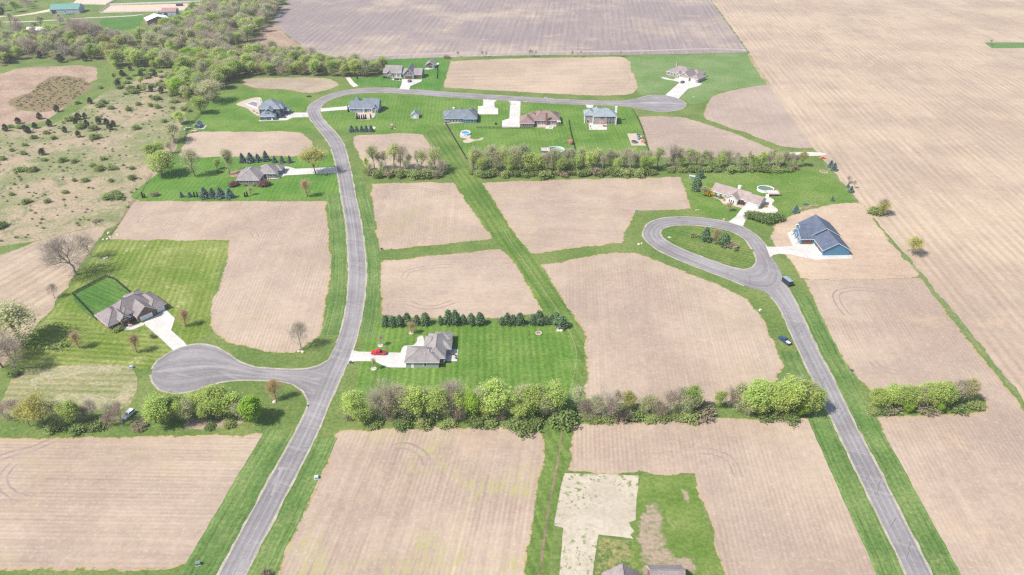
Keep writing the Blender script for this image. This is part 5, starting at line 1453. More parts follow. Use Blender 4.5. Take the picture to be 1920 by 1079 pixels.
# patio furniture
def table_set(label, px, chair=(0.03, 0.03, 0.04), n=4, z=.09, umb=None):
    t = thing('patio_table', label, 'patio table', G(*px, z), .2)
    m = MB(); m.prism([(math.cos(2 * math.pi * i / 12) * .75, math.sin(2 * math.pi * i / 12) * .75) for i in range(12)], .68, .73); m.build('table_top', paint('patio_dark', (.07, .06, .06), .5), t)
    m = MB(); m.tube((0, 0, 0), (0, 0, .68), .06, .06, 6); m.build('leg', M['black'], t)
    if umb:
        m = MB()
        for i in range(8):
            a, b = 2 * math.pi * i / 8, 2 * math.pi * (i + 1) / 8
            m.face([(math.cos(a) * 1.5, math.sin(a) * 1.5, 2.2), (math.cos(b) * 1.5, math.sin(b) * 1.5, 2.2), (0, 0, 2.75)])
        m.build('umbrella', umb, t)
        m = MB(); m.tube((0, 0, .73), (0, 0, 2.75), .03, .03, 5); m.build('pole', M['black'], t)
    return t
def patio_chair(px, ang, label, z=.09, col=(0.04, 0.04, 0.05), group=None):
    c = thing('patio_chair', label, 'patio chair', G(*px, z), R(ang), group)
    cm = paint('chair_%d' % (col[0] * 100), col, .6)
    m = MB(); m.box(-.3, .3, -.3, .3, .4, .48); m.build('seat', cm, c)
    m = MB(); m.box(-.3, .3, .3, .36, .48, 1.0); m.build('backrest', cm, c)
    for x in (-.26, .26):
        for y in (-.26, .26):
            m = MB(); m.box(x - .03, x + .03, y - .03, y + .03, 0, .4); m.build('leg', cm, c)
table_set('dark table on the white patio behind the red pickup house', (848, 665), None)
patio_chair((845.2, 663), 40, 'dark chair on the table side nearest the red pickup house wall')
patio_chair((854.3, 668.5), 200, 'dark chair at the outer edge of the white patio')
patio_chair((854.5, 673), 240, 'dark chair at the lower outer corner of the white patio')
table_set('table under a red umbrella on the terrace of the pale blue-roofed house', (1131.5, 237.5), umb=PRED)
patio_chair((1107, 238.5), 0, 'dark chair on the terrace of the pale blue-roofed house, nearest the white corner board')
patio_chair((1108.6, 242), 90, 'dark chair at the lower terrace edge of the pale blue-roofed house')
for k, (px, lb) in enumerate([((861, 226.5), 'dark table on the terrace of the dark blue-roofed house, near the middle windows'), ((475.5, 209.5), 'dark table on the paved terrace of the tall slate-roofed house, nearer the pool'), ((482, 213), 'dark table on the paved terrace of the tall slate-roofed house, nearer the drive')]):
    table_set(lb, px, z=.1)
gr = thing('grill_cart', 'dark covered grill at the edge of the terrace of the dark blue-roofed house', 'grill', G(837.5, 230.2, .09))
m = MB(); m.box(-1.8, 1.8, -.5, .5, .0, .9); m.build('cabinet', M['black'], gr)
m = MB(); m.box(-1.7, 1.7, -.45, .45, .905, 1.1); m.build('lid', paint('grill_lid', (.5, .5, .52), .4), gr)
gr = thing('grill_cart', 'black grill standing on the lawn between the two white driveways', 'grill', G(930, 234))
m = MB(); m.box(-.7, .7, -.4, .4, .3, 1.0); m.build('cabinet', M['black'], gr)
m = MB(); m.box(-.75, .75, -.45, .45, 1.005, 1.3); m.build('lid', M['black'], gr)
for x in (-.6, .6):
    m = MB(); m.box(x - .05, x + .05, -.3, .3, 0, .3); m.build('leg', M['black'], gr)
hp = thing('garden_trellis', 'pale blue slatted garden swing frame beside the dark pine', 'garden swing', G(1297, 337), R(-25))
m = MB()
for i in range(7):
    m.box(-1.5 + i * .5, -1.3 + i * .5, -.1, .1, .2, 2.6)
m.box(-1.6, 1.8, -.14, .14, 2.6, 2.8)
m.build('frame', paint('pale_blue_wood', (.34, .42, .50), .6), hp)
m = MB(); m.box(-1.6, 1.8, -1.1, -.15, 2.4, 2.5); m.build('canopy', paint('pale_blue_cloth', (.42, .50, .56), .7), hp)
bo = thing('covered_boat', 'tan covered trailer load under the mid hedgerow trees', 'covered trailer', G(1105, 309), R(85))
m = MB(); m.extrude_x([(-2.6, .7), (2.6, .7), (2.2, 1.5), (-2.2, 1.7)], -1.1, 1.1); m.build('cover', paint('tan_tarp', (.58, .48, .38), .8), bo)
for x in (-1.0, 1.0):
    wheel(bo, x, -.5, .34, .2)
for x, y, lb in ((1503, 388.2, 'long'), (1524, 387.5, 'second')):
    pass
sl = thing('raised_bed', 'grey timber raised bed on the grass east of the pool deck', 'raised bed', G(1508, 391), R(12))
m = MB(); m.box(-2.6, 2.6, -.9, .9, 0, .3); m.build('frame', M['wood'], sl)
m = MB(); m.box(-2.4, 2.4, -.75, .75, .302, .34); m.build('soil', M['mulch'], sl)
sl = thing('raised_bed', 'second timber raised bed on the grass, nearer the blue new house lot', 'raised bed', G(1526, 386.5), R(12))
m = MB(); m.box(-2.6, 2.6, -.8, .8, 0, .3); m.build('frame', M['wood'], sl)
m = MB(); m.box(-2.4, 2.4, -.65, .65, .302, .34); m.build('soil', M['mulch'], sl)
tp = thing('tarp_pile', 'low dark blue tarp heap on the grass above the raised beds', 'tarp heap', G(1511, 384))
m = MB(); m.prism([(-1.6, -.7), (1.6, -.6), (1.8, .3), (.4, .8), (-1.5, .6)], 0, .35); m.prism([(-1.0, -.4), (1.0, -.3), (1.1, .2), (-.9, .3)], .352, .65); m.build('tarp', paint('blue_tarp', (.06, .09, .17), .5), tp)
hb = thing('hay_feeder', 'dark round feeder standing in the sandy riding arena', 'feeder', G(337, 11.5, .07), R(3))
m = MB(); m.box(-3.5, 3.5, -1.5, 1.5, 0, 2.2); m.build('body', paint('feeder_dark', (.06, .05, .08), .7), hb)
m = MB(); m.box(-3.7, 3.7, -1.7, 1.7, 2.205, 2.35); m.build('roof', paint('feeder_roof', (.10, .08, .12), .7), hb)
# a flag pole at the brick house and bare log pile in the meadow
fp = thing('flag_pole', 'flag pole with a small red and white flag in front of the brick house', 'flag pole', G(245, 623), 0)
m = MB(); m.tube((0, 0, 0), (0, 0, 4.2), .05, .04, 6, 0, True); m.build('pole', M['white'], fp)
m = MB()
for i in range(5):
    m.box(.06, 1.5, -.015, .015, 3.2 + i * .18, 3.2 + i * .18 + .175, i % 2)
m.build('flag', [PRED, M['white']], fp)

# ------------------------------------------------------------------ fences
def fence(label, pts, mat, h=1.4, gap=3.0, rails=(0.35, 0.8, 1.25), name='fence', solid=False):
    P = [G(*p).to_2d() for p in pts]
    t = thing(name, label, 'fence', (P[0].x, P[0].y, 0))
    o = P[0]
    m = MB()
    posts = []
    for a, b in zip(P[:-1], P[1:]):
        L = (b - a).length
        k = max(1, int(round(L / gap)))
        ang = math.atan2((b - a).y, (b - a).x)
        for z in rails:
            c = (a + b) / 2 - o
            m.box(c.x - L / 2, c.x + L / 2, c.y - .03, c.y + .03, z - (.16 if solid else .07), z + (.16 if solid else .07), 0, ang)
        posts += [a.lerp(b, i / k) - o for i in range(k)]
    posts.append(P[-1] - o)
    m.build('rail', mat, t)
    st = max(1, int(math.ceil(len(posts) / 95)))
    for p in posts[::st]:
        m2 = MB(); m2.box(p.x - .07, p.x + .07, p.y - .07, p.y + .07, 0, h); m2.build('post', mat, t)
    return t
fence('black fence around the dark green back lawn of the brick house', [(181, 600), (136, 553), (199, 520), (214, 524), (243, 549)], M['black'], rails=(.25, .5, .75, 1.0, 1.25))
fence('black fence running down from the terrace of the dark blue-roofed house', [(835, 232), (848, 255), (862, 278), (875, 300)], M['black'], rails=(.25, .5, .75, 1.0, 1.25))
fence('thin dark fence between the two driveways', [(893, 241), (975, 241.5), (1000, 241.5)], M['black'])
fence('dark fence between the brown brick house and the pale blue-roofed house', [(1066, 226), (1069, 245), (1078, 282)], M['black'], rails=(.25, .5, .75, 1.0, 1.25))
fence('dark fence down the edge of the wedge-shaped field', [(1186, 208), (1195, 222), (1205, 245), (1217, 288)], M['black'])
fence('brown wire fence from the wood to the small dark blue shed', [(392, 190), (376, 216), (352, 240), (346, 262)], paint('fence_brown', (.16, .12, .09), .8), rails=(.3, .75, 1.2))
fence('dark boundary fence along the meadow above the L-shaped field', [(284, 327), (262, 365), (248, 378), (225, 415), (200, 448)], M['wood'], rails=(.4, 1.0))
WF = paint('white_fence', (.60, .60, .58), .6)
fence('white board fence around the long riding arena', cv(180, 0, 8.7, [(50, 220), (1440, 185), (1575, 50), (220, 95), (50, 220)]), WF, gap=4.5, rails=(.4, .9, 1.4), solid=True)
fence('white board fence around the small riding pen', [(133, 8.5), (199, 9.8), (209, 4.5), (224, -4)], WF, gap=4.5, rails=(.4, .9, 1.4), solid=True)
fence('white board fence at the corner pen by the wood', [(352, 16.8), (376, 16), (383, 5.5)], WF, gap=4.5, rails=(.4, .9, 1.4), solid=True)

# ------------------------------------------------------------------ trees and shrubs
def leaf_mat(name, c1, c2, trans=0.5, var=0.25):
    t = NT(name)
    tint = t.attr('tint')
    rnd = t.n('ShaderNodeObjectInfo').outputs['Random']
    c = t.mix(tint, c1, c2)
    c = t.scale(c, t.ramp(rnd, 0.0, 1.0, 1 - var * .6, 1 + var * .6))
    c = t.mix(t.math('MULTIPLY', t.math('FRACT', t.math('MULTIPLY', rnd, 7.3)), var), c, (c2[0] * 1.25, c2[1] * 0.98, c2[2] * 0.9))
    d = t.n('ShaderNodeBsdfDiffuse', Color=c)
    tr = t.n('ShaderNodeBsdfTranslucent', Color=c)
    mx = t.n('ShaderNodeMixShader', Fac=trans)
    t.t.links.new(d.outputs[0], mx.inputs[1]); t.t.links.new(tr.outputs[0], mx.inputs[2])
    t.t.links.new(mx.outputs[0], t.out.inputs[0])
    return t.m

LM = dict(
    leafy=leaf_mat('spring_leaf', (0.275, 0.400, 0.085), (0.510, 0.635, 0.200)),
    bright=leaf_mat('bright_spring_leaf', (0.200, 0.350, 0.040), (0.380, 0.560, 0.095), .5, .12),
    sparse=leaf_mat('grey_green_leaf', (0.320, 0.390, 0.165), (0.540, 0.610, 0.310)),
    yellow=leaf_mat('yellow_green_leaf', (0.300, 0.325, 0.070), (0.520, 0.520, 0.150)),
    bud=leaf_mat('orange_bud', (0.300, 0.260, 0.085), (0.600, 0.370, 0.160)),
    twig=leaf_mat('grey_twig', (0.275, 0.238, 0.190), (0.545, 0.485, 0.400), .3),
    brush=leaf_mat('brown_brush', (0.260, 0.205, 0.160), (0.480, 0.400, 0.320), .3),
    spruce=leaf_mat('blue_spruce_needle', (0.075, 0.130, 0.105), (0.235, 0.330, 0.285), .1, .15),
    pine=leaf_mat('pine_needle', (0.052, 0.110, 0.052), (0.190, 0.285, 0.150), .1, .15),
    cedar=leaf_mat('cedar_needle', (0.028, 0.042, 0.024), (0.085, 0.100, 0.055), .1, .3),
    bush=leaf_mat('bush_leaf', (0.150, 0.215, 0.065), (0.330, 0.410, 0.160), .4, .3),
    dark=leaf_mat('dark_bush_leaf', (0.095, 0.150, 0.050), (0.250, 0.335, 0.120), .4, .2),
    red=leaf_mat('purple_leaf', (0.120, 0.060, 0.055), (0.230, 0.135, 0.115), .2, .15),
    gold=leaf_mat('gold_leaf', (0.40, 0.27, 0.015), (0.60, 0.45, 0.03), .2, .1),
    blossom=leaf_mat('white_blossom', (0.42, 0.40, 0.34), (0.60, 0.58, 0.50), .2, .1),
)

class Leaves:
    def __init__(s):
        s.v, s.f, s.t, s.m = [], [], [], []
    def quad(s, p, w, h, rng, tint, up=0.35, mi=0, axis=None):
        if axis is None:
            n = Vector((rng.gauss(0, 1), rng.gauss(0, 1), rng.gauss(0, 1) + up)).normalized()
            a = n.orthogonal().normalized()
            ang = rng.random() * 6.283
            b = n.cross(a)
            u = a * math.cos(ang) + b * math.sin(ang)
            v = n.cross(u)
        else:
            v = axis
            u = v.cross(Vector((rng.gauss(0, 1), rng.gauss(0, 1), rng.gauss(0, 1)))).normalized()
        k = len(s.v)
        u, v = u * (w / 2), v * (h / 2)
        s.v += [tuple(p - u - v), tuple(p + u - v * .6), tuple(p + u * .8 + v), tuple(p - u * .9 + v * .8)]
        s.f.append((k, k + 1, k + 2, k + 3))
        s.t.append(min(1, max(0, tint)))
        s.m.append(mi)
    def mesh(s, name, mats):
        me = D.meshes.new(name)
        me.from_pydata(s.v, [], s.f)
        for m in mats:
            me.materials.append(m)
        a = me.attributes.new('tint', 'FLOAT', 'FACE')
        a.data.foreach_set('value', s.t)
        if any(s.m):
            me.polygons.foreach_set('material_index', s.m)
        me.update()
        return me

def skeleton(rng, H, spread, base, n_main, levels, lean=0.06, crook=0.25, up=0.35, r0=None):
    segs, tips = [], []
    r0 = r0 or H * 0.018
    def grow(p, d, L, r, lv):
        k = 3 if lv < 2 else 2
        for i in range(k):
            d = (d + Vector((rng.gauss(0, crook), rng.gauss(0, crook), rng.gauss(0, crook * .6) + up * .12)) * .5).normalized()
            q = p + d * (L / k)
            segs.append((p, q, r * (1 - .28 * i / k), r * (1 - .28 * (i + 1) / k), lv))
            p = q
            if lv < levels and i > 0:
                for _ in range(1 if lv else 0):
                    br(p, d, L, r * .5, lv)
        if lv < levels:
            for _ in range(rng.choice((2, 3)) if lv else n_main):
                br(p, d, L, r * .62, lv)
        else:
            tips.append((p, d))
    def br(p, d, L, r, lv):
        a = d.orthogonal().normalized()
        a.rotate(Matrix.Rotation(rng.random() * 6.283, 3, d))
        sp = spread * rng.uniform(.55, 1.25)
        nd = (d * math.cos(sp) + a * math.sin(sp) + Vector((0, 0, up * .35))).normalized()
        grow(p, nd, L * rng.uniform(.58, .82), r, lv + 1)
    d0 = Vector((rng.gauss(0, lean), rng.gauss(0, lean), 1)).normalized()
    grow(Vector((0, 0, -.1)), d0, H * base, r0, 0)
    zmax = max(t[0].z for t in tips)
    k = H * 0.93 / zmax
    xs = max(1e-6, sorted(math.hypot(t[0].x, t[0].y) for t in tips)[int(len(tips) * .85)])
    return segs, tips, k, xs

def make_tree(kind, seed):
    rng = random.Random(seed)
    H = 12.0
    P = dict(
        leafy=(.60, .20, 4, 4, 4.0, 24, .36, 'leafy', 0.45), bright=(.60, .18, 4, 4, 4.2, 32, .40, 'bright', 0.05),
        sparse=(.58, .22, 4, 4, 4.0, 12, .30, 'sparse', 1.3), yellow=(.70, .18, 5, 4, 5.2, 18, .34, 'yellow', 1.0),
        bare=(.60, .22, 4, 4, 4.6, 0, 0, 'twig', 2.2), brushy=(.85, .12, 6, 4, 4.6, 2, .28, 'brush', 2.2), bud=(.42, .14, 5, 4, 3.5, 9, .28, 'bud', 1.0),
        slender=(.50, .36, 3, 4, 2.7, 11, .32, 'leafy', 1.1), thin=(.46, .38, 3, 4, 2.6, 4, .28, 'sparse', 1.6), column=(.32, .14, 5, 4, 2.7, 14, .32, 'sparse', .9),
    )[kind]
    spread, base, nm, lv, rad, nl, ls, lm, tw = P
    segs, tips, k, xs = skeleton(rng, H, spread, base, nm, lv)
    kx = min(1.6, rad * .86 / xs)
    T = lambda p: Vector((p.x * kx, p.y * kx, p.z * k))
    tb = MB()
    for p, q, a, b, l in segs:
        if l <= 3 and a > .012:
            tb.tube(T(p), T(q), max(a, .03) * 1.15, max(b, .025) * 1.15, 6 if l == 0 else (4 if l < 3 else 3))
    lf = Leaves()
    pts = [(T(p), d) for p, d in tips]
    outer = [(T(p.lerp(q, rng.random())), (q - p).normalized()) for p, q, a, b, l in segs if l >= lv - 1]
    rng.shuffle(pts)
    n_sk, n_el = (70, 95) if kind not in ('slender', 'thin') else (55, 60)
    allp = pts[:n_sk] + rng.sample(outer, min(len(outer), n_sk // 2))
    # fill the crown volume around the limbs, leaving gaps
    zc, rz = (H * .56, H * .42) if kind not in ('slender', 'thin', 'yellow') else (H * .62, H * .36)
    if kind in ('brushy', 'bud'):
        zc, rz = (H * .42, H * .46) if kind == 'brushy' else (H * .52, H * .46)
    tries = 0
    while n_el > 0 and tries < 2000:
        tries += 1
        v = Vector((rng.gauss(0, 1), rng.gauss(0, 1), rng.gauss(0, 1))).normalized() * (rng.random() ** .33)
        wz = .52 + .48 * min(1, max(0, v.z * .8 + .62))
        p = Vector((v.x * rad * .96 * wz, v.y * rad * .96 * wz, zc + v.z * rz))
        if v.z < -.25 and kind != 'bud' and rng.random() < .45:
            continue
        if mnoise.noise((p.x * .42 + seed, p.y * .42, p.z * .42)) > -.12 or rng.random() < .12:
            allp.append((p, v.normalized()))
            n_el -= 1
    cz = H * .5
    for p, d in allp:
        if p.z < H * .1:
            continue
        clump = rng.random()
        out = Vector((p.x, p.y, (p.z - cz) * .8 + .8))
        out = out.normalized() if out.length > .1 else Vector((0, 0, 1))
        for _ in range(int(tw * 7 + rng.random())):
            ax = (d * .6 + out * .9 + Vector((rng.gauss(0, .55), rng.gauss(0, .55), rng.gauss(0, .45) + .3))).normalized()
            L = rng.uniform(.7, 1.6)
            lf.quad(p + ax * L * .3 + Vector((rng.gauss(0, .6), rng.gauss(0, .6), rng.gauss(0, .5))), .042, L, rng, rng.random(), 0, 1, ax)
        r = rng.uniform(.7, 1.35)
        for _ in range(int(nl * rng.uniform(.6, 1.3))):
            q = p + Vector((rng.gauss(0, r * .62), rng.gauss(0, r * .62), rng.gauss(0, r * .5)))
            s = ls * rng.uniform(.6, 1.25)
            lf.quad(q, s, s * .8, rng, clump * .4 + rng.random() * .6, 2.6)
    twm = 'brush' if kind in ('brushy',) else 'twig'
    crown = lf.mesh(kind + '_crown', [LM[lm], LM[twm]])
    return tb.mesh(kind + '_trunk', M['palebark'] if kind in ('bare', 'thin', 'brushy') and seed % 2 else M['bark']), crown

def make_conifer(kind, seed):
    rng = random.Random(seed)
    lf = Leaves()
    H = 6.0
    if kind in ('spruce', 'arbor'):
        R0 = 2.5 if kind == 'spruce' else .75
        n = 26
        for i in range(n):
            f = i / (n - 1)
            z = .25 + f * (H - .45)
            r = R0 * (1 - f) ** (.66 if kind == 'spruce' else .45) + .1
            m = int(9 + 26 * (1 - f))
            ph = rng.random() * 6
            for j in range(m):
                a = ph + 6.283 * j / m + rng.gauss(0, .12)
                rr = r * rng.uniform(.62, 1.06) * (1 + .1 * math.sin(3 * a + i))
                ax = Vector((math.cos(a), math.sin(a), -.28 + .5 * f)).normalized()
                for q in (.55, .95):
                    lf.quad(Vector((math.cos(a) * rr * q, math.sin(a) * rr * q, z - rr * .22 * q + rng.gauss(0, .06))), .42, .62, rng, (.25 + .6 * q * rng.random()), .6, 0, ax)
        lf.quad(Vector((0, 0, H - .15)), .12, .7, rng, .8, 0, 0, Vector((0, 0, 1)))
    else:                                       # pine / cedar: soft rounded cone with whorls
        R0 = 2.3 if kind == 'pine' else 2.0
        for i in range(150 if kind == 'pine' else 130):
            f = rng.random() ** .8
            z = .3 + f * (H - .8)
            prof = (1 - f) ** .6 * (1.0 if f > .15 else .75 + f) if kind == 'pine' else math.sin(math.pi * min(1, .18 + f * .8)) ** .7
            a = rng.random() * 6.283
            r = R0 * prof * rng.uniform(.55, 1.08)
            c = Vector((math.cos(a) * r, math.sin(a) * r, z))
            t0 = rng.random() * .5
            for _ in range(11):
                lf.quad(c + Vector((rng.gauss(0, .28), rng.gauss(0, .28), rng.gauss(0, .22))), .36, .30, rng, t0 + rng.random() * .5, .7)
    tb = MB()
    tb.tube((0, 0, -.1), (0, 0, H * .8), .16, .04, 6)
    return tb.mesh(kind + '_trunk', M['bark']), lf.mesh(kind + '_crown', [LM[kind if kind != 'arbor' else 'cedar'], LM['twig']])

def make_bush(kind, seed):
    rng = random.Random(seed)
    lf = Leaves()
    n = 90
    lobes = [(rng.uniform(-.9, .9), rng.uniform(-.9, .9), rng.uniform(.6, 1.3), rng.uniform(.7, 1.15)) for _ in range(6)]
    for i in range(n):
        x, y, z, r = rng.choice(lobes)
        v = Vector((rng.gauss(0, 1), rng.gauss(0, 1), abs(rng.gauss(0, 1)) * .9)).normalized()
        c = Vector((x, y, z * .55)) + v * r * rng.uniform(.6, 1.05)
        c.z = max(c.z, .12)
        t0 = rng.random() * .5
        if kind == 'brush':
            for _ in range(7):
                ax = (v + Vector((rng.gauss(0, .7), rng.gauss(0, .7), rng.gauss(0, .5) + .4))).normalized()
                lf.quad(c, .07, rng.uniform(.5, 1.2), rng, t0 + rng.random() * .5, 0, 0, ax)
            if rng.random() < .3:
                for _ in range(4):
                    lf.quad(c + Vector((rng.gauss(0, .2), rng.gauss(0, .2), rng.gauss(0, .2))), .28, .24, rng, rng.random(), .5, 1)
        else:
            for _ in range(13):
                lf.quad(c + Vector((rng.gauss(0, .3), rng.gauss(0, .3), rng.gauss(0, .25))), .26, .22, rng, t0 + rng.random() * .5, 1.8)
    tb = MB()
    for _ in range(6):
        a = rng.random() * 6.283
        tb.tube((0, 0, -.1), (math.cos(a) * .8, math.sin(a) * .8, 1.4), .07, .03, 4)
    return tb.mesh(kind + '_stem', M['bark']), lf.mesh(kind + '_foliage', [LM[kind], LM['bush'] if kind == 'brush' else LM['twig']])

PROTO = {}
for kd, nv in (('leafy', 4), ('bright', 1), ('sparse', 3), ('yellow', 2), ('bare', 3), ('brushy', 2), ('bud', 2), ('slender', 3), ('thin', 3), ('column', 1)):
    PROTO[kd] = [make_tree(kd, 11 + 7 * i + len(kd)) + (12.0,) for i in range(nv)]
for kd, nv in (('spruce', 2), ('arbor', 1), ('pine', 3), ('cedar', 3)):
    PROTO[kd] = [make_conifer(kd, 5 + i) + (6.0,) for i in range(nv)]
for kd, nv in (('bush', 3), ('dark', 2), ('red', 1), ('gold', 1), ('brush', 2), ('blossom', 1)):
    PROTO[kd] = [make_bush(kd, 3 + i) + (2.2,) for i in range(nv)]
LOOK = dict(leafy='leafy pale green tree', bright='bright fresh green round tree', sparse='grey-green half-leafed tree', yellow='yellow-green spreading tree', bare='bare grey tree', brushy='bare brown bushy tree', bud='orange-budding young tree',
            slender='tall slender green-topped tree', thin='thin nearly bare tree', column='tall narrow grey-green tree', spruce='blue-green spruce', arbor='small dark columnar evergreen', pine='dark green pine', cedar='dark cedar', bush='green rounded shrub', dark='dark green bush', red='purple-red shrub', gold='golden yellow shrub', brush='brown twiggy brush', blossom='white blossoming shrub')
KNAME = dict(leafy='leafy_tree', bright='leafy_tree', sparse='leafy_tree', yellow='leafy_tree', bare='bare_tree', brushy='bare_tree', bud='young_tree', slender='slender_tree', thin='slender_tree', column='narrow_tree', spruce='spruce_tree', arbor='evergreen_shrub', pine='pine_tree', cedar='cedar_tree', bush='shrub', dark='shrub', red='shrub', gold='shrub', brush='brush', blossom='shrub')
trng = random.Random(77)
def plant(kind, px, py, h, label, group=None, wide=1.0):
    tm, cm, H0 = trng.choice(PROTO[kind])
    p = G(px, py)
    s = h / H0
    if kind == 'pine' and h < 7.5:
        s *= trng.uniform(.70, 1.06)
    small = KNAME[kind] in ('shrub', 'brush', 'evergreen_shrub')
    cat = 'shrub' if small else 'tree'
    r = thing(KNAME[kind], label, cat, p, trng.random() * 6.283, group)
    w = s * wide * trng.uniform(.88, 1.16)
    r.scale = (w, w, s)
    obj('stem' if small else 'trunk', tm, r)
    obj('foliage' if small else 'crown', cm, r)
    return r
ORD = ['first', 'second', 'third', 'fourth', 'fifth', 'sixth', 'seventh', 'eighth', 'ninth', 'tenth', 'eleventh', 'twelfth', 'thirteenth', 'fourteenth', 'fifteenth', 'sixteenth', 'seventeenth', 'eighteenth', 'nineteenth', 'twentieth', 'twenty-first', 'twenty-second', 'twenty-third', 'twenty-fourth']
def row(items, start, where, group):
    """items (kind, x, y, height[, wide]) in order away from `start`: each label counts within its own look"""
    cnt = {}
    tot = {}
    for it in items:
        tot[it[0]] = tot.get(it[0], 0) + 1
    for it in items:
        k = it[0]
        cnt[k] = cnt.get(k, 0) + 1
        lb = ('%s, %s from %s, %s' % (LOOK[k], ORD[cnt[k] - 1], start, where)) if tot[k] > 1 else 'the one %s in the %s' % (LOOK[k], where)
        plant(k, it[1], it[2], it[3], lb, group, it[4] if len(it) > 4 else 1.0)

# hedgerow below the red pickup's lawn
row([('leafy', 664, 788, 12.5), ('leafy', 684, 796, 8, 1.2), ('brush', 655, 785, 2.5), ('bare', 722, 782, 16), ('brushy', 732, 789, 6), ('sparse', 748, 781, 13), ('sparse', 764, 788, 14), ('leafy', 783, 788, 14.5), ('dark', 752, 797, 3, 1.3), ('bush', 800, 795, 3.5, 1.3), ('brushy', 809, 786, 8, .8), ('leafy', 824, 784, 14, .8), ('bare', 853, 783, 14), ('brushy', 862, 790, 7), ('bright', 886, 786, 12.5, .75), ('dark', 893, 794, 3.2, 1.3), ('sparse', 905, 780, 12), ('leafy', 929, 784, 15.5), ('brushy', 938, 789, 6), ('leafy', 958, 783, 12, .8), ('leafy', 975, 791, 8.5), ('sparse', 980, 778, 12.5), ('dark', 988, 799, 4.2, 1.6), ('leafy', 1008, 780, 13), ('leafy', 1032, 777, 12.5), ('brushy', 1038, 786, 6), ('dark', 1056, 789, 6, 1.0), ('sparse', 1079, 769, 10), ('bush', 1000, 795, 3, 1.4), ('sparse', 704, 786, 11), ('leafy', 738, 783, 11), ('sparse', 806, 780, 12), ('sparse', 838, 787, 11), ('leafy', 868, 780, 12), ('leafy', 912, 789, 10), ('sparse', 943, 780, 12), ('leafy', 992, 784, 12), ('sparse', 1020, 784, 11), ('leafy', 1044, 780, 10), ('bush', 700, 797, 2.4, 1.5), ('bush', 840, 795, 2.6, 1.5), ('bush', 920, 796, 2.4, 1.5), ('bush', 960, 797, 2.6, 1.5)],
    'the curved road', 'hedgerow below the red pickup lawn', 'trees in the hedgerow below the red pickup lawn')
# hedgerow between the ditch and the straight road
row([('brushy', 1103, 784, 8, 1.1), ('bare', 1132, 786, 13, 1.1), ('bush', 1142, 788, 2.6, 1.3), ('brush', 1168, 784, 4.2, 1.2), ('yellow', 1175, 777, 10, .7), ('dark', 1194, 782, 3.6, 1.3), ('sparse', 1219, 778, 10, .8), ('bush', 1218, 786, 2.6, 1.4), ('bare', 1247, 782, 12, .9), ('bare', 1271, 774, 11, .8), ('leafy', 1298, 775, 12, .75), ('bush', 1297, 785, 3.6, 1.2), ('brush', 1318, 780, 4.6, 1.3), ('leafy', 1346, 765, 8, .7), ('bare', 1365, 765, 10, .7), ('sparse', 1385, 772, 12), ('leafy', 1411, 774, 13.5), ('sparse', 1399, 780, 8), ('leafy', 1432, 774, 13), ('leafy', 1455, 778, 11), ('leafy', 1478, 773, 15.5), ('leafy', 1503, 776, 14), ('bright', 1499, 781, 6.5), ('dark', 1480, 784, 3.5, 1.5), ('leafy', 1525, 776, 11, .8), ('sparse', 1515, 765, 12, .7), ('dark', 1440, 784, 3, 1.6), ('sparse', 1116, 780, 9), ('thin', 1155, 778, 10), ('sparse', 1205, 780, 8), ('brushy', 1234, 782, 8), ('thin', 1258, 776, 10), ('sparse', 1284, 780, 10), ('bush', 1250, 787, 2.4, 1.5), ('bush', 1275, 786, 2.4, 1.5), ('bush', 1115, 789, 2, 1.5), ('leafy', 1420, 781, 9), ('leafy', 1445, 770, 13), ('leafy', 1466, 778, 12), ('sparse', 1490, 768, 14), ('leafy', 1515, 778, 12)],
    'the ditch', 'hedgerow between ditch and straight road', 'trees in the hedgerow between ditch and straight road')
# clump east of the straight road
row([('leafy', 1642, 766, 8.5), ('leafy', 1662, 764, 9.5), ('brush', 1668, 772, 3, 1.4), ('leafy', 1686, 766, 9.5), ('leafy', 1708, 768, 10), ('bright', 1700, 775, 5), ('leafy', 1730, 765, 11), ('brush', 1738, 771, 3.5, 1.5), ('leafy', 1754, 764, 11.5), ('bright', 1758, 774, 4.5), ('dark', 1790, 768, 3.4, 1.5), ('bare', 1790, 756, 10, .7), ('yellow', 1810, 757, 11, .6), ('dark', 1655, 772, 2.6, 1.6), ('bush', 1826, 765, 3.2, 1.2), ('bush', 1636, 772, 2, 1.5), ('leafy', 1652, 768, 8), ('leafy', 1674, 766, 9), ('leafy', 1697, 764, 10), ('sparse', 1720, 768, 10), ('leafy', 1743, 767, 10.5), ('leafy', 1768, 765, 10), ('thin', 1802, 758, 10.5), ('thin', 1780, 760, 10)],
    'the straight road', 'clump in the east field', 'trees in the clump east of the straight road')
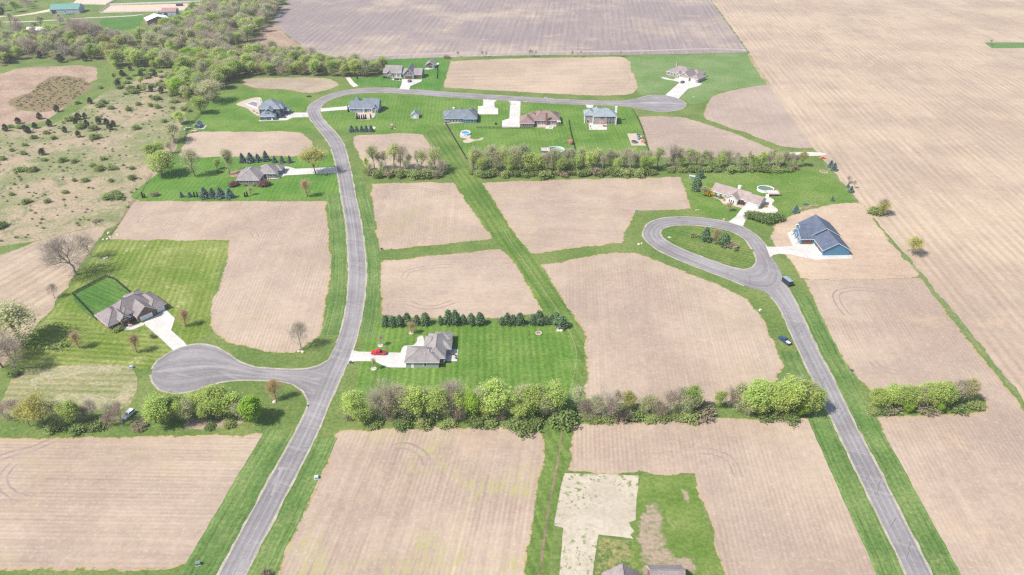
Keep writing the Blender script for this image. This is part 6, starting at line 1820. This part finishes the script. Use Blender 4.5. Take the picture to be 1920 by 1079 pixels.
# bottom of the west lots
row([('brushy', 10, 785, 7), ('bare', 28, 790, 9), ('yellow', 56, 800, 11, .8), ('yellow', 84, 801, 14), ('bush', 105, 806, 3, 1.4), ('leafy', 137, 799, 12, .9), ('dark', 150, 806, 3, 1.6), ('bare', 176, 786, 9, .7), ('dark', 178, 801, 3, 1.5), ('brushy', 205, 797, 6, 1.2), ('bare', 232, 800, 10, .8), ('brush', 262, 800, 2.5, 1.5), ('leafy', 309, 797, 13.5), ('leafy', 345, 790, 10.5), ('leafy', 368, 775, 9), ('leafy', 388, 788, 8), ('leafy', 415, 785, 14, 1.05), ('sparse', 447, 786, 9), ('bright', 478, 793, 11.5), ('dark', 395, 801, 1.4, 2), ('bush', 430, 797, 2, 1.6), ('leafy', 328, 788, 12), ('sparse', 357, 792, 10), ('leafy', 400, 780, 12), ('leafy', 432, 782, 12), ('sparse', 460, 790, 10), ('leafy', 292, 793, 10), ('thin', 215, 790, 9), ('sparse', 120, 796, 10), ('brushy', 160, 792, 7)],
    'the west edge', 'row below the west cul-de-sac', 'trees below the west cul-de-sac')
plant('bud', 517.5, 750, 9.5, 'thin budding tree in the grass corner by the stem of the cul-de-sac')
plant('brush', 500, 1079, 2.6, 'brown brush at the bottom edge beside the curved road')
# the thin row in the middle, west half
row([('leafy', 689, 320, 8.5, .7), ('slender', 703, 321, 16), ('thin', 714, 318, 11), ('thin', 724, 318, 12), ('slender', 738, 320, 17), ('thin', 751, 320, 9), ('thin', 758, 321, 15.5), ('slender', 768, 317, 10, .7), ('slender', 791, 321, 14), ('thin', 786, 318, 12), ('thin', 807, 317, 15), ('slender', 818, 323, 15.5), ('bare', 832, 327, 9)] + [(('bush', 'brush', 'bush', 'bush')[i % 4], 690 + i * 7.6, 326 + (i % 3) * 3.4, 3.6 + (i % 3) * .7, .95) for i in range(19)] + [('sparse', 697 + i * 22, 326, 7 + (i % 2) * 2, .8) for i in range(7)],
    'the curved road', 'thin middle row west of the swale', 'trees in the thin middle row west of the swale')
row([('slender', 887, 325, 16), ('thin', 896, 321, 15), ('blossom', 905, 318, 5), ('sparse', 921, 323, 17, .8), ('thin', 932, 325, 14), ('slender', 942, 323, 17), ('sparse', 962, 324, 16), ('sparse', 978, 323, 17.5), ('leafy', 993, 326, 14), ('leafy', 1008, 327, 12.5), ('thin', 1022, 325, 13), ('sparse', 1036, 324, 15), ('leafy', 1051, 327, 11), ('sparse', 1068, 322, 15), ('leafy', 1080, 322, 12), ('slender', 1093, 315, 13.5), ('slender', 1107, 314, 12), ('slender', 1120, 315, 12.5), ('slender', 1133, 316, 10), ('leafy', 1146, 315, 11, .7), ('thin', 1158, 316, 11), ('sparse', 1173, 316, 13, .8), ('slender', 1184, 316, 13), ('bare', 1200, 317, 12, .7), ('leafy', 1216, 322, 10), ('slender', 1233, 316, 14)] + [(('bush', 'bush', 'dark', 'bush', 'brush')[i % 5], 888 + i * 12, 326 + (i % 3) * 3.0 - (2 if i > 12 else 0), 3.4 + (i % 4) * .6, 1.1) for i in range(29)] + [(('sparse', 'leafy', 'sparse', 'thin')[i % 4], 891 + i * 12.6, 323 + (i % 2) * 4 - (5 if i > 13 else 0), 9 + (i % 3) * 2, .85) for i in range(27)],
    'the swale', 'middle row behind the wide field', 'trees in the middle row behind the wide field')
row([('bare', 1252, 316, 17, .8), ('bare', 1264, 316, 13, .7), ('thin', 1276, 315, 13), ('slender', 1291, 315, 13.5), ('slender', 1304, 315, 11), ('slender', 1317, 314, 11), ('thin', 1330, 315, 11), ('slender', 1353, 313, 11.5), ('bare', 1344, 316, 10, .6), ('bare', 1366, 314, 12, .6), ('bare', 1378, 314, 10, .6), ('slender', 1396, 318, 9), ('leafy', 1412, 315, 8.5), ('leafy', 1428, 314, 11, .9), ('slender', 1441, 313, 10), ('slender', 1452, 312, 11), ('thin', 1466, 316, 11.5), ('thin', 1482, 316, 10), ('thin', 1490, 314, 8), ('yellow', 1503, 313, 10.5, .6), ('pine', 1311, 334, 5.5, 1.2)] + [(('dark', 'bush', 'brush', 'bush')[i % 4], 1246 + i * 11, 318 + (i % 2) * 4, 3.2 + (i % 3) * .6, 1.1) for i in range(23)] + [(('thin', 'leafy', 'bare', 'sparse')[i % 4], 1258 + i * 18, 316 + (i % 2) * 3, 8 + (i % 3) * 1.5, .7) for i in range(13)],
    'the swale side', 'middle row behind the tan house', 'trees in the middle row behind the tan house')
# loose trees on lots
for k, x, y, h, lb in [
    ('bare', 565, 657, 12.5, 'lone bare tan tree at the corner of the L-shaped field'), ('bare', 143, 515, 19, 'large spreading bare tree on the west boundary above the fenced lawn'), ('bare', 172, 482, 13, 'smaller bare brown tree behind the large bare tree on the boundary'),
    ('bare', 103, 560, 7, 'small leaning bare tree by the fence of the dark green lawn'), ('sparse', 44, 650, 19, 'big grey-green tree on the west boundary beside the brick house lawn'), ('bare', 6, 690, 19, 'bare tree cut by the west edge beside the tan field'), ('bare', 30, 694, 15, 'bare tree on the west boundary just below the big grey-green tree'), ('dark', 25, 705, 3, 'dark bush at the foot of the west boundary trees'),
    ('bud', 150, 653, 8.5, 'orange-budding tree on the pale lawn west of the brick house'), ('bud', 257, 661, 9, 'orange-budding tree in front of the brick house'), ('bud', 348, 612, 8.5, 'orange-budding tree beside the drive of the brick house'), ('brush', 286, 633, 1.9, 'small round brown shrub beside the brick house drive'),
    ('bud', 577, 369, 11, 'orange and green budding tree near the curved road below the spruce house'), ('yellow', 592, 327, 17, 'tall half-bare tree overhanging the drive of the spruce house'), ('leafy', 303, 330, 15, 'big leafy tree at the west end of the spruce house lawn'), ('leafy', 288, 300, 10, 'bright leafy tree behind the big leafy tree of the spruce house'),
    ('sparse', 366, 331, 17, 'tall grey-green tree in the middle of the spruce house lawn'), ('leafy', 407, 318, 7, 'small leafy tree west of the spruce house terrace'), ('column', 431, 328, 17, 'tall narrow tree at the corner of the spruce house'), ('dark', 411, 324, 2.4, 'dark bush by the terrace of the spruce house'),
    ('red', 437, 350, 3.6, 'purple-red shrub at the west corner of the spruce house'), ('red', 494, 349, 4.0, 'purple-red shrub at the front corner of the spruce house'), ('sparse', 470, 366, 5, 'small young tree on the lawn below the spruce house'), ('brush', 289, 368, 3.4, 'small bare young tree in the corner of the spruce house lawn'),
    ('bud', 772, 626, 6, 'reddish young tree in a pale ring near the pine hedge'), ('thin', 714, 649, 5, 'young grey tree in a pale ring above the red pickup'), ('thin', 701.5, 692.5, 5.5, 'young grey tree in a pale ring below the red pickup drive'),
    ('yellow', 1711, 480, 10, 'round yellow-green tree alone in the weed strip by the vast tan field'), ('bush', 1643, 402, 4.6, 'olive shrub in the weed strip above the round yellow-green tree'), ('bare', 1650, 402, 9, 'small bare tree behind the olive shrub in the weed strip'), ('yellow', 1657, 403, 8, 'thin yellow tree beside the olive shrub in the weed strip'),
    ('bare', 1593, 345, 5, 'tiny bare tree in the weed strip beside the tan house lawn'), ('thin', 1601, 354, 5, 'tiny thin tree by the small blue spruces of the tan house lawn'),
    ('pine', 1322, 453, 8.2, 'tall dark pine on the loop island'), ('bud', 1341, 458, 8.5, 'rusty budding tree between the pines on the loop island'), ('pine', 1358, 462, 7.6, 'broad dark pine on the loop island'), ('brush', 1369, 465, 4, 'grey brush beside the broad pine on the loop island'), ('bush', 1302, 445, 2.6, 'small grey-green shrub at the west side of the loop island pines'), ('sparse', 1376, 472, 3, 'tiny young tree at the edge of the loop island pines'),
    ('pine', 1305, 357, 8.5, 'dark pine at the west end of the tan house'), ('sparse', 1319, 367, 6, 'small grey tree between the dark pine and the golden shrub'), ('gold', 1329, 366.5, 4.2, 'golden yellow shrub at the corner of the tan house'), ('bud', 1367, 396, 5.5, 'small round budding tree in front of the tan house'), ('red', 1391, 382, 3.4, 'reddish shrub beside the garage of the tan house'), ('bud', 1364, 377, 3.4, 'small orange shrub under the front gable of the tan house'),
    ('sparse', 401, 192, 17, 'large grey-green tree at the meadow end of the bend lawn'), ('leafy', 377, 213, 13, 'leafy tree with forked trunk by the brown wire fence'), ('sparse', 327, 268, 13, 'tan-green tree at the meadow edge below the small dark blue shed'), ('leafy', 340, 233, 9, 'leafy tree at the meadow edge beside the small dark blue shed'), ('bare', 324, 288, 8, 'small bare tree at the meadow edge above the spruce house lawn'), ('leafy', 300, 292, 9, 'bright leafy tree on the meadow edge above the spruce house'),
    ('bare', 1858.5, 84, 5, 'tiny bare tree on the short green strip in the vast tan field'), ('thin', 907, 150, 1.5, 'x')][:-1]:
    plant(k, x, y, h, lb, None, 1.45 if lb.startswith(('big leafy', 'large grey', 'leafy tree with', 'tan-green', 'bright leafy tree', 'leafy tree at', 'large spreading', 'big grey-green')) else 1.0)
# evergreens
def erow(kind, spots, start, where, group):
    for i, (x, y, h) in enumerate(spots):
        plant(kind, x, y, h, '%s, %s from %s, %s' % (LOOK[kind], ORD[i], start, where), group)
erow('pine', [(724, 611, 6.6), (737, 611.5, 7), (750, 611, 7), (764, 609, 6.2), (782, 609, 6), (798, 608.5, 6.6), (826, 608, 5.4), (841, 608, 7), (854, 608, 7), (869, 607.5, 6.6), (884, 608, 6.4), (900, 608.5, 6.2), (941, 609, 5.4), (951, 608.5, 6.2), (962, 608.5, 5.4), (975, 608.5, 6), (1000, 608, 5), (1011, 607, 6.2), (1023, 607.5, 6), (1035, 607.5, 6)], 'the curved road', 'pine hedge behind the red pickup house', 'pines of the hedge behind the red pickup house')
plant('pine', 1044, 609, 6.6, 'next to last dark pine at the swale end of the pine hedge')
plant('pine', 1052, 614, 6.2, 'last dark pine at the swale end of the pine hedge', None, 1.15)
erow('spruce', [(455, 305, 6.2), (470, 304.5, 6.4), (484, 303.5, 5.2), (499, 302, 6.6), (515, 305, 4.2), (529, 305.5, 4.6), (543.5, 305.5, 4.8)], 'the narrow tree', 'row behind the spruce house', 'spruces behind the spruce house')
erow('spruce', [(341, 370, 3.4), (356, 369.5, 3.2), (384, 371, 6.4), (399, 371, 6), (414, 371, 6.4), (431.5, 371.5, 6)], 'the meadow side', 'row in front of the spruce house', 'spruces in front of the spruce house')
erow('arbor', [(365, 370, 3.4), (370.5, 370, 3.2), (268, 371, 3.6), (272, 371, 2.8), (459.5, 369.5, 2.8), (464, 369, 3.2)], 'the spruce of that row', 'along the L-shaped field edge', 'small columnar evergreens along the L-shaped field')
erow('spruce', [(659.5, 247.5, 4.6), (669, 247.5, 4.4), (678.5, 247.5, 4.6), (687, 247.2, 4.6), (696, 247.2, 4.6)], 'the curved road', 'short row below the cone-roofed house', 'small spruces below the cone-roofed house')
erow('arbor', [(670, 224, 4.8), (674, 224.5, 3.8), (678.5, 224.5, 3.6), (682.5, 224.5, 3.8), (686, 223.8, 3.6), (695.5, 222.5, 3.4), (653.5, 210.5, 4.6)], 'the curved road', 'terrace of the cone-roofed house', 'columnar evergreens on the terrace of the cone-roofed house')
erow('arbor', [(820.5, 128, 2.4), (820.8, 132, 2.4), (821, 136, 2.4), (821, 140, 2.4), (820.5, 144, 2.4), (820, 148, 2.6)], 'the outbuilding', 'line beside the grey gabled house', 'small evergreens beside the grey gabled house')
erow('arbor', [(665, 141, 3), (667, 145, 3), (670, 149, 3)], 'the ploughed field', 'beside the gravel access strip', 'small evergreens beside the gravel access strip')
for x, y, h, lb in [(1557, 314, 4.6, 'blue spruce by the orange tractor, nearer the ploughed side'), (1563, 320, 5, 'blue spruce by the orange tractor, nearer the fire ring'), (1589.5, 352, 2.8, 'small blue spruce on the field edge of the tan house lawn, upper of the pair'), (1595, 361, 4, 'blue spruce on the field edge of the tan house lawn, lower of the pair'), (1491, 399, 4.6, 'dark little spruce beside the blue house dirt lot'), (1560, 377, 2.8, 'tiny dark spruce in the open tan house lawn')]:
    plant('spruce', x, y, h, lb)
row([('dark', 1411, 409, 4.0, 1.2), ('dark', 1421, 412, 4.4, 1.3), ('dark', 1432, 414, 4.2, 1.2), ('dark', 1442, 416, 4.4, 1.3), ('dark', 1453, 413, 4.0, 1.2), ('dark', 1462, 409, 2.6, 1.3), ('dark', 1446, 409, 3, 1.2)], 'the white drive', 'thicket beside the tan house patio', 'dark bushes beside the tan house patio')
row([('bush', 1343, 369, 1.8), ('bush', 1352, 372, 2.0), ('bush', 1376, 382, 2.0), ('gold', 1358, 376, 1.0), ('gold', 1436, 388.5, 1.3)], 'the golden shrub', 'garden of the tan house', 'small shrubs in the tan house garden')
row([('bright', 212, 624, 2.4), ('bush', 216, 621, 1.9, 1.4), ('bush', 221, 618.5, 1.9, 1.4), ('bush', 226, 616, 1.9, 1.3)][1:], 'the house corner', 'bed before the brick house', 'shrubs in the bed of the brick house')
row([('red', 722, 146.5, 2), ('bush', 729, 147, 1.5), ('red', 741, 150.5, 1.6), ('red', 746, 150.5, 1.6), ('red', 751, 151, 1.3)], 'the wood side', 'bed before the grey gabled house', 'shrubs before the grey gabled house')
row([('bush', 503, 332, 1.2), ('red', 508, 331, 1.1), ('bush', 513, 331, 1.2), ('bush', 460, 349, 1.3), ('bush', 476, 349, 1.3)], 'the terrace', 'bed beside the spruce house', 'shrubs beside the spruce house')
for i, x in enumerate((858, 905, 911, 993, 998, 1005, 1074, 1088, 1163)):
    plant('thin', x, 107.5 - (i > 2) * .8, 5.5 if i not in (3, 4) else 6.5, '%s thin bare sapling along the headland track from the grey gabled house' % ORD[i], 'saplings along the headland track')
plant('brush', 838, 109, 2.6, 'rusty brush patch beside the grey outbuilding', None, 2.2)

# the meadow: cedars and shrubs
c0 = [(45, 985), (195, 990), (215, 1000), (265, 965), (375, 950), (490, 995), (592, 1030), (570, 935), (590, 900), (640, 890), (655, 955), (745, 935), (805, 945), (855, 950), (830, 975), (680, 780), (430, 840), (300, 895), (140, 930), (1135, 690), (1165, 575), (1060, 580), (1260, 600), (890, 650), (1050, 680), (1350, 525), (1340, 690), (980, 530), (460, 470), (305, 440), (765, 400), (690, 400), (640, 460), (590, 400)]
for i, (x, y) in enumerate(c0):
    far = y < 500
    plant('cedar', x / 4, y / 4, (7.5 if far else 5.0) * trng.uniform(.8, 1.15), 'dark cedar at the foot of the far wood above the reed marsh' if far else 'small dark round cedar scattered on the tan meadow', 'cedars by the far wood' if far else 'cedars on the meadow')
plant('cedar', 80, 291, 4.6, 'lone dark cedar in the lower tan meadow', None, 1.2)
b0 = [(150, 965), (355, 1005), (260, 1040), (400, 1045), (720, 1040), (615, 960), (700, 975), (745, 805), (835, 820), (775, 780), (1040, 790), (1130, 800), (1180, 812), (970, 830), (1230, 918), (1015, 970), (980, 700), (755, 665), (1380, 830), (1420, 840), (575, 780), (530, 905), (85, 960), (740, 900), (1240, 660), (930, 570), (1010, 700), (1190, 640)]
b1 = [(150, 205), (245, 205), (20, 120), (190, 15), (90, 55), (180, 80), (475, 135), (560, 140), (775, 120), (750, 195), (850, 190), (985, 190), (835, 285), (995, 265), (490, 370), (200, 445), (15, 625), (90, 385), (330, 128), (560, 280), (635, 283), (700, 172), (840, 415), (900, 410), (880, 390), (360, 440), (800, 410)]
for x, y in b0:
    plant('bush', x / 4, y / 4, trng.uniform(2.6, 4.4), 'grey-green shrub scattered on the upper tan meadow', 'shrubs on the upper meadow', trng.uniform(.85, 1.15))
for x, y in b1:
    plant('bush', x / 4, 270 + y / 4, trng.uniform(2.2, 3.8), 'grey-green shrub scattered on the lower tan meadow', 'shrubs on the lower meadow', trng.uniform(.85, 1.2))
plant('brush', 183, 415, 1.2, 'grey heap of cut branches on the green strip of the meadow', None, 2.6)

# woods
def inside(x, y, poly):
    c = False
    for i in range(len(poly)):
        (x1, y1), (x2, y2) = poly[i - 1], poly[i]
        if (y1 > y) != (y2 > y) and x < (x2 - x1) * (y - y1) / (y2 - y1) + x1:
            c = not c
    return c
def wood(poly, n, kinds, label, group, hs, seed):
    rg = random.Random(seed)
    W = [G(*p).to_2d() for p in poly]
    Q = [(w.x, w.y) for w in W]
    xs, ys = [q[0] for q in Q], [q[1] for q in Q]
    pts, tries = [], 0
    dmin = math.sqrt(abs(area2(W)) / 2 / n) * .72
    while len(pts) < n and tries < 20000:
        tries += 1
        x, y = rg.uniform(min(xs), max(xs)), rg.uniform(min(ys), max(ys))
        if inside(x, y, Q) and all((x - a) ** 2 + (y - b) ** 2 > dmin * dmin for a, b in pts):
            pts.append((x, y))
    for x, y in pts:
        k = rg.choices([a for a, b in kinds], [b for a, b in kinds])[0]
        tm, cm, H0 = rg.choice(PROTO[k])
        s = rg.uniform(*hs) / H0 * (.7 if k == 'cedar' else 1)
        small = KNAME[k] in ('shrub', 'brush')
        if small:
            s = rg.uniform(2, 3.6) / H0
        r = thing(KNAME[k], '%s %s' % (LOOK[k], label), 'shrub' if small else 'tree', (x, y, 0), rg.random() * 6.283, '%s %s' % (LOOK[k] + 's', group))
        w = s * rg.uniform(1.05, 1.4)
        r.scale = (w, w, s)
        obj('stem' if small else 'trunk', tm, r)
        obj('foliage' if small else 'crown', cm, r)
wood([(395, 8), (445, -8), (525, -8), (524, 18), (505, 42), (478, 70), (455, 84), (432, 100), (420, 112), (350, 112), (300, 105), (240, 94), (262, 82), (300, 74), (335, 55), (366, 32)], 125, [('sparse', 5), ('bare', 1.6), ('leafy', 5), ('thin', .6), ('column', 1)], 'crowded in the dense wood beside the ploughed field', 'in the dense wood', (13, 18), 4)
wood([(418, 112), (480, 102), (560, 108), (600, 122), (650, 126), (722, 133), (722, 139), (680, 146), (600, 143), (480, 142), (440, 150), (410, 140)], 62, [('leafy', 6), ('sparse', 4), ('bare', 1), ('brushy', 1), ('thin', 1), ('dark', 1)], 'crowded in the belt of wood above the bend', 'in the belt above the bend', (10, 15), 5)
wood([(300, 112), (420, 116), (445, 145), (402, 175), (385, 195), (345, 190), (312, 172), (342, 142), (330, 128), (210, 128), (205, 112)], 62, [('leafy', 7), ('sparse', 2), ('bright', 1), ('yellow', 1), ('bush', 1)], 'crowded in the green grove at the meadow corner', 'in the meadow corner grove', (11, 16), 6)
wood([(0, 68), (50, 68), (75, 74), (180, 60), (222, 74), (232, 100), (180, 112), (100, 114), (40, 112), (0, 126)], 78, [('leafy', 4), ('sparse', 4), ('bare', 2), ('brush', 1), ('cedar', 1), ('bush', 2), ('yellow', 1)], 'crowded in the scrubby wood behind the reed marsh', 'in the scrubby wood', (10, 16), 7)
wood([(0, 46), (45, 46), (90, 44), (160, 42), (180, 56), (110, 60), (95, 54), (40, 56), (0, 62)], 10, [('sparse', 2), ('bare', 2), ('yellow', 1), ('bush', 1)], 'standing along the gravel farm lane', 'along the farm lane', (9, 13), 8)
wood([(0, 8), (60, -2), (88, 4), (86, 12), (40, 22), (0, 28)], 12, [('sparse', 2), ('bare', 3), ('leafy', 1), ('cedar', 1), ('brush', 2)], 'standing in the far corner before the teal-roofed barn', 'in the far corner', (9, 13), 9)
for x, y, h in ((150, 82, 23), (158, 84, 24), (167, 83, 22), (176, 80, 20), (142, 80, 19), (186, 78, 17)):
    plant('bare', x, y, h, 'very tall bare grey tree in the cluster before the green paddock', 'very tall bare trees before the paddock')

def wood_mass(name, label, specs, seed):
    rg = random.Random(seed)
    V, F, T, MI, mats, off = [], [], [], [], [], 0
    for poly, n, kinds, hs in specs:
        W = [G(*p).to_2d() for p in poly]
        Q = [(w.x, w.y) for w in W]
        xs, ys = [q[0] for q in Q], [q[1] for q in Q]
        c = 0
        while c < n:
            x, y = rg.uniform(min(xs), max(xs)), rg.uniform(min(ys), max(ys))
            if not inside(x, y, Q):
                continue
            c += 1
            tm, cm, H0 = rg.choice(PROTO[rg.choice(kinds)])
            sc, a = rg.uniform(*hs) / H0, rg.random() * 6.283
            v = np.empty(len(cm.vertices) * 3, 'f'); cm.vertices.foreach_get('co', v)
            v = v.reshape(-1, 3) * sc
            v = np.stack([v[:, 0] * math.cos(a) - v[:, 1] * math.sin(a) + x, v[:, 0] * math.sin(a) + v[:, 1] * math.cos(a) + y, v[:, 2]], 1)
            f = np.empty(len(cm.polygons) * 4, 'i'); cm.loops.foreach_get('vertex_index', f)
            tt = np.empty(len(cm.polygons), 'f'); cm.attributes['tint'].data.foreach_get('value', tt)
            mi = np.empty(len(cm.polygons), 'i'); cm.polygons.foreach_get('material_index', mi)
            idx = []
            for m in cm.materials:
                if m not in mats:
                    mats.append(m)
                idx.append(mats.index(m))
            V.append(v); F.append(f + off); T.append(np.clip(tt * .8 + rg.random() * .2, 0, 1)); MI.append(np.array(idx, 'i')[mi])
            off += len(v)
    V, F, T, MI = np.concatenate(V), np.concatenate(F), np.concatenate(T), np.concatenate(MI)
    me = D.meshes.new(name)
    me.vertices.add(len(V)); me.vertices.foreach_set('co', V.astype('f').ravel())
    me.loops.add(len(F)); me.loops.foreach_set('vertex_index', F.astype('i'))
    nf = len(F) // 4
    me.polygons.add(nf); me.polygons.foreach_set('loop_start', np.arange(nf, dtype='i') * 4)
    for m in mats:
        me.materials.append(m)
    me.polygons.foreach_set('material_index', MI.astype('i'))
    me.update(calc_edges=True)
    at = me.attributes.new('tint', 'FLOAT', 'FACE'); at.data.foreach_set('value', T.astype('f'))
    return obj(name, me, label=label, kind='stuff')
wood_mass('undergrowth', 'tangled young growth filling the far wood between the taller trees', [
    ([(395, 8), (445, -12), (528, -12), (524, 18), (505, 42), (478, 70), (455, 84), (432, 100), (420, 112), (350, 112), (300, 105), (244, 96), (300, 80), (335, 60), (366, 34)], 190, ['leafy', 'sparse', 'leafy', 'sparse', 'bare'], (8, 14)),
    ([(418, 114), (480, 104), (560, 110), (600, 124), (650, 128), (722, 135), (722, 140), (680, 147), (600, 144), (480, 143), (440, 151), (410, 142)], 90, ['leafy', 'leafy', 'sparse', 'brushy'], (6, 12)),
    ([(300, 114), (420, 118), (445, 147), (402, 177), (385, 197), (345, 192), (312, 174), (342, 144), (330, 130), (210, 130), (205, 114)], 90, ['leafy', 'leafy', 'sparse', 'leafy'], (7, 13)),
    ([(0, 72), (50, 72), (75, 78), (180, 64), (222, 78), (232, 102), (180, 112), (100, 114), (40, 112), (0, 126)], 100, ['leafy', 'sparse', 'leafy', 'brushy'], (5, 11)),
    ([(230, 84), (262, 70), (285, 76), (260, 100), (235, 104)], 14, ['sparse', 'leafy', 'brushy'], (6, 11))], 21)
wood([(205, 150), (262, 128), (320, 118), (345, 140), (345, 190), (330, 210), (300, 190), (262, 178), (225, 178)], 42, [('bush', 5), ('leafy', 2), ('cedar', 1.5), ('dark', 1)], 'in the shrubby top corner of the meadow', 'in the meadow top corner', (5, 8), 12)
wood_mass('scrub', 'low brown and olive brush mottling the rough meadow', [([(-20, 250), (80, 242), (200, 185), (262, 160), (330, 140), (344, 220), (320, 290), (262, 370), (215, 420), (150, 428), (0, 455), (-20, 450)], 330, ['brush', 'brush', 'bush'], (.5, 1.3))], 23)
wood_mass('marsh_weeds', 'low olive weeds growing thickly in the reed marsh', [([(22, 196), (60, 170), (100, 144), (150, 148), (168, 160), (150, 180), (112, 201), (70, 210)], 320, ['brush', 'brush', 'bush'], (.5, 1.0))], 22)

# ------------------------------------------------------------------ thin haze over the whole plain
t = NT('haze_air')
v = t.n('ShaderNodeVolumePrincipled', Color=(0.97, 0.97, 0.98, 1), Density=0.00011, Anisotropy=0.2)
t.t.links.new(v.outputs[0], t.out.inputs['Volume'])
m = MB()
m.box(-2700, 2700, -300, 4300, -1.0, 195.0)
m.build('haze', t.m, None, kind='stuff', label='thin pale haze in the air over the fields')
